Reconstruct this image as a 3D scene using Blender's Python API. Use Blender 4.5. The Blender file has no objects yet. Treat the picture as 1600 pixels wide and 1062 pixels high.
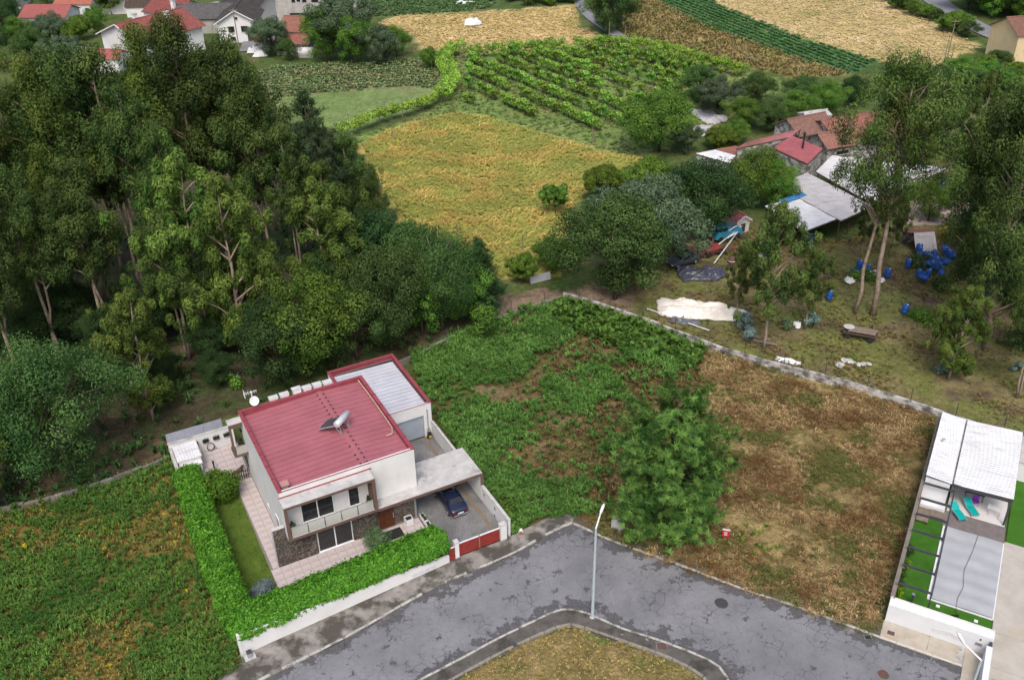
import bpy, bmesh, math, random
import numpy as np
from mathutils import Vector, Matrix
random.seed(7)
RNG = np.random.default_rng(11)
SC = bpy.context.scene
COL = SC.collection
R = math.radians

# ------------------------------------------------------------------ camera
F_PX, CAM_H = 1500.0, 56.0                       # focal length in px of the 1600 wide photo, flying height in m
PITCH, ROLL = R(31.676), R(-1.038)
_fw = np.array([0, math.cos(PITCH), -math.sin(PITCH)]); _u = np.array([0, math.sin(PITCH), math.cos(PITCH)]); _r = np.array([1., 0, 0])
_rt = math.cos(ROLL)*_r + math.sin(ROLL)*_u; _up = -math.sin(ROLL)*_r + math.cos(ROLL)*_u
cam = bpy.data.cameras.new('camera'); co = bpy.data.objects.new('camera', cam); COL.objects.link(co)
cam.sensor_width = 36; cam.lens = 36*F_PX/1600; cam.clip_end = 6000; cam.clip_start = 1
co.matrix_world = Matrix(((_rt[0], _up[0], -_fw[0], 0), (_rt[1], _up[1], -_fw[1], 0), (_rt[2], _up[2], -_fw[2], CAM_H), (0, 0, 0, 1)))
SC.camera = co

# ------------------------------------------------------------------ sky, sun, exposure (bright overcast)
SUN_EL, SUN_AZ = R(55), R(182)                   # azimuth clockwise from +Y
w = bpy.data.worlds.new('World'); SC.world = w; w.use_nodes = True
nt = w.node_tree; bg = nt.nodes['Background']; sky = nt.nodes.new('ShaderNodeTexSky')
sky.sky_type = 'NISHITA'; sky.sun_disc = False; sky.sun_elevation = SUN_EL; sky.sun_rotation = SUN_AZ
sky.air_density = 1.0; sky.dust_density = 5.5; sky.ozone_density = 1.0
nt.links.new(sky.outputs[0], bg.inputs[0]); bg.inputs[1].default_value = 0.15
sl = bpy.data.lights.new('sun', 'SUN'); so = bpy.data.objects.new('sun', sl); COL.objects.link(so)
sl.energy = 1.2; sl.angle = R(18); sl.color = (1, .99, .975)
so.rotation_euler = Vector((-math.sin(SUN_AZ)*math.cos(SUN_EL), -math.cos(SUN_AZ)*math.cos(SUN_EL), -math.sin(SUN_EL))).to_track_quat('-Z', 'Y').to_euler()
so.location = (0, 0, 120)
SC.view_settings.view_transform = 'Standard'; SC.view_settings.look = 'None'
SC.view_settings.exposure = 0.5; SC.view_settings.gamma = 1
SC.cycles.max_bounces = 6; SC.cycles.transparent_max_bounces = 6; SC.cycles.use_denoising = True

# ------------------------------------------------------------------ survey helpers: photo pixel -> place on the ground
def G(x, y, z=0.0):
    d = _rt*(x-800)/F_PX - _up*(y-531)/F_PX + _fw
    return np.array([0, 0, CAM_H]) + d*((z-CAM_H)/d[2])
def XY(x, y, z=0.0):
    q = G(x, y, z); return (float(q[0]), float(q[1]))
def height_at(bx, by, ty):
    """height in m of an upright thing whose foot is seen at (bx,by) and whose top at row ty"""
    b = G(bx, by); k = -(ty-531)/F_PX
    # (v.up) = k (v.fw), v = b - cam + (0,0,h)
    v = b-np.array([0, 0, CAM_H]); return float((k*(v@_fw)-(v@_up))/(_up[2]-k*_fw[2]))

# ------------------------------------------------------------------ noise
def _h(ix, iy, s):
    n = np.sin(ix*127.1+iy*311.7+s*74.7)*43758.5453
    return n-np.floor(n)
def vnoise(x, y, s=0):
    ix, iy = np.floor(x), np.floor(y); fx, fy = x-ix, y-iy
    fx = fx*fx*(3-2*fx); fy = fy*fy*(3-2*fy)
    return (_h(ix, iy, s)*(1-fx)+_h(ix+1, iy, s)*fx)*(1-fy)+(_h(ix, iy+1, s)*(1-fx)+_h(ix+1, iy+1, s)*fx)*fy
def fbm(x, y, sc, s=0, o=4):
    x = np.asarray(x, float); y = np.asarray(y, float)
    t = 0; a = .5; f = 1/sc
    for i in range(o): t = t+a*vnoise(x*f+i*17.3, y*f-i*9.1, s+i); a *= .5; f *= 2.03
    return t/(1-.5**o)
def in_poly(P, x, y):
    r = np.zeros(np.shape(x), bool); n = len(P)
    for i in range(n):
        x0, y0 = P[i]; x1, y1 = P[(i+1) % n]
        if y0 == y1: continue
        c = ((y0 > y) != (y1 > y)) & (x < (x1-x0)*(y-y0)/(y1-y0)+x0)
        r ^= c
    return r
def WP(px): return [XY(*p) for p in px]

# ------------------------------------------------------------------ materials
MATS = {}
def nodes_of(name):
    m = bpy.data.materials.new(name); m.use_nodes = True; t = m.node_tree
    return m, t, t.nodes['Principled BSDF'], t.nodes.new, t.links.new
def rgb(c): return (c[0], c[1], c[2], 1)
def mat(name, c1, c2=None, scale=1.5, rough=.75, spec=.3, metal=0, bump=0, bscale=25, stain=None, coat=0, lo=.35, hi=.65):
    """base colour varying between c1 and c2 by noise; stain = (colour, (sx,sy,sz), lo, hi, amount)"""
    if name in MATS: return MATS[name]
    m, t, b, N, L = nodes_of(name)
    b.inputs['Roughness'].default_value = rough; b.inputs['Specular IOR Level'].default_value = spec; b.inputs['Metallic'].default_value = metal
    b.inputs['Coat Weight'].default_value = coat
    tc = N('ShaderNodeTexCoord'); c2 = c2 or tuple(v*.8 for v in c1)
    n = N('ShaderNodeTexNoise'); n.inputs['Scale'].default_value = scale; n.inputs['Detail'].default_value = 7; n.inputs['Roughness'].default_value = .62
    L(tc.outputs['Object'], n.inputs['Vector'])
    r = N('ShaderNodeValToRGB'); r.color_ramp.elements[0].position = lo; r.color_ramp.elements[1].position = hi
    r.color_ramp.elements[0].color = rgb(c1); r.color_ramp.elements[1].color = rgb(c2); L(n.outputs['Fac'], r.inputs['Fac'])
    out = r.outputs['Color']
    for st in (stain if isinstance(stain, list) else [stain] if stain else []):
        mp = N('ShaderNodeMapping'); mp.inputs['Scale'].default_value = st[1]; L(tc.outputs['Object'], mp.inputs['Vector'])
        n2 = N('ShaderNodeTexNoise'); n2.inputs['Scale'].default_value = 1; n2.inputs['Detail'].default_value = 8; n2.inputs['Roughness'].default_value = .65
        L(mp.outputs[0], n2.inputs['Vector'])
        mr = N('ShaderNodeMapRange'); mr.inputs['From Min'].default_value = st[2]; mr.inputs['From Max'].default_value = st[3]; mr.inputs['To Max'].default_value = st[4]
        L(n2.outputs['Fac'], mr.inputs['Value'])
        mx = N('ShaderNodeMix'); mx.data_type = 'RGBA'; L(mr.outputs[0], mx.inputs['Factor']); L(out, mx.inputs['A']); mx.inputs['B'].default_value = rgb(st[0])
        out = mx.outputs['Result']
    L(out, b.inputs['Base Color'])
    if bump:
        n3 = N('ShaderNodeTexNoise'); n3.inputs['Scale'].default_value = bscale; n3.inputs['Detail'].default_value = 5; L(tc.outputs['Object'], n3.inputs['Vector'])
        bp = N('ShaderNodeBump'); bp.inputs['Strength'].default_value = bump; bp.inputs['Distance'].default_value = .05
        L(n3.outputs['Fac'], bp.inputs['Height']); L(bp.outputs[0], b.inputs['Normal'])
    MATS[name] = m; return m
def leaf_mat(name, rough=.55, spec=.3, trans=.25, jitter=.25):
    m, t, b, N, L = nodes_of(name)
    a = N('ShaderNodeAttribute'); a.attribute_name = 'col'; oi = N('ShaderNodeObjectInfo')
    mr = N('ShaderNodeMapRange'); mr.inputs['To Min'].default_value = 1-jitter; mr.inputs['To Max'].default_value = 1+jitter; L(oi.outputs['Random'], mr.inputs['Value'])
    hs = N('ShaderNodeHueSaturation'); L(a.outputs['Color'], hs.inputs['Color']); L(mr.outputs[0], hs.inputs['Value'])
    mh = N('ShaderNodeMath'); mh.operation = 'MULTIPLY_ADD'; L(oi.outputs['Random'], mh.inputs[0]); mh.inputs[1].default_value = .03; mh.inputs[2].default_value = .485
    L(mh.outputs[0], hs.inputs['Hue'])
    L(hs.outputs[0], b.inputs['Base Color']); b.inputs['Roughness'].default_value = rough; b.inputs['Specular IOR Level'].default_value = spec
    tr = N('ShaderNodeBsdfTranslucent'); L(hs.outputs[0], tr.inputs['Color'])
    mx = N('ShaderNodeMixShader'); mx.inputs[0].default_value = trans; L(b.outputs[0], mx.inputs[1]); L(tr.outputs[0], mx.inputs[2])
    L(mx.outputs[0], t.nodes['Material Output'].inputs['Surface']); MATS[name] = m; return m
LEAF = leaf_mat('leaf', .75, .12, .22); LEAF_G = leaf_mat('leaf_gloss', .6, .2, .2); GRASS = leaf_mat('grass_blade', .8, .15, .2, .05)
def ground_mat():
    m, t, b, N, L = nodes_of('ground_cover')
    a = N('ShaderNodeAttribute'); a.attribute_name = 'col'; tc = N('ShaderNodeTexCoord')
    out = a.outputs['Color']
    for sc, lo, hi in ((.35, .72, 1.3), (1.7, .68, 1.34), (7, .6, 1.4), (26, .7, 1.3)):
        n = N('ShaderNodeTexNoise'); n.inputs['Scale'].default_value = sc; n.inputs['Detail'].default_value = 5; n.inputs['Roughness'].default_value = .65; L(tc.outputs['Object'], n.inputs['Vector'])
        mr = N('ShaderNodeMapRange'); mr.inputs['From Min'].default_value = .3; mr.inputs['From Max'].default_value = .7; mr.inputs['To Min'].default_value = lo; mr.inputs['To Max'].default_value = hi; L(n.outputs['Fac'], mr.inputs['Value'])
        vm = N('ShaderNodeVectorMath'); vm.operation = 'SCALE'; L(out, vm.inputs[0]); L(mr.outputs[0], vm.inputs['Scale']); out = vm.outputs[0]
    L(out, b.inputs['Base Color']); b.inputs['Roughness'].default_value = .95; b.inputs['Specular IOR Level'].default_value = .1
    n3 = N('ShaderNodeTexNoise'); n3.inputs['Scale'].default_value = 5; n3.inputs['Detail'].default_value = 8; L(tc.outputs['Object'], n3.inputs['Vector'])
    bp = N('ShaderNodeBump'); bp.inputs['Strength'].default_value = .9; bp.inputs['Distance'].default_value = .15; L(n3.outputs['Fac'], bp.inputs['Height']); L(bp.outputs[0], b.inputs['Normal'])
    return m
GROUND = ground_mat()
def asphalt_mat():
    m, t, b, N, L = nodes_of('worn_asphalt')
    tc = N('ShaderNodeTexCoord'); at = N('ShaderNodeAttribute'); at.attribute_name = 'edge'
    def noise(sc, d=8, ro=.6, vec=None):
        n = N('ShaderNodeTexNoise'); n.inputs['Scale'].default_value = sc; n.inputs['Detail'].default_value = d; n.inputs['Roughness'].default_value = ro; L(vec or tc.outputs['Object'], n.inputs['Vector']); return n
    def rng(v, a, c, lo=0, hi=1):
        r = N('ShaderNodeMapRange'); r.inputs['From Min'].default_value = a; r.inputs['From Max'].default_value = c; r.inputs['To Min'].default_value = lo; r.inputs['To Max'].default_value = hi; L(v, r.inputs['Value']); return r.outputs[0]
    def mix(f, A, B):
        x = N('ShaderNodeMix'); x.data_type = 'RGBA'; L(f, x.inputs['Factor'])
        (L(A, x.inputs['A']) if not isinstance(A, tuple) else setattr(x.inputs['A'], 'default_value', rgb(A)))
        (L(B, x.inputs['B']) if not isinstance(B, tuple) else setattr(x.inputs['B'], 'default_value', rgb(B)))
        return x.outputs['Result']
    base = mix(rng(noise(.25, 6).outputs['Fac'], .35, .65), (.14, .142, .15), (.215, .217, .228))
    base = mix(rng(noise(9, 6, .7).outputs['Fac'], .35, .7, 0, .55), base, (.105, .107, .12)); base = mix(rng(noise(1.6, 9, .75).outputs['Fac'], .45, .68, 0, .4), base, (.10, .102, .113))
    # places where the top dressing has come off; commoner towards the kerbs
    n1 = noise(.8, 10, .66).outputs['Fac']
    ad = N('ShaderNodeMath'); ad.operation = 'MULTIPLY_ADD'; L(at.outputs['Fac'], ad.inputs[0]); ad.inputs[1].default_value = .2; L(n1, ad.inputs[2])
    p1 = rng(ad.outputs[0], .60, .635)
    n2 = noise(2.6, 9, .7).outputs['Fac']; p2 = rng(n2, .635, .675)
    sp = N('ShaderNodeMath'); sp.operation = 'MAXIMUM'; L(p1, sp.inputs[0]); L(p2, sp.inputs[1])
    c = mix(sp.outputs[0], base, mix(rng(noise(6).outputs['Fac'], .3, .7), (.055, .055, .06), (.095, .093, .095)))
    # cracks
    wv = noise(.9, 3); vm = N('ShaderNodeMix'); vm.data_type = 'RGBA'; vm.inputs['Factor'].default_value = .35; L(tc.outputs['Object'], vm.inputs['A']); L(wv.outputs['Color'], vm.inputs['B'])
    vo = N('ShaderNodeTexVoronoi'); vo.feature = 'DISTANCE_TO_EDGE'; vo.inputs['Scale'].default_value = 2.1; L(vm.outputs['Result'], vo.inputs['Vector'])
    cr = rng(vo.outputs['Distance'], .028, .0); cm = rng(noise(.33, 4).outputs['Fac'], .47, .58)
    mu = N('ShaderNodeMath'); mu.operation = 'MULTIPLY'; L(cr, mu.inputs[0]); L(cm, mu.inputs[1])
    c = mix(mu.outputs[0], c, (.03, .03, .032))
    L(c, b.inputs['Base Color']); b.inputs['Roughness'].default_value = .8
    hh = N('ShaderNodeMath'); hh.operation = 'ADD'; L(sp.outputs[0], hh.inputs[0]); L(mu.outputs[0], hh.inputs[1])
    bp = N('ShaderNodeBump'); bp.invert = True; bp.inputs['Strength'].default_value = .6; bp.inputs['Distance'].default_value = .03; L(hh.outputs[0], bp.inputs['Height']); L(bp.outputs[0], b.inputs['Normal'])
    return m
def cobble_mat(name, c1, c2, joint, scale, feature=True):
    m, t, b, N, L = nodes_of(name); tc = N('ShaderNodeTexCoord')
    v = N('ShaderNodeTexVoronoi'); v.inputs['Scale'].default_value = scale; v.inputs['Randomness'].default_value = .55; L(tc.outputs['Object'], v.inputs['Vector'])
    e = N('ShaderNodeTexVoronoi'); e.feature = 'DISTANCE_TO_EDGE'; e.inputs['Scale'].default_value = scale; e.inputs['Randomness'].default_value = .55; L(tc.outputs['Object'], e.inputs['Vector'])
    sx = N('ShaderNodeSeparateColor'); L(v.outputs['Color'], sx.inputs[0])
    m1 = N('ShaderNodeMix'); m1.data_type = 'RGBA'; m1.inputs['A'].default_value = rgb(c1); m1.inputs['B'].default_value = rgb(c2); L(sx.outputs[0], m1.inputs['Factor'])
    mr = N('ShaderNodeMapRange'); mr.inputs['From Min'].default_value = .03; mr.inputs['From Max'].default_value = .1; L(e.outputs['Distance'], mr.inputs['Value'])
    m2 = N('ShaderNodeMix'); m2.data_type = 'RGBA'; L(mr.outputs[0], m2.inputs['Factor']); m2.inputs['A'].default_value = rgb(joint); L(m1.outputs['Result'], m2.inputs['B'])
    n = N('ShaderNodeTexNoise'); n.inputs['Scale'].default_value = .6; n.inputs['Detail'].default_value = 5; L(tc.outputs['Object'], n.inputs['Vector'])
    mr2 = N('ShaderNodeMapRange'); mr2.inputs['From Min'].default_value = .35; mr2.inputs['From Max'].default_value = .65; mr2.inputs['To Min'].default_value = .75; mr2.inputs['To Max'].default_value = 1.2; L(n.outputs['Fac'], mr2.inputs['Value'])
    vm = N('ShaderNodeVectorMath'); vm.operation = 'SCALE'; L(m2.outputs['Result'], vm.inputs[0]); L(mr2.outputs[0], vm.inputs['Scale'])
    L(vm.outputs[0], b.inputs['Base Color']); b.inputs['Roughness'].default_value = .85
    bp = N('ShaderNodeBump'); bp.inputs['Strength'].default_value = .8; bp.inputs['Distance'].default_value = .03; L(mr.outputs[0], bp.inputs['Height']); L(bp.outputs[0], b.inputs['Normal'])
    MATS[name] = m; return m
ASPHALT = asphalt_mat()
def pane_mat(name, col=(.02, .022, .025), rough=.06):
    return mat(name, col, tuple(v*.6 for v in col), rough=rough, spec=.6)
M_PLASTER = mat('white_plaster', (.64, .64, .635), (.56, .56, .555), .7, .85, stain=((.42, .41, .38), (2.5, 2.5, .25), .58, .78, .6), bump=.1)
M_PLASTER2 = mat('white_plaster_clean', (.65, .65, .65), (.59, .59, .59), .7, .85, stain=((.5, .49, .46), (1.5, 1.5, .3), .62, .8, .4))
M_RED = mat('red_roof_steel', (.33, .11, .13), (.27, .088, .105), .5, .5, .35, stain=[((.27, .09, .10), (.5, 3, .5), .55, .75, .5), ((.48, .2, .22), (.3, .3, .3), .58, .8, .35)])
M_REDTRIM = mat('red_trim_steel', (.27, .055, .07), (.2, .042, .055), 1.2, .5, .35, stain=((.12, .05, .05), (3, 3, 3), .55, .7, .6))
M_GREYROOF = mat('pale_roof_steel', (.50, .51, .55), (.42, .43, .48), .5, .5, .35, stain=((.3, .31, .36), (.35, 1.2, 1), .48, .72, .6))
M_CONC = mat('weathered_concrete', (.46, .45, .44), (.36, .35, .34), 1.3, .9, .2, bump=.2, stain=((.13, .125, .115), (.8, .8, .8), .55, .7, .75))
M_CONCD = mat('dark_concrete', (.2, .19, .18), (.13, .125, .12), 1.3, .9, .2, bump=.4, stain=((.055, .052, .04), (.8, .8, .8), .48, .66, .85))
M_KERB = mat('kerb_concrete', (.44, .42, .39), (.3, .29, .265), 2, .9, .2, bump=.3, stain=((.09, .085, .07), (1.2, 1.2, 1.2), .5, .62, .85))
M_BROWN = mat('brown_render', (.135, .085, .07), (.11, .07, .058), 2, .8)
M_STONE = cobble_mat('slate_cladding', (.075, .062, .05), (.2, .165, .135), (.02, .018, .016), 6)
M_COBBLE = cobble_mat('granite_setts', (.16, .16, .165), (.22, .22, .22), (.10, .098, .09), 8)
M_PINK = mat('pink_paving', (.46, .40, .39), (.38, .33, .32), 1.1, .8, stain=((.3, .26, .25), (1, 1, 1), .55, .75, .5))
M_ALU = mat('white_aluminium', (.7, .71, .72), (.62, .63, .65), 2, .4, .4)
M_STEEL = mat('galvanised_steel', (.42, .45, .48), (.34, .37, .40), 3, .45, .4, .5)
M_BLACK = mat('black_plastic', (.018, .018, .02), (.03, .03, .03), 4, .5)
M_GLASS = pane_mat('dark_window_glass'); M_CURTAIN = mat('dark_blind', (.05, .045, .045), (.03, .028, .03), 3)
M_WOOD = mat('wood_door', (.10, .034, .014), (.07, .023, .01), 3, .5, bump=.1)
M_WOODG = mat('grey_timber', (.24, .19, .155), (.16, .125, .1), 3, .8, bump=.3)
M_WOODD = mat('dark_timber', (.085, .06, .045), (.05, .036, .03), 3, .85, bump=.3)
M_DARKMETAL = mat('dark_grey_metal', (.04, .042, .05), (.055, .057, .066), 3, .45)
M_BARK = mat('eucalyptus_bark', (.36, .29, .23), (.17, .125, .095), 1.2, .9, .2, bump=.5, bscale=8)
M_BARKD = mat('dark_bark', (.085, .065, .05), (.045, .035, .028), 1.5, .9, .2, bump=.5, bscale=8)
M_TARP = mat('white_tarpaulin', (.68, .65, .60), (.55, .52, .47), .8, .7, bump=.2, stain=((.36, .30, .24), (.7, .7, .7), .55, .75, .6))
M_WHITEROOF = mat('white_sheet_roof', (.6, .605, .625), (.52, .53, .555), .8, .5, stain=[((.2, .19, .19), (.45, 6, 1), .52, .66, .5), ((.45, .45, .46), (.4, .4, .4), .5, .7, .5)])
M_TILE = mat('clay_tile', (.29, .125, .095), (.19, .085, .068), 2.2, .85, .2, bump=.3, stain=((.12, .075, .06), (.6, .6, .6), .5, .72, .65))
M_TILED = mat('dark_tile', (.055, .052, .055), (.035, .034, .036), 2.2, .8, .2, bump=.3, stain=((.09, .07, .045), (.5, .5, .5), .5, .7, .6))
M_TILEB = mat('mossy_tile', (.085, .06, .045), (.05, .04, .034), 2.2, .85, .2, bump=.3, stain=((.12, .10, .045), (.5, .5, .5), .5, .7, .6))
M_BLUE = mat('blue_plastic', (.018, .085, .33), (.015, .06, .25), 2, .4, .4, stain=((.06, .1, .2), (2, 2, 2), .58, .75, .6))

# ------------------------------------------------------------------ mesh helpers
class MB:
    def __init__(s): s.v = []; s.f = []
    def add(s, V, Fc):
        n = len(s.v); s.v += [tuple(map(float, p)) for p in V]; s.f += [tuple(i+n for i in q) for q in Fc]; return s
    def box(s, x0, x1, y0, y1, z0, z1):
        return s.add([(x0, y0, z0), (x1, y0, z0), (x1, y1, z0), (x0, y1, z0), (x0, y0, z1), (x1, y0, z1), (x1, y1, z1), (x0, y1, z1)],
                     [(0, 3, 2, 1), (4, 5, 6, 7), (0, 1, 5, 4), (1, 2, 6, 5), (2, 3, 7, 6), (3, 0, 4, 7)])
    def hexa(s, b, t):
        return s.add(list(b)+list(t), [(0, 3, 2, 1), (4, 5, 6, 7), (0, 1, 5, 4), (1, 2, 6, 5), (2, 3, 7, 6), (3, 0, 4, 7)])
    def tube(s, P, rad, n=8, cap=True):
        P = [Vector(p) for p in P]; rad = rad if hasattr(rad, '__len__') else [rad]*len(P)
        rings = []; ref = Vector((0, 0, 1))
        V = []
        for i, p in enumerate(P):
            d = (P[min(i+1, len(P)-1)]-P[max(i-1, 0)]).normalized()
            a = d.cross(ref)
            if a.length < .15: a = d.cross(Vector((1, 0, 0)))
            a.normalize(); b = d.cross(a)
            V += [p+(a*math.cos(2*math.pi*k/n)+b*math.sin(2*math.pi*k/n))*rad[i] for k in range(n)]
        Fc = [(i*n+k, i*n+(k+1) % n, (i+1)*n+(k+1) % n, (i+1)*n+k) for i in range(len(P)-1) for k in range(n)]
        if cap: Fc += [tuple(range(n))[::-1], tuple((len(P)-1)*n+k for k in range(n))]
        return s.add(V, Fc)
    def lathe(s, prof, n=16, c=(0, 0)):
        V = [(c[0]+r*math.cos(2*math.pi*k/n), c[1]+r*math.sin(2*math.pi*k/n), z) for r, z in prof for k in range(n)]
        Fc = [(i*n+k, i*n+(k+1) % n, (i+1)*n+(k+1) % n, (i+1)*n+k) for i in range(len(prof)-1) for k in range(n)]
        Fc += [tuple(range(n))[::-1], tuple((len(prof)-1)*n+k for k in range(n))]
        return s.add(V, Fc)
    def prism(s, poly, z0, z1):
        n = len(poly)
        return s.add([(x, y, z0) for x, y in poly]+[(x, y, z1) for x, y in poly], [tuple(range(n))[::-1], tuple(range(n, 2*n))]+[(i, (i+1) % n, n+(i+1) % n, n+i) for i in range(n)])
    def mesh(s, name, smooth=False):
        me = bpy.data.meshes.new(name); me.from_pydata(s.v, [], s.f); me.update()
        bm = bmesh.new(); bm.from_mesh(me); bmesh.ops.recalc_face_normals(bm, faces=bm.faces); bm.to_mesh(me); bm.free()
        if smooth:
            for p in me.polygons: p.use_smooth = True
        return me
    def build(s, name, m, parent=None, smooth=False, bevel=0): return obj(name, s.mesh(name, smooth), m, parent, bevel)
def obj(name, me, m, parent=None, bevel=0):
    if m is not None and not me.materials: me.materials.append(m)
    o = bpy.data.objects.new(name, me); COL.objects.link(o)
    if parent is not None: o.parent = parent
    if bevel:
        b = o.modifiers.new('bevel', 'BEVEL'); b.width = bevel; b.segments = 2; b.limit_method = 'ANGLE'
    return o
def tag(o, label, cat, group=None):
    o['label'] = label; o['category'] = cat
    if group: o['group'] = group
    return o
def thing(name, label, cat, loc=(0, 0, 0), rz=0, group=None, sc=1):
    o = bpy.data.objects.new(name, None); COL.objects.link(o); o.location = tuple(loc) if len(loc) == 3 else (loc[0], loc[1], 0); o.rotation_euler = (0, 0, rz)
    o.empty_display_size = .2
    o.scale = (sc,)*3 if not hasattr(sc, '__len__') else sc
    return tag(o, label, cat, group)
def struct(o): o['kind'] = 'structure'; return o
def stuff(o, label=None, cat=None):
    o['kind'] = 'stuff'
    if label: o['label'] = label; o['category'] = cat
    return o
def np_mesh(name, V, Fq, col=None, smooth=False):
    me = bpy.data.meshes.new(name); V = np.asarray(V, np.float32); Fq = np.asarray(Fq, np.int32); k = Fq.shape[1]
    me.vertices.add(len(V)); me.vertices.foreach_set('co', V.ravel()); me.loops.add(Fq.size); me.loops.foreach_set('vertex_index', Fq.ravel())
    me.polygons.add(len(Fq)); me.polygons.foreach_set('loop_start', np.arange(0, Fq.size, k, dtype=np.int32))
    if smooth: me.polygons.foreach_set('use_smooth', np.ones(len(Fq), bool))
    me.update(calc_edges=True)
    if col is not None:
        c = np.ones((len(V), 4), np.float32); c[:, :3] = col; a = me.color_attributes.new('col', 'FLOAT_COLOR', 'POINT'); a.data.foreach_set('color', c.ravel())
    return me

# ------------------------------------------------------------------ foliage
def unit(v): return v/np.maximum(np.linalg.norm(v, axis=-1, keepdims=True), 1e-6)
def leaf_arrays(P, D, l, wd, col, rng=RNG, jit=.25, Nrm=None):
    """rhombic leaves at P, long axis D"""
    n = len(P); D = unit(D)
    if Nrm is None: B = unit(np.cross(D, rng.normal(size=(n, 3)))); Nn = np.cross(D, B)
    else: Nn = unit(Nrm); D = unit(D-Nn*np.sum(D*Nn, 1, keepdims=True)); B = np.cross(Nn, D)
    l = l*rng.uniform(.7, 1.3, (n, 1)); wd = wd*rng.uniform(.7, 1.3, (n, 1))
    V = np.stack([P-D*l*.5, P+B*wd*.5+Nn*wd*.15, P+D*l*.5, P-B*wd*.5+Nn*wd*.15], 1).reshape(-1, 3)
    c = np.repeat(np.clip(col*rng.uniform(1-jit, 1+jit, (n, 1)), 0, 1), 4, 0)
    return V, np.arange(4*n).reshape(-1, 4), c
def frond_arrays(C, Rr, Hh, n, wd, col, rng=RNG, jit=.3, spread=1.0, lean=None, kite=True):
    """n arching blades from every centre"""
    N = len(C); Rr = np.broadcast_to(Rr, N); Hh = np.broadcast_to(Hh, N)
    C = np.repeat(C, n, 0); r = np.repeat(Rr, n)*rng.uniform(.5, 1.2, N*n); h = np.repeat(Hh, n)*rng.uniform(.5, 1.2, N*n); cc = np.repeat(np.broadcast_to(col, (N, 3)), n, 0)
    az = rng.uniform(0, 2*np.pi, N*n); d = np.stack([np.cos(az), np.sin(az), 0*az], 1)
    if lean is not None: d = unit(d*spread+np.repeat(lean, n, 0))
    s = np.stack([-d[:, 1], d[:, 0], 0*az], 1); z = np.array([0, 0, 1.])
    w_ = (wd*rng.uniform(.6, 1.4, N*n))[:, None]
    p1 = C+d*(r*.45)[:, None]+z*h[:, None]*.85; p2 = C+d*r[:, None]+z*(h*rng.uniform(.45, 1.0, N*n))[:, None]
    if kite:
        V = np.stack([C, p1-s*w_*.5, p2, p1+s*w_*.5], 1).reshape(-1, 3); c = np.repeat(np.clip(cc*rng.uniform(1-jit, 1+jit, (N*n, 1)), 0, 1), 4, 0)
        return V, np.arange(4*N*n).reshape(-1, 4), c
    V = np.stack([C-s*w_*.2, C+s*w_*.2, p1-s*w_*.5, p1+s*w_*.5, p2], 1).reshape(-1, 3)
    b = np.arange(N*n)[:, None]*5; Fq = np.concatenate([b+[[0, 1, 3]], b+[[0, 3, 2]], b+[[2, 3, 4]]])
    c = np.repeat(np.clip(cc*rng.uniform(1-jit, 1+jit, (N*n, 1)), 0, 1), 5, 0)
    return V, Fq, c
def cat_arrays(L):
    V = []; Fq = []; c = []; n = 0
    for a, b, d in L: V.append(a); Fq.append(b+n); c.append(d); n += len(a)
    return np.concatenate(V), np.concatenate(Fq), np.concatenate(c)
def ball(rng, n, shell=.55):
    v = unit(rng.normal(size=(n, 3))); return v*(rng.uniform(shell**3, 1, (n, 1))**(1/3))
def clump_leaves(rng, C, rad, n, l, wd, cols, droop=0., flat=.8, shell=.6, top=None):
    """leaves in balls round each centre; colour picked per clump between cols[0] and cols[1]"""
    out = []; C = np.asarray(C); rad = np.broadcast_to(rad, len(C))
    a, b = np.array(cols[0]), np.array(cols[1])
    for c, r in zip(C, rad):
        k = max(6, int(n*(r/np.mean(rad))**2)); q = ball(rng, k, shell); P = c+q*r*[1, 1, flat]
        D = unit(rng.normal(size=(k, 3))); Nm = unit(unit(q)+np.array([0, 0, .35])+rng.normal(size=(k, 3))*.42)
        if droop: D = unit(D*(1-droop)+np.array([0, 0, -1.])*droop)
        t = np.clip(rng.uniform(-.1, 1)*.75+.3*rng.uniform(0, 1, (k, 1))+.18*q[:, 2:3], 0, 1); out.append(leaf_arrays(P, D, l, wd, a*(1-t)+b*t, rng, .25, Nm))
    return out
def trunk_path(rng, h, wob, n=8, lean=(0, 0)):
    P = [(0, 0, -.3)]; x = y = 0
    for i in range(1, n+1):
        x += rng.normal()*wob+lean[0]*h/n; y += rng.normal()*wob+lean[1]*h/n; P.append((x, y, h*i/n))
    return P
EU_D = ((.018, .042, .012), (.10, .15, .036)); EU_L = ((.032, .07, .013), (.14, .20, .04)); BR_D = ((.02, .056, .015), (.095, .165, .045)); BR_M = ((.03, .09, .012), (.14, .25, .04))
BR_Y = ((.055, .10, .012), (.13, .20, .03)); BR_G = ((.045, .08, .042), (.125, .185, .10)); PINE = ((.016, .055, .012), (.15, .26, .055)); PINE_D = ((.024, .05, .022), (.062, .10, .042))
TREES = {}
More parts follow.
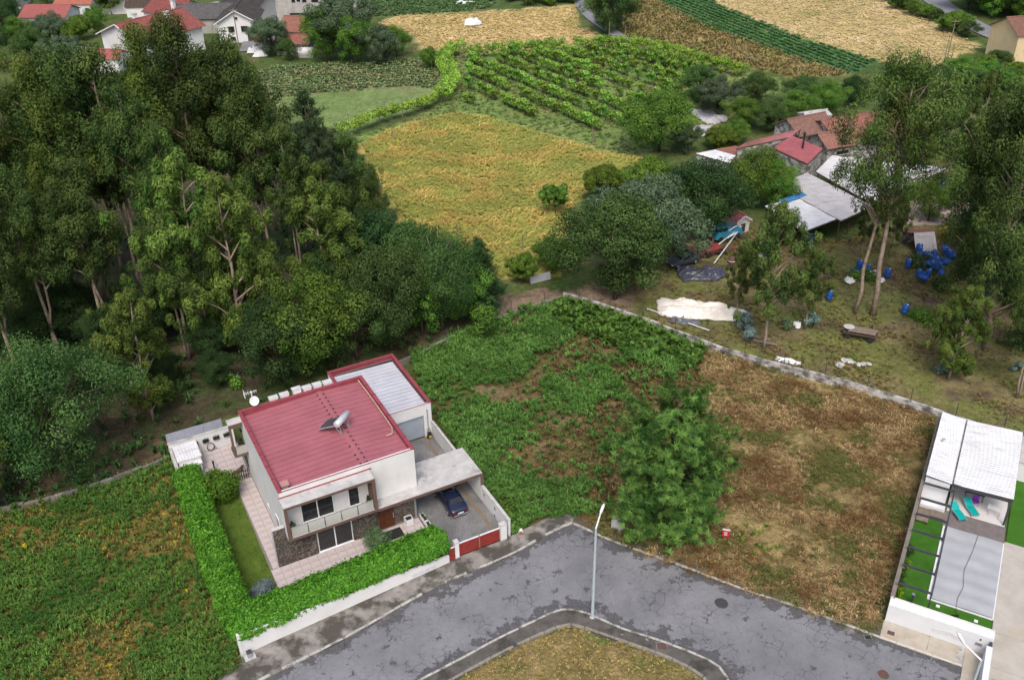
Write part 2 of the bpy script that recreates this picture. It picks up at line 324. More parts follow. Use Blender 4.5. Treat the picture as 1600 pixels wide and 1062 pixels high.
def mk_eucalyptus(key, seed, h, cw, cols, lo=.4, clumps=46, n=240, bark=M_BARK, l=.36, wd=.11, forks=2):
    rng = np.random.default_rng(seed); tb = MB(); C = []; rad = []
    paths = []
    for k in range(forks):
        ln = (rng.normal()*.05, rng.normal()*.05) if k else (0, 0)
        P = trunk_path(rng, h*(.96-.12*k), h*.0055, 9, ln); r0 = h*.0085*(1-.25*k)
        tb.tube(P, [r0*(1.25 if i == 0 else 1)*(1-.88*i/9)+.02 for i in range(10)], 8); paths.append(P)
    for i in range(clumps):
        P = paths[i % forks]; t = lo+(1-lo)*((i+rng.uniform())/clumps); z = t*9; a = int(min(z, 8)); fr = z-a
        b = Vector(P[a]).lerp(Vector(P[a+1]), min(fr, 1)); az = rng.uniform(0, 2*math.pi)
        prof = math.sin(math.pi*min(1, ((t-lo)/(1-lo))*.8+.2))**.7
        out = cw*prof*rng.uniform(.35, 1.05); e = b+Vector((math.cos(az)*out, math.sin(az)*out, out*rng.uniform(.15, .7)))
        s0 = b-Vector((0, 0, out*.5)); mid = s0.lerp(e, .5)+Vector((0, 0, out*.12))
        tb.tube([s0, mid, e], [.016*h*(1-t)*.45+.05, .05, .02], 5, False)
        C.append(e); rad.append(rng.uniform(.7, 1.3)*h*.04)
        C.append(mid+Vector((rng.normal()*.7, rng.normal()*.7, .4))); rad.append(h*.034); C.append(e+Vector((rng.normal()*1.2, rng.normal()*1.2, rng.normal()*1.3))); rad.append(h*.03)
    C.append(Vector(paths[0][-1])); rad.append(h*.04)
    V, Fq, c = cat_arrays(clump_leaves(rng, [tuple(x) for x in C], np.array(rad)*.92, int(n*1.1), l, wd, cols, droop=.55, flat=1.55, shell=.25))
    TREES[key] = (tb.mesh(key+'_trunk', True), np_mesh(key+'_crown', V, Fq, c), h, bark)
def mk_broadleaf(key, seed, h, cw, cols, clumps=60, n=200, l=.22, wd=.13, base=.06, bark=M_BARKD, cr=.115, leafm=None):
    rng = np.random.default_rng(seed); tb = MB(); th = h*.55
    P = trunk_path(rng, th, h*.012, 5); tb.tube(P, [h*.022*(1-.6*i/5) for i in range(6)], 8)
    cz = h*(base+1)/2; hz = h*(1-base)/2; C = []; rad = []
    clumps = int(clumps*1.7); n = int(n*1.35)
    for i in range(clumps):
        q = ball(rng, 1, .62)[0]; q[2] = abs(q[2])*.9 if rng.uniform() < .4 else q[2]
        k = 1+.3*math.sin(3*math.atan2(q[1], q[0])+seed+q[2]*2)+rng.normal()*.14
        e = np.array([q[0]*cw*k, q[1]*cw*k, cz+q[2]*hz*.88]); C.append(e); rad.append(rng.uniform(.7, 1.3)*h*cr)
        if i % 3 == 0:
            s0 = Vector(P[2]).lerp(Vector(P[5]), rng.uniform()); m = s0.lerp(Vector(e), .5)+Vector((0, 0, .2)); tb.tube([s0, m, e], [h*.008, h*.005, .02], 5, False)
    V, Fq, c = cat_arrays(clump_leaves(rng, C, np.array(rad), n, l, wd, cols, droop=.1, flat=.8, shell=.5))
    TREES[key] = (tb.mesh(key+'_trunk', True), np_mesh(key+'_crown', V, Fq, c), h, bark)
def mk_pine(key, seed, h, cw, cols, lo=.08, whorls=17, l=.5, dens=1.0, sparse=1.0, rnd=False):
    rng = np.random.default_rng(seed); tb = MB(); P = trunk_path(rng, h*.97, h*.004, 9); tb.tube(P, [h*.014*(1-.93*i/9)+.015 for i in range(10)], 8)
    T = []; D = []
    for i in range(whorls):
        t = lo+(1-lo)*(i/(whorls-.3)); R_ = cw*(math.sqrt(max(.02, 1-((t-.33)/.69)**2)) if rnd else (1-t)**.62*(.6+.4*min(1, (t-lo)*5+.3)))*(1+(.1*math.sin(i*2.3) if rnd else 0)); b = Vector((P[min(9, int(t*9)+1)][0], P[min(9, int(t*9)+1)][1], t*h))
        for k in range(7 if t < .8 else 5):
            az = k*2*math.pi/7+i*1.1+rng.normal()*.2; r = R_*(rng.uniform(.55, 1.2) if rnd else rng.uniform(.72, 1.1)); d = Vector((math.cos(az), math.sin(az), 0))
            e = b+d*r+Vector((0, 0, r*rng.uniform(.25, .5))); m = b+d*r*.55+Vector((0, 0, r*.1)); tb.tube([b, m, e], [.012*h*(1-t)*.5+.03, .04, .015], 5, False)
            for q in range(int((6+r*4.2)*sparse)):
                s = rng.uniform(.28, 1)**.8; c = b.lerp(m, s/.55) if s < .55 else m.lerp(e, (s-.55)/.45)
                o = rng.normal(size=3)*[.24, .24, .12]*r*(.42 if rnd else .75)
                T.append(np.array(c)+o); D.append([d.x*.6+rng.normal()*.35, d.y*.6+rng.normal()*.35, .8])
    T.append(np.array([P[-1][0], P[-1][1], h])); D.append([0, 0, 1]); T = np.array(T); D = unit(np.array(D)); k = int(24*dens)
    N = len(T); a, b_ = np.array(cols[0]), np.array(cols[1])
    dd = unit(np.repeat(D, k, 0)+rng.normal(size=(N*k, 3))*.55); PP = np.repeat(T, k, 0)+np.repeat(D, k, 0)*rng.uniform(-.3, .35, (N*k, 1))+dd*l*.45
    tt = np.repeat(rng.uniform(0, 1, (N, 1)), k, 0)
    V, Fq, c = leaf_arrays(PP, dd, l, .056, a*(1-tt)+b_*tt, rng, .25, np.repeat(unit(D*[1, 1, .7]), k, 0)+rng.normal(size=(N*k, 3))*.32)
    TREES[key] = (tb.mesh(key+'_trunk', True), np_mesh(key+'_crown', V, Fq, c), h, M_BARKD)
def tree(kind, name, label, xy, h, rz=None, group=None, wide=1.0, cat='tree', leafm=None):
    tr, cr, h0, bark = TREES[kind]; s = h/h0
    t = thing(name, label, cat, (xy[0], xy[1], 0), random.uniform(0, 6.28) if rz is None else rz, group, (s*wide, s*wide, s))
    obj('trunk', tr, bark, t); obj('crown', cr, leafm or LEAF, t); return t
def scatter(poly, n, rng=RNG, keep=None, avoid=()):
    P = np.array(poly); lo, hi = P.min(0), P.max(0); X = rng.uniform(lo[0], hi[0], n); Y = rng.uniform(lo[1], hi[1], n); k = in_poly(poly, X, Y)
    for a in avoid: k &= ~in_poly(a, X, Y)
    if keep is not None: k &= rng.uniform(0, 1, n) < keep(X, Y)
    return np.stack([X[k], Y[k], 0*X[k]], 1)

# ================================================================== GROUND
REG = {
 'grove_floor': [(-200, 810), (0, 800), (120, 768), (265, 715), (270, 690), (350, 650), (510, 585), (640, 556), (740, 512), (765, 475), (790, 455), (760, 420), (700, 390), (640, 345), (590, 295), (560, 235), (540, 215), (530, 200), (450, 190), (425, 152), (400, 120), (330, 110), (230, 125), (120, 135), (0, 140), (-250, 150)],
 'meadow': [(570, 238), (562, 226), (600, 207), (640, 193), (712, 176), (760, 185), (830, 205), (900, 225), (945, 240), (1000, 250), (950, 275), (905, 300), (885, 335), (880, 400), (872, 432), (830, 440), (790, 436), (750, 418), (700, 392), (640, 350), (600, 300)],
 'vineyard_ground': [(540, 218), (640, 185), (695, 160), (706, 130), (700, 98), (720, 84), (960, 68), (1060, 75), (1160, 110), (1240, 130), (1150, 190), (1010, 250), (945, 240), (830, 205), (712, 176), (640, 193), (562, 226)],
 'pasture': [(425, 152), (520, 143), (640, 134), (690, 140), (684, 150), (660, 167), (600, 190), (540, 214), (500, 200), (440, 186), (400, 165)],
 'garden_plot': [(395, 122), (420, 106), (560, 98), (690, 94), (702, 120), (690, 140), (640, 134), (520, 143), (425, 152)],
 'straw_field': [(590, 38), (620, 24), (760, 18), (900, 8), (905, 40), (950, 60), (955, 68), (720, 84), (668, 76), (640, 50)],
 'crop_field': [(560, 26), (600, -40), (790, -40), (770, 12), (700, 20), (620, 24)],
 'weed_strip': [(930, 22), (960, -60), (1010, -10), (1100, 40), (1250, 92), (1330, 117), (1240, 122), (1160, 102), (1060, 72), (985, 60)],
 'bean_field': [(1005, -10), (980, -60), (1070, -60), (1120, 8), (1250, 58), (1368, 95), (1335, 112), (1250, 90), (1100, 40)],
 'hay_field': [(1085, -60), (1360, -60), (1385, 5), (1470, 38), (1535, 75), (1440, 108), (1370, 95), (1250, 57), (1125, 8)],
 'yard_ground': [(880, 462), (960, 420), (1040, 385), (1150, 335), (1300, 375), (1500, 330), (1750, 330), (1750, 720), (1465, 648), (1320, 600), (1110, 540), (1000, 500)],
 'green_lot': [(640, 556), (740, 512), (800, 492), (880, 468), (1000, 505), (1105, 545), (1090, 600), (1010, 640), (955, 720), (960, 800), (900, 806), (840, 812), (790, 845), (745, 740), (670, 640)],
 'brown_lot': [(1105, 545), (1200, 570), (1465, 648), (1385, 960), (1378, 1000), (1246, 952), (1051, 884), (946, 846), (905, 806), (960, 800), (955, 720), (1010, 640), (1090, 600)],
 'weedy_lot': [(-250, 830), (0, 800), (120, 768), (265, 715), (275, 740), (368, 1000), (380, 1036), (330, 1075), (200, 1300), (-300, 1300)],
 'verge': [(706, 1066), (790, 1018), (836, 997), (881, 978), (899, 978), (941, 993), (1025, 1021), (1081, 1046), (1120, 1075), (1100, 1300), (500, 1300)],
 'dirt_track': [(745, 500), (765, 466), (800, 455), (860, 450), (990, 455), (990, 500), (940, 485), (880, 466), (800, 490), (740, 514)],
}
COLR = {  # two colours and the size of the patches in m, third colour for rarer spots
 'grove_floor': ((.06, .05, .03), (.045, .065, .022), 4, (.12, .085, .05)), 'meadow': ((.44, .34, .095), (.29, .29, .07), 5, (.46, .35, .11)),
 'vineyard_ground': ((.12, .185, .05), (.165, .205, .065), 5, (.2, .18, .075)), 'pasture': ((.125, .185, .06), (.15, .20, .075), 9, (.17, .19, .08)),
 'garden_plot': ((.15, .17, .07), (.2, .15, .09), 4, (.14, .2, .08)), 'straw_field': ((.50, .37, .18), (.42, .31, .14), 8, (.3, .27, .09)),
 'crop_field': ((.085, .15, .06), (.11, .17, .065), 5, (.15, .16, .07)), 'weed_strip': ((.24, .19, .075), (.17, .17, .05), 6, (.32, .26, .12)),
 'bean_field': ((.075, .155, .06), (.06, .13, .048), 6, (.10, .17, .06)), 'hay_field': ((.43, .33, .17), (.36, .28, .125), 8, (.25, .22, .08)),
 'yard_ground': ((.15, .125, .06), (.115, .125, .04), 3.5, (.10, .07, .05)), 'green_lot': ((.075, .09, .025), (.13, .09, .042), 3, (.16, .125, .065)),
 'brown_lot': ((.23, .175, .08), (.14, .105, .042), 2.6, (.10, .105, .032)), 'weedy_lot': ((.115, .115, .03), (.19, .14, .04), 3, (.07, .09, .025)),
 'verge': ((.215, .16, .075), (.165, .13, .05), 2, (.11, .115, .035)), 'dirt_track': ((.19, .14, .10), (.13, .095, .065), 2, (.09, .08, .04)),
 'ground': ((.055, .09, .025), (.085, .11, .035), 6, (.13, .12, .05)),
}
REGW = {k: WP(v) for k, v in REG.items()}
NAMES = ['ground']+list(REG)
def ground_patch(x0, x1, y0, y1, st, seed=0):
    nx, ny = int((x1-x0)/st)+1, int((y1-y0)/st)+1
    X, Y = np.meshgrid(np.linspace(x0, x1, nx), np.linspace(y0, y1, ny)); x, y = X.ravel(), Y.ravel()
    qx = x+(fbm(x, y, 3, 5, 3)-.5)*2.2; qy = y+(fbm(x, y, 3, 9, 3)-.5)*2.2*np.clip(y/100, .6, 2)
    reg = np.zeros(len(x), int)
    for i, k in enumerate(REG): reg[in_poly(REGW[k], qx, qy)] = i+1
    col = np.zeros((len(x), 3)); z = np.zeros(len(x))
    for i, k in enumerate(NAMES):
        c = COLR[k]; s = reg == i
        if not s.any(): continue
        t = np.clip((fbm(x[s], y[s], c[2], i)-.5)*4+.5, 0, 1)[:, None]; r = np.clip((fbm(x[s], y[s], c[2]*.7, i+40)-.62)*8, 0, 1)[:, None]
        col[s] = (np.array(c[0])*(1-t)+np.array(c[1])*t)*(1-r)+np.array(c[3])*r
        z[s] = {'meadow': .5, 'brown_lot': .3, 'weedy_lot': .3, 'straw_field': .25, 'hay_field': .25, 'weed_strip': .4, 'grove_floor': .3}.get(k, .08)*(fbm(x[s], y[s], 1.6, 77, 3)-.5)
    z -= .25*np.maximum(0, 0)
    V = np.stack([x, y, z-.12], 1); idx = np.arange(nx*ny).reshape(ny, nx)
    Fq = np.stack([idx[:-1, :-1], idx[:-1, 1:], idx[1:, 1:], idx[1:, :-1]], -1).reshape(-1, 4)
    return V, Fq, col, reg[Fq[:, 0]]
_parts = [ground_patch(-90, 90, 30, 120, .6), ground_patch(-260, 260, 119.999, 380, 1.8)]
for i, k in enumerate(NAMES):
    L = []
    for V, Fq, c, fr in _parts:
        f = Fq[fr == i]
        if len(f):
            u, inv = np.unique(f, return_inverse=True); L.append((V[u], inv.reshape(-1, 4), c[u]))
    if L:
        V, Fq, c = cat_arrays(L); struct(obj(k, np_mesh(k, V, Fq, c, True), GROUND))
_o = MB().add([(-4000, 370, -.4), (4000, 370, -.4), (4000, 5000, -.4), (-4000, 5000, -.4), (-4000, -200, -.4), (4000, -200, -.4)], [(0, 1, 2, 3), (4, 5, 1, 0)]).mesh('far_ground')
_a = _o.color_attributes.new('col', 'FLOAT_COLOR', 'POINT'); _a.data.foreach_set('color', np.tile(np.array([.07, .1, .03, 1], np.float32), 6)); struct(obj('far_ground', _o, GROUND))

# ================================================================== ROAD, PAVEMENTS
def resample(P, n):
    P = np.array(P, float); s = np.r_[0, np.cumsum(np.linalg.norm(np.diff(P, axis=0), axis=1))]; t = np.linspace(0, s[-1], n)
    return np.stack([np.interp(t, s, P[:, 0]), np.interp(t, s, P[:, 1])], 1)
def smooth_line(P, it=2):
    P = [np.array(p, float) for p in P]
    for _ in range(it):
        Q = [P[0]]
        for a, b in zip(P[:-1], P[1:]): Q += [a*.75+b*.25, a*.25+b*.75]
        P = Q+[P[-1]]
    return np.array(P)
UP_A = WP([(300, 1122), (410, 1062), (550, 995), (684, 914), (797, 871), (840, 845), (878, 824), (895, 819)])
UP_B = WP([(895, 819), (915, 828), (946, 843), (983, 857), (1051, 880), (1132, 912), (1189, 932), (1246, 949), (1319, 977), (1376, 998), (1490, 1038), (1600, 1075)])
LO_A = WP([(560, 1115), (654, 1062), (713, 1032), (780, 995), (829, 972), (867, 953), (890, 950)])
LO_B = WP([(890, 950), (920, 957), (944, 969), (976, 983), (1025, 997), (1088, 1021), (1126, 1039), (1142, 1066), (1152, 1115), (1300, 1180)])
def ribbon(A, B, m, z, uvname='edge'):
    n = len(A); t = np.linspace(0, 1, m); V = A[:, None]*(1-t)[None, :, None]+B[:, None]*t[None, :, None]; V = np.concatenate([V, np.full((n, m, 1), z)], 2).reshape(-1, 3)
    idx = np.arange(n*m).reshape(n, m); Fq = np.stack([idx[:-1, :-1], idx[1:, :-1], idx[1:, 1:], idx[:-1, 1:]], -1).reshape(-1, 4)
    d = np.minimum(np.tile(t, n), 1-np.tile(t, n)); wdt = np.repeat(np.linalg.norm(A-B, axis=1), m); e = np.clip(1-d*wdt/1.6, 0, 1)
    return V, Fq, e
_upa, _upb = resample(smooth_line(UP_A), 60), resample(smooth_line(UP_B), 60); _loa, _lob = resample(smooth_line(LO_A), 60), resample(smooth_line(LO_B), 60)
_rup = np.concatenate([_upa, _upb[1:]]); _rlo = np.concatenate([_loa, _lob[1:]])
V, Fq, e = ribbon(_rup, _rlo, 16, .03); me = np_mesh('road', V, Fq); a = me.attributes.new('edge', 'FLOAT', 'POINT'); a.data.foreach_set('value', e.astype(np.float32)); struct(obj('road', me, ASPHALT))
def stones(line, name, m, parent, z0, z1, wd, ln=1.0, side=1, gap=.02, drop=.0, seed=1, chip=.04):
    """separate kerb stones laid end to end along a line"""
    rng = random.Random(seed); P = np.array(line); s = np.r_[0, np.cumsum(np.linalg.norm(np.diff(P, axis=0), axis=1))]; t = 0
    while t+.3 < s[-1]:
        l = ln*rng.uniform(.8, 1.1); t2 = min(t+l, s[-1])
        if rng.random() > drop:
            a = np.array([np.interp(t+gap, s, P[:, 0]), np.interp(t+gap, s, P[:, 1])]); b = np.array([np.interp(t2-gap, s, P[:, 0]), np.interp(t2-gap, s, P[:, 1])])
            d = (b-a)/np.linalg.norm(b-a); nn = np.array([-d[1], d[0]])*side*wd; dz = rng.uniform(-.02, .02); k = nn*rng.uniform(1-chip, 1+chip)
            MB().hexa([(*a, z0), (*b, z0), (*(b+k), z0), (*(a+k), z0)], [(*a, z1+dz), (*b, z1+dz), (*(b+k), z1+dz), (*(a+k), z1+dz)]).build(name, m, parent, bevel=.012)
        t = t2
def pavement(name, inner, outer, z, m, nsl=None):
    A, B = resample(smooth_line(inner, 1), 50), resample(smooth_line(outer, 1), 50); n = 50
    mb = MB(); mb.add([(*p, z) for p in A]+[(*p, z) for p in B]+[(*p, -.2) for p in A]+[(*p, -.2) for p in B],
        [(i, i+1, n+i+1, n+i) for i in range(n-1)]+[(i, 2*n+i, 2*n+i+1, i+1) for i in range(n-1)]+[(n+i, n+i+1, 3*n+i+1, 3*n+i) for i in range(n-1)])
    return struct(mb.build(name, m))
M_PAVE = mat('cracked_pavement', (.27, .255, .235), (.17, .16, .145), .8, .9, .2, bump=.4, stain=[((.05, .045, .036), (.55, .55, .55), .43, .56, .88), ((.34, .27, .17), (.3, .3, .3), .6, .7, .6)])
M_PAVED = mat('mossy_pavement', (.115, .108, .1), (.075, .07, .062), 1, .9, .2, bump=.5, stain=[((.04, .036, .03), (.6, .6, .6), .5, .62, .8), ((.3, .29, .28), (1.1, 1.1, 1.1), .66, .69, .8)])
WALLF = WP([(290, 1085), (377, 1026), (540, 949), (697, 872), (779, 846), (800, 838), (842, 816), (874, 805), (897, 801)])
pv = pavement('pavement_by_house', UP_A, WALLF, .12, M_PAVE)
stones(_upa, 'kerb_stone', M_KERB, pv, -.1, .16, .2, 1.0, 1, drop=.06, seed=3)
OUTB = WP([(897, 801), (920, 812), (950, 829), (990, 842), (1060, 868), (1140, 900), (1200, 920), (1260, 936), (1330, 962), (1380, 972)])
pv2 = pavement('pavement_by_lot', UP_B[:-2], OUTB, .07, mat('earthy_pavement', (.11, .095, .065), (.075, .065, .04), 1.2, .95, .1, bump=.6, stain=((.15, .115, .06), (.7, .7, .7), .5, .65, .8)))
stones(_upb[:46], 'kerb_stone', M_KERB, pv2, -.1, .14, .18, 1.0, 1, drop=.03, seed=4)
INL = WP([(620, 1115), (706, 1064), (790, 1018), (836, 997), (878, 978), (899, 977), (941, 993), (1025, 1021), (1081, 1046), (1107, 1066), (1120, 1115)])
LO_ALL = np.concatenate([_loa, _lob[1:50]])
pv3 = pavement('pavement_by_lamp', LO_ALL, INL, .1, M_PAVED)
stones(LO_ALL, 'kerb_stone', M_KERB, pv3, -.1, .14, .18, 1.0, -1, drop=.05, seed=5)
stones(resample(smooth_line(INL), 60), 'edging_stone', mat('edging', (.24, .22, .18), (.17, .155, .13), 2, .9, bump=.3), pv3, -.1, .13, .22, 1.2, 1, drop=.0, seed=6)
# paving slabs set in the lamp-side pavement (the part where joints show)
for i in range(26):
    t = (i+.5)/60; a = _loa[int(10+i*1.35)]; b = _loa[int(10+i*1.35)+1]; d = (b-a)/np.linalg.norm(b-a); nn = np.array([d[1], -d[0]])
    for j in range(2):
        c = a+nn*(.55+j*.62); l = .58; w_ = .28; z = .105+random.uniform(0, .018)
        q = [c-d*l/2-nn*w_, c+d*l/2-nn*w_, c+d*l/2+nn*w_, c-d*l/2+nn*w_]
        MB().prism([tuple(p) for p in q], .05, z).build('paving_slab', M_PAVED, pv3)
# manhole and gully covers
M_RUST = mat('rusty_cover', (.12, .06, .05), (.085, .05, .045), 4, .8)
def cover(px, label, r, z, square=False, m=M_RUST):
    x, y = XY(*px); t = thing('manhole_cover', label, 'manhole cover', (x, y, 0))
    if square: MB().box(-r, r, -r*.8, r*.8, z-.02, z+.012).build('plate', m, t); MB().box(-r-.06, r+.06, -r*.8-.06, r*.8+.06, z-.03, z+.006).build('rim', M_CONCD, t)
    else: MB().lathe([(r, z-.02), (r, z+.012), (r*.9, z+.014), (r*.5, z+.016), (.02, z+.016)], 20).build('plate', m, t); MB().lathe([(r+.07, z-.03), (r+.07, z+.006), (r, z+.007)], 20).build('rim', M_CONCD, t)
cover((1380, 1053), 'round rusty manhole cover in the worn road by the pool house', .38, .03)
cover((1127, 942), 'dark round patch cover in the road beside the lamp bend', .5, .03, m=mat('dark_cover', (.05, .05, .055), (.04, .04, .04), 3, .7))
cover((1058, 872), 'square rusty cover in the earthy pavement below the pine', .3, .07, True)
cover((1356, 996), 'small black drain grate at the kerb by the pool house', .22, .07, True, M_BLACK)
cover((1034, 1010), 'reddish square cover in the mossy pavement near the lamp post', .35, .1, True)
# far roads
def strip(name, line, wd, m, z=-.03):
    P = resample(smooth_line(WP(line)), 30); d = np.gradient(P, axis=0); d /= np.linalg.norm(d, axis=1)[:, None]; nn = np.stack([-d[:, 1], d[:, 0]], 1)
    V, Fq, e = ribbon(P-nn*wd/2, P+nn*wd/2, 3, z); return struct(obj(name, np_mesh(name, V, Fq), m))
M_LANE = mat('far_lane', (.2, .2, .215), (.16, .16, .17), .3, .9)
strip('country_lane', [(1440, -15), (1470, 8), (1510, 35), (1560, 58), (1610, 76), (1660, 92)], 6, M_LANE, .1)
strip('farm_lane', [(880, -40), (903, 0), (915, 20), (940, 40), (975, 62)], 3, M_LANE, .1)
strip('village_street', [(420, -20), (428, 15), (418, 40), (405, 60), (400, 80)], 7, M_LANE, .1)

# ================================================================== THE RED-ROOFED HOUSE (local frame: x along the street, y away from it)
YAW = R(27.51); HO = G(436.6, 886.8); HE1 = np.array([math.cos(YAW), math.sin(YAW)]); HE2 = np.array([-math.sin(YAW), math.cos(YAW)])
def HW(x, y): return tuple(HO[:2]+HE1*x+HE2*y)
def hthing(name, label, cat, x=0, y=0, z=0, rz=0, group=None): p = HW(x, y); return thing(name, label, cat, (p[0], p[1], z), YAW+rz, group)
def hpoly(P): return [HW(*p) for p in P]
def bx(name, m, par, *b, bevel=0): return MB().box(*b).build(name, m, par, bevel=bevel)
# paved yard surfaces (setting)
def flat(name, P, z, m, z0=-.3): return struct(MB().prism(P, z0, z).build(name, m))
flat('house_yard', hpoly([(-4.8, -7.2), (12.3, -5.9), (12.3, 19.6), (-4.8, 18.3)]), 0.0, mat('yard_soil', (.06, .05, .03), (.04, .05, .02), 1, .95))
lawn = flat('lawn', hpoly([(-3.6, -4.2), (-.75, -4.2), (-.55, 12.3), (-3.6, 12.3)]), .03, mat('lawn_turf', (.055, .1, .014), (.095, .14, .025), .8, .95, .1, bump=.8, bscale=30))
paving = flat('terrace_paving', hpoly([(-.75, -3.0), (12.2, -3.0), (12.2, 1.2), (1.2, 1.2), (1.2, 12.4), (-.55, 12.4)]), .05, mat('paving_joint', (.2, .17, .16), (.16, .14, .13), 2, .9))
patio = flat('back_patio', hpoly([(-4.6, 12.4), (1.2, 12.4), (1.2, 18.1), (-4.6, 18.1)]), .05, MATS['paving_joint'])
def tiles(par, x0, x1, y0, y1, st, z, m):
    nx, ny = max(1, round((x1-x0)/st)), max(1, round((y1-y0)/st)); dx, dy = (x1-x0)/nx, (y1-y0)/ny
    me = MB().box(-dx/2+.012, dx/2-.012, -dy/2+.012, dy/2-.012, -.02, .008).mesh('paving_tile'); me.materials.append(m)
    for i in range(nx):
        for j in range(ny):
            o = bpy.data.objects.new('paving_tile', me); COL.objects.link(o); o.parent = par; p = HW(x0+(i+.5)*dx, y0+(j+.5)*dy); o.location = (p[0], p[1], z+random.uniform(-.002, .002)); o.rotation_euler = (0, 0, YAW)
tiles(paving, -.7, 12.15, -2.95, -.02, .74, .056, M_PINK); tiles(paving, -.5, 1.05, .05, 12.3, .78, .056, M_PINK); tiles(patio, -4.5, 1.05, 12.5, 18.05, .8, .056, M_PINK)
flat('driveway', hpoly([(12.25, -5.95), (17.9, -5.95), (17.9, 10.1), (12.25, 10.1)]), .04, M_COBBLE)
flat('driveway_edging', hpoly([(16.9, -5.9), (17.25, -5.9), (17.25, 10.0), (16.9, 10.0)]), .05, mat('brown_setts', (.2, .15, .11), (.15, .12, .09), 4, .9, bump=.4))
# ---- the house itself
house = thing('modern_house', 'white two storey house with red ribbed roof, balcony and attached garage', 'house', (HO[0], HO[1], 0), YAW)
bx('wall', M_PLASTER, house, 1.1, 12.0, .36, 12.8, 0, 3.0)
up = bx('upper_wall', M_PLASTER, house, 1.1, 12.5, .55, 12.9, 3.003, 6.35)
# parapets: thin upstands round the roof
par = MB()
for b in ((1.1, 12.5, .55, .78, 6.35, 6.97), (1.1, 1.33, .78, 12.67, 6.35, 6.97), (12.27, 12.5, .78, 12.67, 6.35, 6.97), (1.1, 12.5, 12.67, 12.9, 6.35, 6.97)): par.box(*b)
par.build('parapet', M_PLASTER, house)
bx('parapet_cap', M_REDTRIM, house, 1.04, 1.36, .5, 12.95, 6.97, 7.03); bx('parapet_cap', M_REDTRIM, house, 12.24, 12.56, .5, 12.95, 6.97, 7.03)
bx('parapet_cap', M_REDTRIM, house, 1.362, 12.238, 12.62, 12.95, 6.97, 7.03); bx('parapet_cap', M_REDTRIM, house, 1.362, 12.238, .53, .6, 6.965, 7.01)
for k in range(1, 7):
    for xx in (1.02, 12.23): bx('cap_joint', mat('joint_cover', (.1, .03, .035)), house, xx, xx+.36, .5+k*1.78, .58+k*1.78, 7.028, 7.042)
bx('parapet_lining', M_REDTRIM, house, 1.333, 1.345, .79, 12.66, 6.4, 6.968); bx('parapet_lining', M_REDTRIM, house, 12.255, 12.267, .79, 12.66, 6.4, 6.968); bx('parapet_lining', M_REDTRIM, house, 1.35, 12.25, 12.655, 12.667, 6.4, 6.968)
bx('front_flashing', mat('pale_flashing', (.5, .51, .55), (.43, .44, .48), 1, .5), house, 1.5, 12.2, .785, .98, 6.36, 6.80)
# roof panels: ribs run along x on both sides of an off-centre ridge
NP = 18; PW = (12.62-1.0)/NP; ridge = 8.3
for k in range(NP):
    y0 = 1.0+k*PW
    for xa, za, xb, zb in ((1.38, 6.50, ridge-.05, 6.80), (ridge+.05, 6.80, 12.22, 6.62)):
        dz = random.uniform(-.004, .004)
        def P_(x, y, z): return (x, y, z+dz)
        MB().hexa([P_(xa, y0+.03, za-.06), P_(xb, y0+.03, zb-.06), P_(xb, y0+PW-.03, zb-.06), P_(xa, y0+PW-.03, za-.06)], [P_(xa, y0+.03, za), P_(xb, y0+.03, zb), P_(xb, y0+PW-.03, zb), P_(xa, y0+PW-.03, za)]).build('roof_panel', M_RED, house)
bx('roof_deck', M_BLACK, house, 1.37, 12.23, .99, 12.64, 6.352, 6.40)
MB().add([(ridge-.26, .99, 6.835), (ridge, .99, 6.875), (ridge+.26, .99, 6.835), (ridge-.26, 12.62, 6.835), (ridge, 12.62, 6.875), (ridge+.26, 12.62, 6.835)], [(0, 1, 4, 3), (1, 2, 5, 4)]).build('ridge_cap', M_RED, house)
for k in range(NP):
    for s in (-.27, .27):
        if random.random() < .8: bx('ridge_closure', mat('closure_rubber', (.035, .02, .02)), house, ridge+s-.07, ridge+s+.07, 1.0+k*PW-.05, 1.0+k*PW+.09, 6.83, 6.875)
MB().tube([(11.2, 3.4, 6.9), (11.7, 3.3, 6.98), (12.05, 4.2, 6.95), (12.1, 7, 6.9), (12.1, 10, 6.92), (12.0, 12.3, 7.0)], .035, 6).build('roof_cable', mat('cream_cable', (.55, .48, .36)), house)
ch = bx('chimney', mat('chimney_render', (.3, .24, .22)), house, 1.6, 2.05, 1.15, 1.6, 6.45, 7.0); bx('chimney_cap', mat('pink_cap', (.42, .22, .2)), ch, 1.5, 2.15, 1.05, 1.7, 7.0, 7.08)
for k, (xx, zz) in enumerate(((4.0, 7.12), (5.0, 7.16), (6.15, 7.35), (7.1, 7.2), (8.05, 7.2), (9.0, 7.15))):
    v = bx('roof_vent', M_ALU, house, xx, xx+.72, 13.0, 13.5, 6.55, zz); bx('vent_cap', mat('vent_grey', (.5, .5, .5)), v, xx-.06, xx+.78, 12.97, 13.56, zz, zz+.06)
    bx('vent_bracket', M_STEEL, v, xx+.1, xx+.6, 12.9, 13.0, 6.4, 6.6)
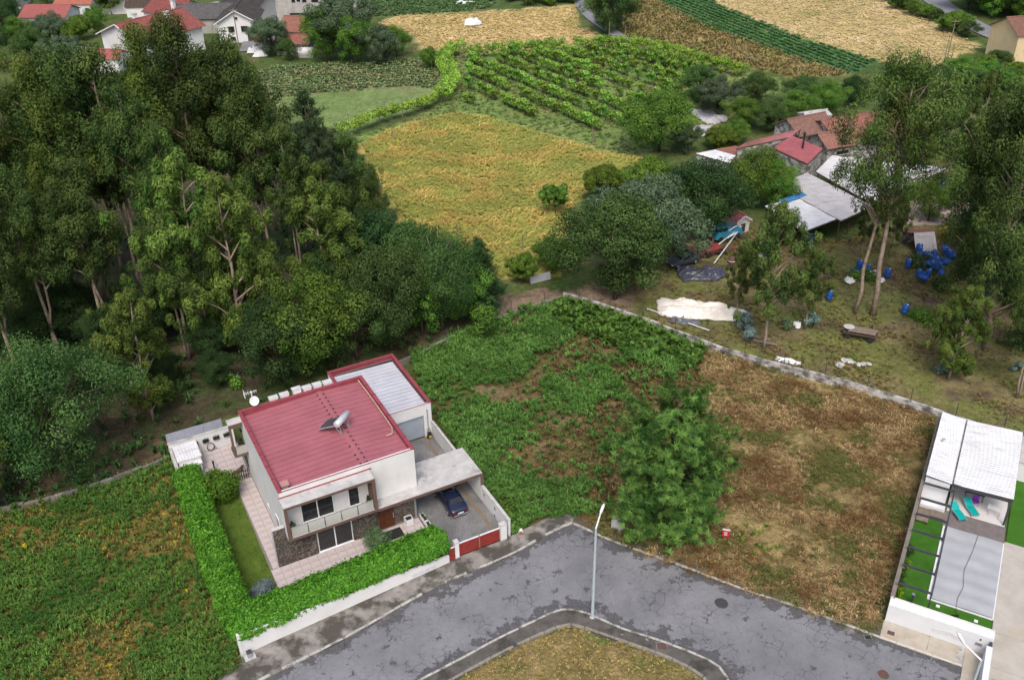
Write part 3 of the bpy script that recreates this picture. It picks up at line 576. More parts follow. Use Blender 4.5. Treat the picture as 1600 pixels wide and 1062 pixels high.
# stone base with its wing wall
bx('stone_cladding', M_STONE, house, 0.0, 3.37, 0.0, .35, 0, 3.0); bx('stone_cladding', M_STONE, house, 6.40, 8.5, 0.0, .35, 0, 3.0); bx('stone_cladding', M_STONE, house, 3.372, 6.398, .05, .35, 2.45, 3.0)
MB().hexa([(0, 0, 3.003), (.95, 0, 3.003), (.95, .35, 3.003), (0, .35, 3.003)], [(0, 0, 3.82), (.95, 0, 3.9), (.95, .35, 3.9), (0, .35, 3.82)]).build('stone_wing', M_STONE, house)
bx('wing_coping', M_CONC, house, -.03, .97, .0, .36, 3.905, 3.94); bx('wing_edge', M_CONC, house, -.04, -.003, 0.0, .35, 0, 3.8)
bx('wing_return', M_PLASTER, house, 0, 1.098, .352, .6, 0, 3.0)
# individual slates picked out on the cladding
rr = random.Random(5)
for (xa, xb) in ((.02, 3.3), (6.45, 8.4)):
    z = .06
    sl = MB()
    while z < 2.95:
        x = xa; hgt = rr.uniform(.07, .13)
        while x < xb-.1:
            l = min(rr.uniform(.25, .7), xb-x); d = rr.uniform(.004, .035); sl.box(x, x+l-.012, -d, .01, z, z+hgt-.012); x += l
        z += hgt
    o = sl.build('slate_course', M_STONE, house); o['kind'] = 'stuff'
# windows
def window(name, par, x0, x1, z0, z1, y, panes, m=M_ALU, fr=.07, blind=True, sill=True):
    f = MB(); f.box(x0, x1, y-.05, y+.05, z0, z0+fr); f.box(x0, x1, y-.05, y+.05, z1-fr, z1); f.box(x0, x0+fr, y-.05, y+.05, z0+fr, z1-fr); f.box(x1-fr, x1, y-.05, y+.05, z0+fr, z1-fr)
    w_ = f.build(name, m, par); dx = (x1-x0)/panes
    for i in range(panes):
        bx('pane', M_GLASS, w_, x0+i*dx+fr*.6, x0+(i+1)*dx-fr*.6, y-.012, y+.012, z0+fr*.9, z1-fr*.9)
        if i: bx('mullion', m, w_, x0+i*dx-.05, x0+i*dx+.05, y-.045, y+.045, z0+fr, z1-fr)
    if sill: bx('sill', m, w_, x0-.05, x1+.05, y-.16, y-.052, z0-.04, z0+.02)
    return w_
window('sliding_window', house, 3.40, 6.37, .06, 2.42, .10, 2); window('sliding_window', house, 2.55, 5.25, 3.3, 5.75, .50, 2); window('balcony_door', house, 6.5, 7.45, 3.3, 5.75, .50, 1)
bx('window_reveal', M_BLACK, house, 3.375, 6.395, .2, .355, .05, 2.44)
# balcony: projecting brown-edged box frame
bx('balcony_floor', M_CONC, house, 1.0, 8.5, -.78, .548, 3.004, 3.22); bx('balcony_canopy', M_CONC, house, 1.0, 8.5, -.78, .548, 6.2, 6.42)
bx('balcony_side', M_PLASTER2, house, 1.0, 1.22, -.78, .548, 3.222, 6.198); bx('balcony_side', M_BROWN, house, 8.24, 8.5, -.78, .548, 3.222, 6.198)
tr = MB(); tr.box(.99, 8.51, -.815, -.782, 2.99, 3.24); tr.box(.99, 8.51, -.815, -.782, 6.18, 6.41); tr.box(.99, 1.27, -.815, -.782, 3.24, 6.18); tr.box(8.22, 8.51, -.815, -.782, 3.24, 6.18); tr.build('balcony_trim', M_BROWN, house)
bx('red_drip_edge', M_REDTRIM, house, 1.0, 8.7, .47, .545, 6.43, 6.50)
rail = bx('balcony_rail', M_STEEL, house, 1.28, 8.2, -.72, -.67, 4.22, 4.27)
def glass_mat():
    m, t, b, N, L = nodes_of('frosted_glass'); b.inputs['Base Color'].default_value = (.55, .56, .52, 1); b.inputs['Roughness'].default_value = .25; b.inputs['Alpha'].default_value = .5
    MATS['frosted_glass'] = m; return m
FROST = glass_mat()
for i in range(5):
    x0 = 1.3+i*1.384; bx('glass_panel', FROST, rail, x0+.04, x0+1.33, -.705, -.69, 3.3, 4.2)
    bx('rail_post', M_DARKMETAL, rail, x0-.02, x0+.02, -.73, -.665, 3.222, 4.22)
# entrance under the carport
bx('entrance_back', M_STONE, house, 8.502, 11.98, .2, .355, 0, 2.98); d = bx('entrance_door', M_WOOD, house, 8.75, 10.1, .1, .198, .06, 2.4)
for k in range(3): bx('door_panel', M_WOOD, d, 8.82+k*.43, 9.18+k*.43, .075, .1, .3, 2.3)
bx('door_handle', M_STEEL, d, 9.98, 10.03, .03, .075, 1.0, 1.5)
col = MB().lathe([(.1, .05), (.1, 2.78)], 16, (12.1, .3)).build('column', M_STEEL, house)
# carport slab and its side wall
bx('carport_slab', M_CONC, house, 8.502, 18.1, -.6, .547, 2.78, 3.02); bx('carport_slab', M_CONC, house, 12.503, 18.1, .549, 3.4, 2.78, 3.021)
bx('carport_trim', M_BROWN, house, 8.512, 18.12, -.635, -.602, 2.74, 3.0); bx('carport_trim', M_BROWN, house, 18.103, 18.135, -.635, 3.42, 2.74, 3.0)
bx('carport_wall', M_PLASTER, house, 17.9, 18.095, -.6, 3.4, 0, 2.778); bx('carport_trim', M_BROWN, house, 17.88, 18.12, -.637, -.603, 1.6, 2.738)
# garage
bx('garage_wall', M_PLASTER, house, 11.2, 18.05, 10.35, 19.7, 0, 3.3); bx('garage_front', M_PLASTER2, house, 12.0, 13.3, 10.1, 10.348, 0, 3.3); bx('garage_front', M_PLASTER2, house, 17.25, 18.05, 10.1, 10.348, 0, 3.3); bx('garage_front', M_PLASTER2, house, 13.302, 17.248, 10.1, 10.348, 2.55, 3.3)
gp = MB()
for b in ((11.2, 18.05, 10.1, 10.25, 3.3, 3.82), (11.2, 11.4, 10.252, 19.5, 3.3, 3.82), (17.87, 18.05, 10.252, 19.5, 3.3, 3.82), (11.2, 18.05, 19.502, 19.7, 3.3, 3.82)): gp.box(*b)
gp.build('garage_parapet', M_PLASTER, house)
bx('garage_cap', M_REDTRIM, house, 17.8, 18.1, 10.06, 19.75, 3.822, 3.9); bx('garage_cap', M_REDTRIM, house, 11.15, 17.798, 19.45, 19.75, 3.822, 3.9); bx('garage_cap', M_REDTRIM, house, 11.15, 11.45, 10.06, 19.448, 3.822, 3.9); bx('garage_cap', M_REDTRIM, house, 11.452, 17.798, 10.08, 10.14, 3.822, 3.86)
bx('parapet_lining', M_REDTRIM, house, 17.855, 17.868, 10.26, 19.49, 3.4, 3.82); bx('parapet_lining', M_REDTRIM, house, 11.42, 17.85, 19.488, 19.5, 3.4, 3.82)
NG = 15; GW = (18.9-10.32)/NG
for k in range(NG):
    y0 = 10.32+k*GW; a, b = 11.45, 17.7; za, zb = 3.66, 3.5
    MB().hexa([(a, y0+.035, za-.06), (b, y0+.035, zb-.06), (b, y0+GW-.035, zb-.06), (a, y0+GW-.035, za-.06)], [(a, y0+.035, za), (b, y0+.035, zb), (b, y0+GW-.035, zb), (a, y0+GW-.035, za)]).build('garage_roof_panel', M_GREYROOF, house)
bx('garage_deck', M_BLACK, house, 11.41, 17.86, 10.26, 19.49, 3.302, 3.36)
gd = bx('garage_door', mat('garage_door_frame', (.3, .33, .37)), house, 13.31, 17.24, 10.3, 10.345, .02, 2.54)
for k in range(5): bx('door_slat', mat('grey_door', (.30, .34, .39), (.26, .30, .35), 1, .5), gd, 13.36, 17.19, 10.255, 10.299, .05+k*.495, .52+k*.495, bevel=.01)
MB().tube([(17.6, 10.03, .1), (17.6, 10.03, 3.2)], .05, 8).build('downpipe', M_STEEL, house); MB().tube([(1.45, .48, 3.3), (1.45, .48, 6.3)], .05, 8).build('downpipe', M_STEEL, house)
# projecting window box on the left side
bx('side_box_top', M_CONC, house, -.1, 1.098, 11.95, 12.9, 6.25, 6.45); bx('side_box_floor', M_BROWN, house, -.1, 1.098, 11.55, 12.9, 3.2, 3.4); bx('side_box_wall', M_BROWN, house, -.1, .1, 11.95, 12.1, 3.402, 6.248)
bx('side_box_wall', M_BROWN, house, -.1, .02, 11.6, 12.9, 3.402, 3.6); bx('side_box_trim', M_BROWN, house, -.12, 1.097, 11.9, 11.948, 6.05, 6.44); bx('side_rail', M_STEEL, house, .1, 1.09, 11.6, 11.64, 4.25, 4.29); bx('side_glass', FROST, house, .12, 1.08, 11.61, 11.625, 3.42, 4.24)
sw = bx('side_window', M_ALU, house, 1.04, 1.098, 2.6, 3.5, .9, 2.6); bx('pane', M_GLASS, sw, 1.025, 1.038, 2.68, 3.42, 1.0, 2.5)
bx('water_heater_box', M_PLASTER2, house, 1.02, 1.098, 6.0, 6.4, 1.2, 1.5)

# ---- things on and round the house
sh = hthing('solar_water_heater', 'silver tank solar water heater standing on the red roof', 'water heater', 8.25, 5.9, 6.85, R(-50))
MB().hexa([(-1.9, -.75, .12), (-.1, -.75, .95), (-.1, .75, .95), (-1.9, .75, .12)], [(-1.95, -.75, .2), (-.15, -.75, 1.03), (-.15, .75, 1.03), (-1.95, .75, .2)]).build('collector_frame', M_STEEL, sh)
MB().hexa([(-1.87, -.68, .24), (-.2, -.68, 1.01), (-.2, .68, 1.01), (-1.87, .68, .24)], [(-1.88, -.68, .25), (-.21, -.68, 1.02), (-.21, .68, 1.02), (-1.88, .68, .25)]).build('collector_glass', mat('collector', (.05, .045, .06), (.07, .06, .075), 1, .25, .5), sh)
tk = MB().tube([(.05, -.95, 1.25), (.05, -.9, 1.25), (.05, .9, 1.25), (.05, .95, 1.25)], [.2, .3, .3, .2], 18).build('tank', mat('tank_steel', (.62, .63, .65), (.52, .53, .55), 2, .35, .5, .4), sh, True)
for y in (-.6, .6): MB().tube([(.3, y, 0), (.1, y, 1.0)], .035, 6).build('leg', M_STEEL, sh); MB().tube([(-.3, y, .75), (.3, y, .02)], .03, 6).build('leg', M_STEEL, sh)
MB().tube([(-.05, .9, 1.1), (-.1, .95, .5), (-.1, .8, .03)], .03, 6).build('pipe', M_DARKMETAL, sh)
an = hthing('antenna_mast', 'white television antenna and satellite dish behind the red roof', 'antenna', 2.55, 13.1, 5.2)
MB().tube([(0, 0, 0), (0, 0, 3.35)], .04, 8).build('mast', M_ALU, an)
MB().lathe([(.03, 0), (.18, .02), (.34, .08), (.43, .16), (.42, .17), (.33, .1), (.17, .045), (.02, .03)], 20).build('dish', M_ALU, an, True).matrix_local = Matrix.Translation((.05, -.16, 2.35)) @ Matrix.Rotation(R(58), 4, 'X') @ Matrix.Rotation(R(10), 4, 'Y')
ar = MB()
for k in range(7): ar.tube([(-.62+k*.17, -.32+k*.01, 3.2), (-.62+k*.17, .32-k*.01, 3.2)], .014, 5)
ar.tube([(-.7, 0, 3.2), (.5, 0, 3.25)], .02, 6).build('aerial', M_ALU, an); g = MB()
for k in range(5): g.tube([(-.62, -.3, 2.9+k*.15), (-.62, .3, 2.9+k*.15)], .016, 5)
g.build('reflector', M_ALU, an)
def pot_plant(x, y, z, label, h=.9, m=None, r=.22, top='cone', col=((.02, .05, .02), (.05, .09, .03))):
    t = hthing('potted_plant', label, 'plant', x, y, z); MB().lathe([(r*.7, 0), (r, .45), (r*1.05, .46), (r*.9, .44), (.02, .42)], 14).build('pot', m or mat('red_pot', (.35, .03, .06), (.28, .025, .05), 3, .4), t)
    rng = np.random.default_rng(int(abs(x*100))); n = 260; zz = rng.uniform(0, 1, n); rad = (.28*(1-zz*.75) if top == 'cone' else .3*np.sin(np.pi*np.clip(zz*.9+.1, 0, 1)))*rng.uniform(.5, 1, n); az = rng.uniform(0, 6.28, n)
    P = np.stack([rad*np.cos(az), rad*np.sin(az), .45+zz*h], 1); c = np.array(col[0])+(np.array(col[1])-np.array(col[0]))*rng.uniform(0, 1, (n, 1))
    V, Fq, cc = leaf_arrays(P, P*[1, 1, .1]+rng.normal(size=(n, 3))*.2, .14, .08, c, rng); obj('foliage', np_mesh('pot_foliage', V, Fq, cc), LEAF, t); return t
pot_plant(7.9, -.35, 3.22, 'small conifer in red pot at the door end of the balcony'); pot_plant(1.55, -.35, 3.22, 'dark leafy plant in red pot at the garden end of the balcony', top='round')
pot_plant(.75, 12.4, 3.4, 'potted cactus in red pot inside the side window box', h=.7)
for k in range(3): pot_plant(.75, 1.4+k*.75, .06, ['clipped ball plant beside the stone wing, first of three', 'clipped ball plant beside the white side wall, second of three', 'clipped ball plant beside the side window, third of three'][k], h=.45, top='round', col=((.05, .09, .02), (.10, .15, .04)), m=M_CONC, r=.16)
mt = hthing('door_mat', 'black mat on the pink paving before the wooden door', 'mat', 9.3, -.9, .065); bx('sheet', M_BLACK, mt, -1.0, 1.0, -.55, .55, 0, .02); bx('border', mat('mat_edge', (.01, .01, .01)), mt, -1.03, 1.03, -.58, .58, 0, .012)
pb = hthing('planter_box', 'white square planter standing beside the wooden entrance door', 'planter', 11.2, -.25, .06)
f = MB(); f.box(-.32, .32, -.32, -.27, 0, .6); f.box(-.32, .32, .27, .32, 0, .6); f.box(-.32, -.27, -.27, .27, 0, .6); f.box(.27, .32, -.27, .27, 0, .6); f.build('body', M_PLASTER2, pb); bx('soil', M_BLACK, pb, -.268, .268, -.268, .268, 0, .5)
for k in range(3):
    t = hthing('trough_planter', ['white trough with low plants nearest the entrance column', 'white trough with low plants, middle of the row by the car', 'white trough with low plants nearest the clipped hedge'][k], 'planter', 12.45, -.6-k*1.15, .05, group='troughs between terrace and driveway')
    f = MB(); f.box(-.18, .18, -.52, -.47, 0, .42); f.box(-.18, .18, .47, .52, 0, .42); f.box(-.18, -.13, -.47, .47, 0, .42); f.box(.13, .18, -.47, .47, 0, .42); f.build('body', M_PLASTER2, t); bx('soil', MATS['yard_soil'], t, -.128, .128, -.468, .468, 0, .36)
    n = 120; rng = np.random.default_rng(k); P = np.stack([rng.uniform(-.15, .15, n), rng.uniform(-.46, .46, n), rng.uniform(.36, .5, n)], 1); V, Fq, cc = leaf_arrays(P, rng.normal(size=(n, 3))+[0, 0, .6], .12, .06, np.array([.05, .07, .025]), rng); obj('foliage', np_mesh('trough_foliage', V, Fq, cc), LEAF, t)
# boundary walls and gate
fw_ = hthing('front_wall', 'long low white plaster wall below the clipped front hedge', 'wall')
MB().hexa([(-4.95, -7.4, -.2), (12.25, -6.2, -.2), (12.25, -6.0, -.2), (-4.95, -7.2, -.2)], [(-4.95, -7.4, 2.2), (12.25, -6.2, .82), (12.25, -6.0, .82), (-4.95, -7.2, 2.2)]).build('wall', M_PLASTER2, fw_)
MB().hexa([(-5.02, -7.44, -.2), (-4.8, -7.44, -.2), (-4.8, -7.14, -.2), (-5.02, -7.14, -.2)], [(-5.02, -7.44, 2.27), (-4.8, -7.44, 2.27), (-4.8, -7.14, 2.27), (-5.02, -7.14, 2.27)]).build('end_pier', M_PLASTER2, fw_)
for k in range(4):
    x = 8.9+k*.55; y = -7.4+(x+4.95)*1.2/17.2; bx('mail_slot', mat('mailbox_plate', (.55, .56, .6), (.5, .5, .52), 2, .4), fw_, x, x+.42, y-.03, y-.002, .28, .62)
sw_ = hthing('side_wall', 'low white plaster wall between left weeds and hedge', 'wall'); bx('wall', M_PLASTER, sw_, -5.0, -4.82, -7.12, 12.3, -.2, 1.0); bx('coping', M_CONC, sw_, -5.03, -4.79, -7.12, 12.3, 1.003, 1.06)
rw = hthing('driveway_wall', 'white plaster wall with grey coping along the driveway', 'wall')
bx('wall', M_PLASTER, rw, 17.92, 18.12, -5.65, -.65, -.1, 1.62); bx('coping', M_CONC, rw, 17.88, 18.16, -5.65, -.65, 1.622, 1.7); bx('wall', M_PLASTER, rw, 17.95, 18.12, 3.42, 10.08, -.1, 1.62); bx('coping', M_CONC, rw, 17.91, 18.16, 3.42, 10.08, 1.622, 1.7)
bx('vent_slot', M_CONCD, rw, 17.905, 17.918, -3.3, -3.1, .9, 1.2); bx('vent_slot', M_CONCD, rw, 17.905, 17.918, -1.3, -1.1, .9, 1.2)
gt = hthing('driveway_gate', 'dark red sliding gate between white posts at the driveway', 'gate')
for b in ((12.85, 13.2), (17.0, 17.55)): p = bx('gate_post', M_PLASTER2, gt, b[0], b[1], -6.1, -5.68, 0, 1.75); bx('post_cap', M_CONC, p, b[0]-.03, b[1]+.03, -6.13, -5.65, 1.752, 1.82); bx('post_base', M_KERB, p, b[0]-.02, b[1]+.02, -6.12, -6.102, 0, .25)
M_GATE = mat('red_gate', (.24, .035, .03), (.19, .028, .025), 2, .5)
for x0, x1 in ((13.25, 15.05), (15.15, 16.96)):
    l = bx('gate_leaf', M_GATE, gt, x0, x1, -5.92, -5.87, .14, 1.42); bx('top_rail', M_ALU, l, x0, x1, -5.94, -5.85, 1.422, 1.5)
    for k in range(6): bx('rib', M_GATE, l, x0+.03, x1-.03, -5.935, -5.921, .2+k*.2, .23+k*.2)
bx('gate_stile', M_WOODG, gt, 15.06, 15.14, -5.95, -5.85, .1, 1.46); bx('gate_track', M_CONC, gt, 13.22, 16.98, -5.98, -5.8, .04, .12)
ft = hthing('foot_gate', 'narrow dark red foot gate beside the front hedge', 'gate'); l = bx('gate_leaf', M_GATE, ft, 12.28, 12.82, -6.08, -6.03, .14, 1.4); bx('top_rail', M_ALU, l, 12.28, 12.82, -6.1, -6.01, 1.402, 1.47)
# back patio: wall with corrugated screen, shed, picket fence, planters
pw = hthing('patio_wall', 'white patio wall topped by a grey corrugated screen', 'wall'); bx('wall', M_PLASTER, pw, -4.85, 1.08, 18.12, 18.3, 0, 2.0); bx('wall', M_PLASTER, pw, -4.85, -4.68, 12.4, 18.118, 0, 1.55); bx('coping', M_CONC, pw, -4.9, 1.08, 18.08, 18.34, 2.003, 2.06); bx('coping', M_CONC, pw, -4.9, -4.63, 12.4, 18.078, 1.552, 1.6)
def corrugated(P00, P10, P11, P01, n, amp, m, name, par, th=.0):
    """sheet with n ribs running from the 00-10 edge to the 01-11 edge"""
    P00, P10, P11, P01 = map(Vector, (P00, P10, P11, P01)); nn = (P10-P00).cross(P01-P00).normalized(); nn = nn if nn.z > 0 or abs(nn.z) < .01 else -nn
    V = []; t = []
    for i in range(n): t += [(i, 0), (i+.22, 0), (i+.36, 1), (i+.64, 1), (i+.78, 0)]
    t.append((n, 0))
    for u, hgt in t:
        u /= n; V += [P00.lerp(P10, u)+nn*amp*hgt, P01.lerp(P11, u)+nn*amp*hgt]
    k = len(t); Fc = [(2*i, 2*i+2, 2*i+3, 2*i+1) for i in range(k-1)]
    o = MB().add(V, Fc).build(name, m, par); s = o.modifiers.new('t', 'SOLIDIFY'); s.thickness = .012; return o
for k in range(3):
    x0 = -4.85+k*1.7; corrugated((x0, 18.31, 2.07), (x0+1.69, 18.31, 2.07), (x0+1.69, 18.42, 3.0), (x0, 18.42, 3.0), 9, .035, mat('grey_screen', (.27, .29, .34), (.22, .24, .29), 1, .5), 'screen_sheet', pw)
for k in range(5):
    x = -2.55+k*.98+(0.55 if k == 4 else 0); t = hthing('wall_planter', ['small wall planter nearest the white shed', 'small wall planter above the coiled hose', 'small wall planter right of the hose', 'small wall planter beside the brown window box', 'small wall planter behind the side window box'][k], 'planter', x, 18.02, 1.15, group='planters hung along the patio wall')
    bx('box', M_BLACK, t, -.28, .28, -.1, .09, 0, .2); n = 90; rng = np.random.default_rng(k+50); P = np.stack([rng.uniform(-.28, .28, n), rng.uniform(-.12, .08, n), rng.uniform(.15, .4, n)], 1); V, Fq, cc = leaf_arrays(P, rng.normal(size=(n, 3))+[0, 0, .5], .12, .06, np.array([.03, .05, .02]), rng); obj('foliage', np_mesh('box_foliage', V, Fq, cc), LEAF, t)
ho = hthing('garden_hose', 'coiled brown garden hose hanging on the patio wall', 'hose', -1.25, 18.0, .55)
h = MB()
for j in range(4): h.tube([(.3*math.cos(a)*(1+.05*j), -.03-.02*j, .4*math.sin(a)*(1+.05*j)) for a in np.linspace(0, 2*math.pi, 22)], .022, 6)
h.build('coil', mat('hose_rubber', (.09, .06, .05)), ho, True); MB().tube([(.3, -.06, 0), (.5, -.08, -.3), (.3, -.1, -.5)], .02, 6).build('tail', MATS['hose_rubber'], ho)
sd = hthing('garden_shed', 'small white shed with stained flat roof in the patio corner', 'shed', -4.55, 14.9, .06)
bx('wall', M_PLASTER2, sd, .05, 2.0, .5, 2.6, 0, 1.7); bx('lower_wall', M_PLASTER2, sd, .1, 1.9, 0, .498, 0, 1.25); bx('opening', M_BLACK, sd, 1.2, 1.75, -.02, -.002, .1, 1.0)
corrugated((-.05, .4, 1.72), (2.1, .4, 1.72), (2.1, 2.75, 1.95), (-.05, 2.75, 1.95), 8, .03, M_WHITEROOF, 'roof', sd); bx('lower_roof', M_ALU, sd, .02, 2.0, -.08, .398, 1.252, 1.32)
pf = hthing('picket_fence', 'low dark brown picket fence closing off the patio', 'fence', -3.3, 12.42, .05)
for k in range(22):
    if 8 < k < 14: pass
    bx('picket', M_WOODD, pf, k*.195, k*.195+.09, -.015, .015, .05, 1.05+.06*(k % 2))
bx('fence_rail', M_WOODD, pf, 0, 4.25, .017, .05, .3, .38); bx('fence_rail', M_WOODD, pf, 0, 4.25, .017, .05, .75, .83)
pp = hthing('garden_post', 'short black garden light post on the patio', 'lamp', -1.65, 15.0, .06); MB().lathe([(.1, 0), (.1, .04), (.07, .05), (.07, .75), (.1, .78), (.1, .92), (.02, .95)], 12).build('post', M_BLACK, pp); MB().lathe([(.11, .95), (.11, .98), (.02, 1.0)], 12).build('cap', M_BLACK, pp)
# dog lying on the patio
dg = hthing('dog', 'brown and black dog lying on the pink patio paving', 'dog', .2, 13.6, .06, R(20))
def skin(name, verts, edges, rad, m, par, root=0):
    me = bpy.data.meshes.new(name); me.from_pydata(verts, edges, []); o = obj(name, me, m, par); o.modifiers.new('skin', 'SKIN')
    for v, r in zip(me.skin_vertices[0].data, rad): v.radius = (r, r) if not hasattr(r, '__len__') else r
    me.skin_vertices[0].data[root].use_root = True; s = o.modifiers.new('sub', 'SUBSURF'); s.levels = 2; s.render_levels = 2; return o
skin('body', [(-.45, 0, .17), (-.15, 0, .19), (.2, 0, .2), (.38, 0, .32), (.48, 0, .43), (.64, .0, .39), (.2, .15, .08), (.42, .17, .05), (.2, -.15, .08), (.42, -.17, .05), (-.42, .18, .1), (-.2, .24, .06), (-.05, .24, .05), (-.42, -.14, .1), (-.25, -.2, .05), (-.6, .05, .08), (-.8, .12, .05), (.46, .06, .53), (.46, -.06, .53)],
     [(0, 1), (1, 2), (2, 3), (3, 4), (4, 5), (2, 6), (6, 7), (2, 8), (8, 9), (0, 10), (10, 11), (11, 12), (0, 13), (13, 14), (0, 15), (15, 16), (4, 17), (4, 18)], [.15, .15, .16, .1, .1, .045, .06, .035, .06, .035, .08, .05, .03, .08, .04, .04, .02, .02, .02],
     mat('dog_fur', (.17, .10, .055), (.02, .016, .014), 3, .9), dg, 1)
# navy car under the carport
def car(name, label, xyz, rz, paint, glass=M_GLASS, plate=True, L=4.35, W=1.74):
    t = thing(name, label, 'car', xyz, rz); hl = L/2; hw = W/2
    # stations along the length (front is +y): y, bottom, shoulder z, top z, half width at shoulder, half width at top
    S = [(-hl, .42, .72, .80, .74*hw, .66*hw), (-hl+.1, .3, .80, .92, .9*hw, .8*hw), (-hl+.38, .24, .86, 1.0, .97*hw, .82*hw), (-hl+.62, .22, .88, 1.06, hw, .8*hw), (-hl+1.25, .22, .9, 1.38, hw, .68*hw), (-hl+1.75, .22, .9, 1.44, hw, .69*hw), (-hl+2.35, .22, .9, 1.42, hw, .69*hw), (-hl+3.1, .22, .88, 1.0, hw, .76*hw), (-hl+3.6, .24, .8, .92, .98*hw, .74*hw), (hl-.2, .28, .7, .78, .92*hw, .7*hw), (hl, .38, .6, .66, .76*hw, .6*hw)]
    V = []; n = 10
    for y, b, s, tp, ws, wt in S: V += [(-ws*.9, y, b), (-ws, y, b+.15), (-ws, y, s-.12), (-ws*.97, y, s), (-wt, y, tp), (wt, y, tp), (ws*.97, y, s), (ws, y, s-.12), (ws, y, b+.15), (ws*.9, y, b)]
    Fc = [(i*n+k, i*n+(k+1) % n, (i+1)*n+(k+1) % n, (i+1)*n+k) for i in range(len(S)-1) for k in range(n)]+[tuple(range(n)), tuple((len(S)-1)*n+k for k in range(n))]
    b = MB().add(V, Fc).build('body', paint, t, True); sb = b.modifiers.new('s', 'SUBSURF'); sb.levels = 1; sb.render_levels = 2
    def q(i, k, f, g): # point on the body between stations i,i+1 and ring points k,k+1
        a = Vector(V[i*n+k]).lerp(Vector(V[i*n+k+1]), f); c = Vector(V[(i+1)*n+k]).lerp(Vector(V[(i+1)*n+k+1]), f); return a.lerp(c, g)
    def pane(nm, pts, off): MB().add([p+Vector(off) for p in pts], [tuple(range(len(pts)))]).build(nm, glass, t)
    pane('rear_window', [q(3, 4, .06, .12), q(3, 4, .94, .12), q(3, 4, .9, .86), q(3, 4, .1, .86)], (0, -.03, .03)); pane('windscreen', [q(6, 4, .08, .1), q(6, 4, .92, .1), q(6, 4, .95, .9), q(6, 4, .05, .9)], (0, .03, .03))
    for k, s in ((3, -1), (5, 1)):
        f0, f1 = (.2, .86) if k == 3 else (.8, .14)
        pane('side_window', [q(4, k, f0, -.35), q(4, k, f0, 1), q(4, k, f1, 1), q(4, k, f1, .1)], (s*.03, 0, .015)); pane('side_window', [q(5, k, f0, .12), q(6, k, f0, .6), q(6, k, f1, .12), q(5, k, f1, .12)], (s*.03, 0, .015))
    for s in (-1, 1):
        for y in (-hl+.85, hl-.85):
            wh = MB().tube([(s*(hw-.2), y, .31), (s*(hw+.01), y, .31)], [.31, .31], 20).build('wheel', mat('tyre', (.02, .02, .02), (.03, .03, .03), 4, .8), t); MB().tube([(s*(hw+.0), y, .31), (s*(hw+.025), y, .31)], [.2, .17], 14).build('rim', M_STEEL, wh)
        MB().box(s*hw*.5 if s > 0 else -hw*.86, hw*.86 if s > 0 else -hw*.5, -hl-.015, -hl+.06, .62, .76).build('tail_light', mat('tail_light', (.2, .01, .012), (.16, .01, .01), 3, .3), t, bevel=.02)
        MB().box(s*hw*.45 if s > 0 else -hw*.8, hw*.8 if s > 0 else -hw*.45, hl-.12, hl-.01, .5, .62).build('headlight', mat('lamp_glass', (.5, .52, .55), (.45, .45, .5), 3, .15), t, bevel=.02)
        MB().box(s*(hw+.02) if s > 0 else -hw-.2, hw+.2 if s > 0 else -hw-.02, hl-1.5, hl-1.38, .92, 1.04).build('mirror', paint, t, bevel=.02)
    MB().box(-.72*hw, .72*hw, -hl-.03, -hl+.02, .36, .43).build('bumper_strip', M_STEEL, t)
    if plate: MB().box(-.26, .26, -hl-.035, -hl-.005, .55, .66).build('number_plate', M_ALU, t)
    return t
p = HW(15.35, .35); car('parked_car', 'dark navy saloon car parked under the white carport', (p[0], p[1], .04), YAW, mat('navy_paint', (.008, .012, .035), (.010, .014, .04), 1, .25, .5, coat=.6))
kx = hthing('yellow_tool', 'black and yellow pressure washer beside the garage door', 'washer', 17.55, 9.7, .04); MB().box(-.18, .18, -.15, .15, .1, .7).build('body', M_BLACK, kx, bevel=.03); MB().box(-.15, .15, -.2, -.152, .15, .4).build('tank', mat('yellow_plastic', (.5, .33, .02)), kx, bevel=.03); MB().tube([(-.14, .12, .6), (-.14, .16, 1.05), (.14, .16, 1.05), (.14, .12, .6)], .02, 6).build('handle', M_BLACK, kx)
for s in (-.2, .2): MB().tube([(s-.03, .1, .14), (s+.03, .1, .14)], .14, 14).build('wheel', M_BLACK, kx)
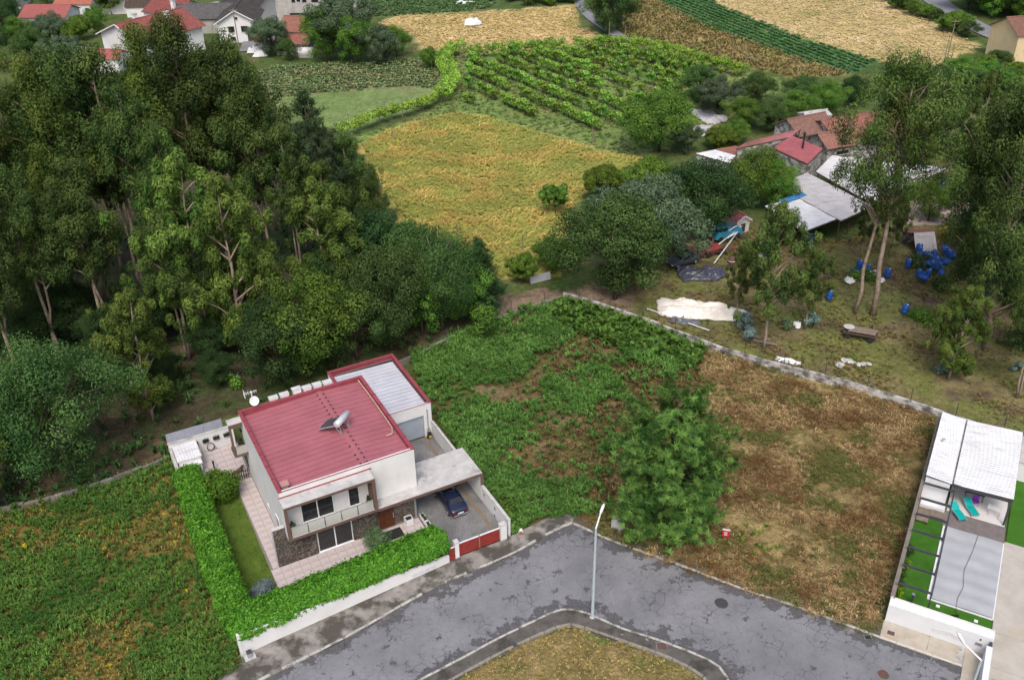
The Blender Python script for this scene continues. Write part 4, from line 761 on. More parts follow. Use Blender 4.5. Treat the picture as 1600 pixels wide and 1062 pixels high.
# hedges
def hedge(name, label, path, w0, z0, z1, n, cols, rz=0):
    """clipped hedge along a path in house coordinates: leafy shoots all over a rounded box"""
    rng = np.random.default_rng(len(label)); P = np.array(path, float); s = np.r_[0, np.cumsum(np.linalg.norm(np.diff(P, axis=0), axis=1))]
    t = hthing(name, label, 'hedge'); u = rng.uniform(0, s[-1], n); cx, cy = np.interp(u, s, P[:, 0]), np.interp(u, s, P[:, 1]); d = unit(np.stack([np.interp(u, s, np.gradient(P[:, 0], s)), np.interp(u, s, np.gradient(P[:, 1], s))], 1)); nn = np.stack([-d[:, 1], d[:, 0]], 1)
    a = rng.uniform(-.3, np.pi+.3, n); hh = (z1-z0)/2; ca, sa = np.cos(a), np.sin(a); r = 1/((np.abs(ca)**3+np.abs(sa)**3)**(1/3))
    bump = .92+(fbm(u, a*2, 1.3, 3)-.5)*.35+(rng.uniform(0, 1, n)-.5)*.16; off = ca*r*w0/2*bump; zz = z0+hh+sa*r*hh*bump
    e = np.minimum(u, s[-1]-u); off *= np.clip(.5+e/.8, 0, 1); zz = z0+(zz-z0)*np.clip(.8+e/2.5, 0, 1); C = np.stack([cx+nn[:, 0]*off, cy+nn[:, 1]*off, zz], 1); O_ = unit(np.stack([nn[:, 0]*ca, nn[:, 1]*ca, sa*.9+.45], 1)+rng.normal(size=(n, 3))*.3)
    k = 15; q = np.repeat(C, k, 0)+np.repeat(O_, k, 0)*rng.uniform(-.16, .16, (n*k, 1))+rng.normal(size=(n*k, 3))*.085; D = np.repeat(O_, k, 0)+rng.normal(size=(n*k, 3))*.6
    tt = np.clip(np.repeat(rng.uniform(0, 1, (n, 1)), k, 0)*.6+.4*rng.uniform(0, 1, (n*k, 1)), 0, 1); c = np.array(cols[0])*(1-tt)+np.array(cols[1])*tt
    V, Fq, cc = leaf_arrays(q, D, .22, .125, c, rng, .3, np.repeat(O_, k, 0)+rng.normal(size=(n*k, 3))*.45); obj('foliage', np_mesh(name, V, Fq, cc), LEAF_G, t)
    m = MB()
    for i in range(len(P)-1):
        dd = (P[i+1]-P[i]); dd = dd/np.linalg.norm(dd); n2 = np.array([-dd[1], dd[0]])*w0*.36; a_, b_ = P[i]+dd*(.4 if i == 0 else -.1), P[i+1]-dd*(.4 if i == len(P)-2 else -.1)
        m.hexa([(*(a_-n2*.8), 0), (*(b_-n2*.8), 0), (*(b_+n2*.8), 0), (*(a_+n2*.8), 0)], [(*(a_-n2*.9), z1-.42), (*(b_-n2*.9), z1-.42), (*(b_+n2*.9), z1-.42), (*(a_+n2*.9), z1-.42)])
    m.build('branches', mat('hedge_inside', (.02, .05, .006), (.03, .065, .01), 4, .95), t); return t
HC = ((.03, .10, .006), (.125, .28, .024))
hedge('clipped_hedge', 'bright green clipped hedge along the street above the white wall', [(-5.3, -6.0), (0, -5.75), (7, -5.35), (12.4, -5.05)], 2.6, 1.0, 2.55, 2900, HC)
hedge('clipped_hedge', 'bright green clipped hedge between the left lot and the lawn', [(-4.4, -6.3), (-4.4, 0), (-4.35, 6), (-4.1, 14.0)], 2.2, .5, 2.5, 2800, HC)
def bush(name, label, xy, r, h, cols, n=2600, l=.2, wd=.11, z=0, cat='shrub', stem=True, droop=0, leafm=None, flat=None, group=None):
    rng = np.random.default_rng(int(abs(xy[0]*37+xy[1]*91))); t = thing(name, label, cat, (xy[0], xy[1], z), 0, group); m = max(7, int(n/130)); q = ball(rng, m, .5); q[:, 2] = np.abs(q[:, 2])*1.0 if h < 1.6*r else q[:, 2]
    zc = h*.5 if h >= 1.6*r else .12*h; hz = h*.5 if h >= 1.6*r else h*.8; C = np.stack([q[:, 0]*r*.72, q[:, 1]*r*.72, zc+q[:, 2]*hz*.75], 1)
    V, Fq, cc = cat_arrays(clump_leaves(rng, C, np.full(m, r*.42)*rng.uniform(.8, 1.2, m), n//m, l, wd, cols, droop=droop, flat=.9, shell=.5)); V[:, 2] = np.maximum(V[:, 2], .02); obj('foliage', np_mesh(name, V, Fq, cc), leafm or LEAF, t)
    if stem:
        b = MB()
        for k in range(5): b.tube([(0, 0, -.05), tuple(C[k % m]*.5), tuple(C[k % m])], [.05*r+.02, .03*r+.01, .01], 5)
        b.build('stem', M_BARKD, t)
    return t
bush('round_shrub', 'bright green rounded shrub tree beside the picket fence', HW(-1.9, 10.7), 1.75, 3.1, HC, 7000, .22, .13, leafm=LEAF_G)
bush('blue_shrub', 'blue grey feathery shrub in the lawn corner', HW(-2.0, -2.1), 1.1, 1.3, ((.13, .18, .19), (.25, .31, .32)), 3000, .3, .04, droop=.2)
bush('round_shrub', 'grey green rounded shrub on the terrace before the window', HW(7.75, -1.9), 1.25, 2.1, ((.06, .11, .045), (.15, .24, .11)), 6000, .14, .06)

# ================================================================== POOL HOUSE PLOT ON THE RIGHT (local frame: u along its street wall, v away from it)
RY = R(-28.73); RO = G(1382, 970); RU = np.array([math.cos(RY), math.sin(RY)]); RV = np.array([-math.sin(RY), math.cos(RY)])
def RW(u, v): return tuple(RO[:2]+RU*u+RV*v)
def rthing(name, label, cat, u=0, v=0, z=0, rz=0, group=None): p = RW(u, v); return thing(name, label, cat, (p[0], p[1], z), RY+rz, group)
def rpoly(P): return [RW(*p) for p in P]
M_TURF = mat('artificial_turf', (.035, .115, .012), (.05, .14, .018), 1.2, .9, .1, bump=.5, bscale=60)
M_SLAB = mat('cream_slab', (.4, .365, .305), (.33, .295, .24), 1, .85, stain=((.36, .24, .12), (.45, .45, .45), .52, .72, .7))
flat('pool_garden_turf', rpoly([(.05, 1.0), (7.1, 1.0), (7.1, 15.5), (.05, 15.5)]), .02, M_TURF)
flat('lawn_beyond_pool', rpoly([(7.25, 13.2), (14, 13.2), (14, 30), (7.25, 30)]), .02, M_TURF)
dv = flat('concrete_driveway', rpoly([(7.15, -4.5), (12.6, -4.5), (12.6, 13.15), (7.15, 13.15)]), .03, mat('driveway_concrete', (.4, .375, .335), (.33, .305, .265), .7, .85, stain=((.36, .29, .2), (.4, .4, .4), .55, .72, .6), bump=.1))
for i in range(2):
    for j in range(5): MB().prism(rpoly([(7.2+i*2.7, -4.4+j*3.5), (9.87+i*2.7, -4.4+j*3.5), (9.87+i*2.7, -.93+j*3.5), (7.2+i*2.7, -.93+j*3.5)]), .0, .045+random.uniform(0, .006)).build('concrete_slab', MATS['driveway_concrete'], dv)
cp = flat('slab_pavement', rpoly([(-.05, -1.9), (5.6, -1.9), (5.6, 0), (-.05, 0)]), .1, M_KERB)
for i, (u0, u1) in enumerate(((0, 1.55), (1.58, 3.15), (3.18, 5.1))):
    o = MB().prism(rpoly([(u0, -1.68), (u1, -1.68), (u1, -.02), (u0, -.02)]), .05, .118).build('paving_slab', M_SLAB, cp, bevel=.01)
stones(resample([RW(-.05, -1.9), RW(5.6, -1.9)], 20), 'kerb_stone', mat('pale_kerb', (.5, .47, .42), (.42, .39, .34), 1.5, .9, bump=.2), cp, -.1, .13, .2, 1.4, 1)
sp = flat('slab_crossing', rpoly([(5.62, -6), (7.12, -6), (7.12, .3), (5.62, .3)]), .09, M_SLAB)
t = thing('manhole_cover', 'square rusty cover set in the cream slab pavement', 'manhole cover', (*RW(.62, -1.05), .118), RY); bx('plate', M_RUST, t, -.26, .26, -.2, .2, 0, .01); bx('rim', M_CONC, t, -.3, .3, -.24, .24, -.01, .006)
M_WHITE = mat('clean_white_wall', (.62, .63, .645), (.57, .58, .6), .6, .8)
fwr = rthing('street_wall', 'tall clean white wall fronting the covered pool', 'wall')
bx('wall', M_WHITE, fwr, 0, 7.15, .02, .8, 0, 1.75); bx('coping', mat('cream_coping', (.62, .60, .55)), fwr, .25, 7.15, .802, 1.02, 0, 1.70)
for u0, u1, z in ((3.2, 3.85, .95), (3.9, 4.3, 1.0), (4.33, 4.6, 1.08), (4.62, 5.1, .95)): bx('meter_plate', mat('meter_box', (.56, .57, .57), (.5, .51, .52), 3, .5), fwr, u0, u1, -.01, .018, z-.35, z+.05)
lb = bx('letter_box', mat('letterbox_steel', (.25, .25, .27)), fwr, 6.1, 6.55, -.03, .018, .75, 1.0); bx('letter_slot', M_BLACK, lb, 6.2, 6.45, -.036, -.031, .9, .93); bx('door_bell', M_BLACK, fwr, 6.3, 6.4, -.03, .018, 1.3, 1.42)
ew = rthing('gate_pier', 'white pier with dark gate edge at the pool driveway', 'pier'); bx('pier', M_WHITE, ew, 6.75, 7.15, -4.6, -.6, 0, 1.6); bx('gate_edge', M_DARKMETAL, ew, 6.95, 7.12, -.58, .0, .1, 1.5)
lw = rthing('garden_wall', 'long narrow concrete topped wall beside the brown lot', 'wall'); bx('wall', M_CONC, lw, -.02, .2, .82, 26.2, 0, 1.9); bx('coping', mat('brown_coping', (.2, .17, .145), (.15, .13, .115), 1.5, .9, bump=.3), lw, -.06, .24, .84, 26.2, 1.903, 1.96)
# roofs
rf = rthing('pool_house', 'low pool house with white ribbed sheet roofs and open terrace', 'building')
bx('wall', M_WHITE, rf, .25, 2.2, 15.3, 25.3, 0, 2.5); bx('wall', M_WHITE, rf, 2.4, 6.8, 19.4, 25.2, 0, 2.5); bx('fascia', M_DARKMETAL, rf, 2.4, 6.95, 15.2, 15.32, 2.45, 2.76); bx('fascia', M_DARKMETAL, rf, 6.9, 7.0, 15.33, 25.4, 2.4, 2.7); bx('terrace_post', M_DARKMETAL, rf, 6.78, 6.95, 15.1, 15.19, 0, 2.7); bx('gutter', M_DARKMETAL, rf, 2.28, 2.42, 15.33, 25.3, 2.55, 2.68)
for k in range(3):
    v0, v1 = 15.2+k*3.4, 15.2+(k+1)*3.4-.01
    corrugated((2.3, v0, 2.72), (2.3, v1, 2.72), (.2, v1, 2.95), (.2, v0, 2.95), 11, .045, M_WHITEROOF, 'roof_sheet', rf); corrugated((2.42, v0, 2.74), (2.42, v1, 2.74), (7.0, v1, 2.9), (7.0, v0, 2.9), 11, .045, M_WHITEROOF, 'roof_sheet', rf)
for k in range(30): bx('sheet_end', M_CONCD, rf, 2.26, 2.40, 15.35+k*.33, 15.5+k*.33, 2.70, 2.77)
v = MB().tube([(.75, 20.6, 2.9), (.75, 20.6, 3.25), (1.0, 20.6, 3.3)], .08, 10).build('roof_vent', M_STEEL, rf)
# terrace: floor slabs, timber deck
tf = flat('terrace_floor', rpoly([(2.45, 14.95), (6.98, 14.95), (6.98, 19.4), (2.45, 19.4)]), .08, mat('terrace_tile', (.55, .53, .52), (.48, .46, .45), .8, .7))
dk = flat('pool_deck', rpoly([(2.35, 12.85), (7.1, 12.85), (7.1, 14.94), (2.35, 14.94)]), .05, M_BLACK)
for k in range(15): MB().prism(rpoly([(2.36, 12.87+k*.138), (7.09, 12.87+k*.138), (7.09, 12.995+k*.138), (2.36, 12.995+k*.138)]), .05, .085).build('plank', mat('deck_plank', (.17, .145, .14), (.13, .112, .11), 2, .75), dk)
pc = rthing('pool_cover', 'pale grey sheet cover stretched over the rectangular pool', 'pool cover')
rng = np.random.default_rng(3); nx, ny = 40, 70; U, Vv = np.meshgrid(np.linspace(2.62, 7.05, nx), np.linspace(3.85, 12.8, ny)); zz = .16+.03*np.sin(Vv*4.2+.3*np.sin(U*2))+.03*(fbm(U, Vv, .8, 4)-.5)
idx = np.arange(nx*ny).reshape(ny, nx); Fq = np.stack([idx[:-1, :-1], idx[:-1, 1:], idx[1:, 1:], idx[1:, :-1]], -1).reshape(-1, 4)
obj('sheet', np_mesh('pool_sheet', np.stack([U.ravel(), Vv.ravel(), zz.ravel()], 1), Fq, None, True), mat('pool_sheet', (.34, .35, .37), (.295, .305, .325), .6, .6), pc)
f = MB(); f.box(2.45, 2.6, 3.75, 12.82, 0, .12); f.box(7.06, 7.14, 3.75, 12.82, 0, .12); f.box(2.6, 7.06, 3.72, 3.84, 0, .1); f.build('pool_rim', M_WHITE, pc)
cb = tag(MB().tube([RW(5.15, 12.8)+(.22,), RW(4.95, 10.5)+(.24,), RW(4.6, 8)+(.24,), RW(4.75, 6)+(.24,), RW(4.5, 4.6)+(.24,), RW(4.55, 3.6)+(.1,), RW(4.6, 3.1)+(.08,)], .014, 6).build('pool_cable', M_BLACK), 'thin black cable lying across the grey pool cover', 'cable')
for k, (u, v) in enumerate(((3.3, 3.3), (6.0, 3.05))):
    t = rthing('ground_light', ['white square ground light near the lone black bollard', 'white square ground light nearest the concrete driveway'][k], 'light', u, v, .02); bx('housing', M_WHITE, t, -.14, .14, -.12, .12, 0, .1, bevel=.02); bx('lens', mat('lens', (.8, .8, .8), rough=.2), t, -.1, .1, -.08, .08, .1, .11)
bush('small_plant', 'small dark plant in the turf at the cable end', RW(4.55, 2.9), .35, .5, ((.01, .02, .01), (.03, .05, .02)), 160, .16, .05)
# pergola beams
pg = rthing('pergola', 'dark metal pergola beams over the artificial turf strip', 'pergola')
for k in range(7): vv = 2.0+k*2.15; bx('beam', M_DARKMETAL, pg, .2, 2.55, vv-.06, vv+.06, 2.2, 2.36)
bx('edge_beam', M_DARKMETAL, pg, 2.552, 2.67, 1.9, 15.2, 2.2, 2.36)
for vv in (1.98, 6.4, 10.7): bx('post', M_DARKMETAL, pg, 2.56, 2.66, vv, vv+.1, 0, 2.198)
bo = rthing('bollard', 'black square bollard standing in the turf behind the white wall', 'bollard', 1.45, 2.6, 0); bx('shaft', M_DARKMETAL, bo, -.1, .1, -.1, .1, 0, 1.1, bevel=.01); bx('cap', M_STEEL, bo, -.11, .11, -.11, .11, 1.1, 1.14)
# steps / timber platform and white cushion bench
wp = rthing('timber_platform', 'grey timber slat platform at the edge of the turf', 'platform', .3, 12.4, .02)
for k in range(9): bx('slat', M_WOODG, wp, 0, .95, k*.2, k*.2+.18, .2, .25) if k < 9 else None
for k in range(7): bx('slat', M_WOODG, wp, .97, 2.15, 1.0+k*.14+.02, 1.0+k*.14+.15, .2, .25)
for x in (.05, .85): bx('bearer', M_WOODD, wp, x, x+.1, 0, 1.78, 0, .198)
wb = rthing('white_bench', 'wide white cushioned bench below the pergola beams', 'bench', .3, 14.3, 0); bx('base', M_WHITE, wb, 0, 2.0, 0, .95, 0, .4); bx('cushion', M_WHITE, wb, .02, 1.98, .02, .93, .402, .52, bevel=.04)
# sun loungers
M_TEAL = mat('teal_mesh', (.0, .32, .30), (.0, .27, .26), 3, .6)
def lounger(u, v, rz, label):
    t = rthing('sun_lounger', label, 'sun lounger', u, v, .085, rz, 'sun loungers on the pool terrace')
    MB().hexa([(-.3, -.95, .28), (.3, -.95, .28), (.3, .25, .3), (-.3, .25, .3)], [(-.3, -.95, .31), (.3, -.95, .31), (.3, .25, .33), (-.3, .25, .33)]).build('seat', M_TEAL, t)
    MB().hexa([(-.3, .26, .3), (.3, .26, .3), (.3, .92, .68), (-.3, .92, .68)], [(-.3, .25, .33), (.3, .25, .33), (.3, .90, .71), (-.3, .90, .71)]).build('backrest', M_TEAL, t)
    for s in (-.33, .33):
        MB().tube([(s, -1.0, .29), (s, .25, .31), (s, .95, .7)], .025, 6).build('side_rail', M_STEEL, t)
        for y in (-.8, .3): MB().tube([(s, y, .3), (s, y-.05, 0)], .02, 6).build('leg', M_STEEL, t)
    return t
lounger(3.3, 14.75, R(35), 'teal sun lounger nearest the turf and pergola'); lounger(4.2, 15.85, R(32), 'teal sun lounger nearest the terrace table')
ch = rthing('garden_chair', 'purple garden chair under the white roof edge', 'chair', 4.5, 16.7, .085, R(20)); M_PURP = mat('purple_plastic', (.18, .04, .36), (.14, .03, .3), 3, .5)
bx('seat', M_PURP, ch, -.24, .24, -.24, .24, .42, .46); bx('backrest', M_PURP, ch, -.24, .24, .2, .25, .47, .9)
for x in (-.21, .21):
    for y in (-.21, .21): MB().tube([(x, y, 0), (x, y, .42)], .018, 6).build('leg', M_STEEL, ch)
tb = rthing('garden_table', 'dark garden table in the shade of the white roof', 'table', 4.3, 17.7, .085); bx('top', M_DARKMETAL, tb, -.8, .8, -.45, .45, .72, .76)
for x in (-.7, .7):
    for y in (-.38, .38): bx('leg', M_DARKMETAL, tb, x-.03, x+.03, y-.03, y+.03, 0, .718)
rk = rthing('drying_rack', 'white folding drying rack on the pale terrace floor', 'drying rack', 6.0, 16.0, .085, R(-8)); r_ = MB()
for k in range(8): r_.tube([(-.55, -.3+k*.085, .85), (.55, -.3+k*.085, .85)], .012, 5)
r_.tube([(-.55, -.3, .85), (-.55, .3, .85)], .018, 5).tube([(.55, -.3, .85), (.55, .3, .85)], .018, 5).build('rack', M_ALU, rk)
for x in (-.4, .4): MB().tube([(x, -.3, .0), (x, .25, .84)], .016, 5).build('leg', mat('red_frame', (.3, .12, .08)), rk); MB().tube([(x+.02, .3, .0), (x+.02, -.25, .84)], .016, 5).build('leg', M_ALU, rk)
for k in range(4):
    bush('climbing_plant', ['yellow green climber nearest the white street wall', 'dark climber by the second pergola beam', 'yellow green climber by the third pergola beam', 'thin climber by the fourth pergola beam'][k], RW(.5, 2.4+k*1.75), .38, 1.7, ((.03, .09, .005), (.2, .28, .02)) if k % 2 == 0 else ((.02, .05, .015), (.08, .14, .03)), 420, .2, .08)
bush('yellow_shrub', 'yellow green feathery shrub by the driveway pier', RW(8.1, -3.6), .9, 1.6, ((.07, .11, .015), (.22, .25, .05)), 900, .34, .06, droop=.2)
bush('yellow_shrub', 'leafy yellow green shrub at the frame corner', RW(9.5, -3.9), .9, 1.3, ((.05, .09, .015), (.16, .2, .04)), 900, .3, .07, droop=.2)
bush('yellow_shrub', 'small dark shrub behind the driveway pier', RW(7.8, -4.6), .7, 1.0, ((.03, .06, .015), (.1, .15, .04)), 600, .3, .07, droop=.2)
wr = rthing('white_outbuilding', 'white wall of an outbuilding beyond the roofed terrace', 'building', 7.1, 22, 0); bx('wall', M_WHITE, wr, 0.05, 5, 0, 4, 0, 2.0); bx('roof', M_CONC, wr, 0.0, 5.1, -.1, 4.1, 2.003, 2.1)
# street lamps
def street_lamp(label, x, y, h, az, arm=1.2, rise=1.25):
    t = thing('street_lamp', label, 'street lamp', (x, y, .1), az); MB().lathe([(.2, -.05), (.2, .03), (.13, .05)], 12).build('base', M_CONC, t)
    MB().tube([(0, 0, .02), (0, 0, h*.5), (0, 0, h)], [.125, .1, .075], 12).build('pole', mat('lamp_pole', (.40, .47, .50), (.34, .41, .44), 2, .5), t); MB().tube([(0, 0, h), (arm*.5, 0, h+rise*.5), (arm, 0, h+rise)], [.06, .055, .05], 10).build('arm', M_ALU, t)
    hd = MB().tube([(arm-.12, 0, h+rise-.1), (arm+.1, 0, h+rise+.12), (arm+.42, 0, h+rise+.36), (arm+.58, 0, h+rise+.45)], [.05, .1, .11, .04], 12).build('lamp_head', M_WHITE, t, True); MB().tube([(arm+.05, 0, h+rise+.0), (arm+.4, 0, h+rise+.24)], .07, 8).build('lens', mat('lamp_lens', (.6, .6, .58), rough=.2), hd)
street_lamp('tall pale grey street lamp at the inner bend of the road', *XY(925.5, 965), 8.95, R(60), .7, .85)
p = RW(5.75, -8.7); street_lamp('street lamp whose head overhangs the cream slab pavement', p[0], p[1], 8.0, RY+R(150), 1.3, .25)
# for-sale sign, meter boxes, hydrant
x, y = XY(1133, 842); sg = thing('sale_sign', 'small red and white board on a stake in the brown lot', 'sign', (x, y, 0), R(-15)); MB().tube([(0, 0, -.1), (0, 0, .9)], .03, 6).build('stake', M_WOODG, sg); bx('board', mat('sign_red', (.5, .02, .035)), sg, -.29, .29, -.05, -.03, .35, 1.0); bx('header', M_WHITE, sg, -.31, .31, -.055, -.028, 1.003, 1.17)
for k in range(3): bx('mark', M_WHITE, sg, -.15, .12, -.056, -.051, .5+k*.13, .56+k*.13)
x, y = XY(962, 824); ub = thing('utility_box', 'pale concrete utility box at the foot of the pine', 'box', (x, y, 0), R(-28)); MB().box(-.35, .3, -.2, .25, 0, .95).build('body', M_CONC, ub, bevel=.02); MB().hexa([(.32, -.22, 0), (.7, -.22, 0), (.7, .25, 0), (.32, .25, 0)], [(.32, -.22, .75), (.7, -.22, .55), (.7, .25, .6), (.32, .25, .75)]).build('side_block', M_CONC, ub)
x, y = XY(391, 1027); ub = thing('meter_box', 'small grey meter box on the pavement at the wall end', 'box', (x, y, .1), YAW); MB().box(-.16, .16, -.14, .14, 0, .5).build('cabinet', M_STEEL, ub, bevel=.02); MB().box(-.2, .2, -.18, .18, .5, .58).build('lid', M_DARKMETAL, ub, bevel=.02); bx('plinth', M_CONC, ub, -.4, .4, -.35, .3, -.1, .03)
x, y = XY(814, 836); hy = thing('fire_hydrant', 'small orange and white hydrant by the driveway gate', 'hydrant', (x, y, 0)); MB().lathe([(.16, 0), (.16, .08), (.1, .1), (.1, .5), (.14, .52), (.14, .58)], 12).build('body', mat('hydrant_red', (.4, .12, .05)), hy); MB().lathe([(.15, .58), (.13, .68), (.05, .74), (.01, .75)], 12).build('cap', M_WHITE, hy)
for s in (-1, 1): MB().tube([(s*.08, 0, .42), (s*.2, 0, .42)], .05, 8).build('outlet', M_WHITE, hy)

# ================================================================== CONCRETE BOUNDARY WALLS
def low_wall(label, px, h, th, m, posts=0, post_h=1.1, name='boundary_wall', step=4.0):
    P = np.array(WP(px)); n = max(2, int(np.linalg.norm(np.diff(P, axis=0), axis=1).sum()/step)); Q = resample(P, n+1); t = thing(name, label, 'wall', (Q[0][0], Q[0][1], 0)); o = Q[0]
    for i in range(n):
        a, b = Q[i]-o, Q[i+1]-o; d = (b-a)/np.linalg.norm(b-a); nn = np.array([-d[1], d[0]])*th/2; hh = h+random.uniform(-.07, .07); a = a+d*.01; b = b-d*.01
        s = MB().hexa([(*(a-nn), -.3), (*(b-nn), -.3), (*(b+nn), -.3), (*(a+nn), -.3)], [(*(a-nn), hh), (*(b-nn), hh+random.uniform(-.03, .03)), (*(b+nn), hh), (*(a+nn), hh)]).build('wall_section', m, t, bevel=.02)
        if posts:
            for k in range(posts):
                c = a+(b-a)*(k+.5)/posts; MB().tube([(c[0], c[1], hh-.05), (c[0]+random.uniform(-.04, .04), c[1], hh+post_h)], .035, 6).build('fence_post', M_DARKMETAL, t)
    return t, Q
M_OLDW = mat('old_wall', (.46, .45, .43), (.33, .32, .30), .9, .9, .2, bump=.3, stain=((.08, .075, .065), (.9, .9, 1.5), .44, .58, .9))
low_wall('pale stained concrete wall with fence posts between lot and scrapyard', [(880, 466), (925, 478), (1000, 504), (1060, 524), (1110, 546), (1200, 573), (1320, 604), (1465, 650), (1530, 672), (1602, 694)], .75, .28, M_OLDW, 1, 1.5)
low_wall('low grey wall from the track down to the house garage', [(876, 468), (800, 492), (740, 514), (680, 545), (640, 562), (620, 572)], .55, .25, mat('mossy_wall', (.2, .19, .17), (.13, .12, .105), .9, .9, bump=.3), 1, 1.3)
low_wall('low mossy wall along the foot of the eucalyptus grove', [(-60, 818), (0, 801), (60, 787), (120, 772), (200, 745), (265, 718)], .5, .3, mat('stone_wall', (.22, .21, .19), (.1, .095, .08), .7, .9, bump=.4, stain=((.4, .38, .34), (.35, .35, .35), .6, .68, .8)), 1, .9, step=2.5)
x, y = XY(845, 440); t = thing('corrugated_panel', 'grey corrugated sheet leaning at the track edge', 'panel', (x, y, 0), R(25)); corrugated((-1.4, 0, 0), (1.4, 0, 0), (1.4, .25, .95), (-1.4, .25, .95), 14, .04, mat('zinc_sheet', (.36, .38, .4), (.28, .3, .32), 1, .5), 'sheet', t)
for s in (-1.2, 1.2): MB().tube([(s, .3, -.1), (s, .3, 1.0)], .05, 6).build('post', M_WOODD, t)

# ================================================================== SCRAPYARD BUILDINGS AND THINGS
def roof_on_posts(name, label, px, zs, n, m, wall=None, cat='shed', sheets=1, along=0, blue=None):
    """px: four roof corners seen in the photo at heights zs (p00,p10,p11,p01)"""
    P = [G(*p, z) for p, z in zip(px, zs)]; c = np.mean(P, 0); t = thing(name, label, cat, (c[0], c[1], 0)); P = [Vector(p-np.array([c[0], c[1], 0])) for p in P]
    for k in range(sheets):
        a, b = k/sheets, (k+1)/sheets-.003; A, B = P[0].lerp(P[1], a), P[0].lerp(P[1], b); Cc, D = P[3].lerp(P[2], b), P[3].lerp(P[2], a)
        corrugated(A, B, Cc, D, max(2, n//sheets), .05, m if not (blue and k == 0) else blue, 'roof_sheet', t)
    for p in P: q = p.lerp(Vector((0, 0, p.z)), .05); MB().tube([(q.x, q.y, -.05), (q.x, q.y, p.z-.03)], .09, 8).build('post', M_WOODD, t)
    for a, b in ((0, 1), (1, 2), (2, 3), (3, 0)): MB().tube([P[a]-Vector((0, 0, .1)), P[b]-Vector((0, 0, .1))], .07, 6).build('beam', M_WOODD, t)
    if wall:
        for a, b in wall:
            A, B = P[a].lerp(Vector((0, 0, 0)), .04), P[b].lerp(Vector((0, 0, 0)), .04); d = (B-A); d.z = 0; nn = Vector((-d.y, d.x, 0)).normalized()*.1
            MB().hexa([(A-nn).to_3d()*1-Vector((0, 0, A.z)), (B-nn)-Vector((0, 0, B.z)), (B+nn)-Vector((0, 0, B.z)), (A+nn)-Vector((0, 0, A.z))], [A-nn-Vector((0, 0, .12)), B-nn-Vector((0, 0, .12)), B+nn-Vector((0, 0, .12)), A+nn-Vector((0, 0, .12))]).build('wall', M_OLDW, t)
    return t
M_GALV = mat('old_grey_sheet', (.46, .45, .46), (.37, .36, .37), .6, .6, stain=((.2, .18, .165), (.5, 3, .5), .52, .72, .7))
roof_on_posts('open_shed', 'open shed with bright white sheet roof and blue strip', [(1195, 322), (1262, 304), (1333, 332), (1256, 362)], (3.0, 3.2, 3.2, 3.0), 26, M_WHITEROOF, sheets=4)
roof_on_posts('open_shed', 'open shed with grey corrugated roof behind the white roof', [(1212, 289), (1262, 270), (1364, 322), (1314, 345)], (3.3, 3.5, 3.5, 3.2), 24, M_GALV, sheets=3)
roof_on_posts('long_shed', 'long pale roofed shed behind the scrapyard eucalyptus', [(1275, 268), (1300, 243), (1482, 262), (1362, 318)], (4.0, 4.2, 4.0, 3.8), 26, mat('pale_old_sheet', (.55, .55, .56), (.46, .46, .47), .6, .6, stain=((.28, .25, .23), (.6, 2, .6), .52, .72, .6)), sheets=4)
x, y = XY(1215, 312); a, b = G(1195, 322, 3.08), G(1262, 304, 3.28)
bs = thing('blue_roof_sheet', 'blue corrugated sheet at the upper edge of the white roof', 'roof sheet', (a[0], a[1], 0)); q = [Vector(v-np.array([a[0], a[1], 0])) for v in (G(1216, 313, 3.22), G(1254, 300, 3.4), G(1261, 305, 3.4), G(1226, 318, 3.2))]; corrugated(*q, 6, .05, mat('blue_sheet', (.05, .2, .42), (.04, .16, .36), 1, .5), 'sheet', bs); MB().tube([q[0]-Vector((0, 0, .06)), q[1]-Vector((0, 0, .06))], .03, 6).build('batten', M_WOODD, bs)
M_REDOLD = mat('old_red_sheet', (.33, .10, .11), (.26, .075, .085), .6, .6, stain=((.19, .1, .09), (.6, 1.5, .6), .52, .72, .7))
roof_on_posts('red_barn', 'barn with bright red sheet roof and black flue', [(1208, 231), (1238, 212), (1286, 232), (1262, 256)], (4.6, 5.2, 5.0, 4.4), 16, M_REDOLD, [(0, 3), (3, 2)], 'barn', 2)
roof_on_posts('red_barn', 'long barn with faded red roof behind the yellow tree', [(1150, 232), (1166, 222), (1252, 201), (1236, 214)], (4.0, 4.6, 5.2, 5.0), 12, mat('faded_red', (.36, .16, .165), (.3, .13, .135), .6, .6, stain=((.2, .12, .11), (.6, .6, .6), .52, .72, .6)), [(0, 3)], 'barn', 2)
roof_on_posts('lean_to', 'low lean-to with white sheet roof beside the bushes', [(1087, 240), (1118, 234), (1150, 243), (1140, 255)], (2.6, 2.8, 2.8, 2.5), 10, M_WHITEROOF, [(0, 3), (3, 2)], 'shed', 1)
roof_on_posts('lean_to', 'low brown sheet roof joining the white lean-to', [(1118, 233), (1150, 228), (1172, 238), (1150, 243)], (2.8, 3.0, 3.0, 2.8), 10, M_TILE, [(3, 2)], 'shed', 1)
fl = thing('flue_pipe', 'black flue pipe rising from the red barn roof', 'flue', (*XY(1254, 232, 4.8), 4.6)); MB().tube([(0, 0, 0), (0, 0, 2.4)], .14, 10).build('pipe', M_BLACK, fl); MB().lathe([(.26, 2.4), (.26, 2.55), (.05, 2.75)], 10).build('cowl', M_BLACK, fl); MB().lathe([(.3, 0), (.22, .3)], 10).build('flashing', M_BLACK, fl)
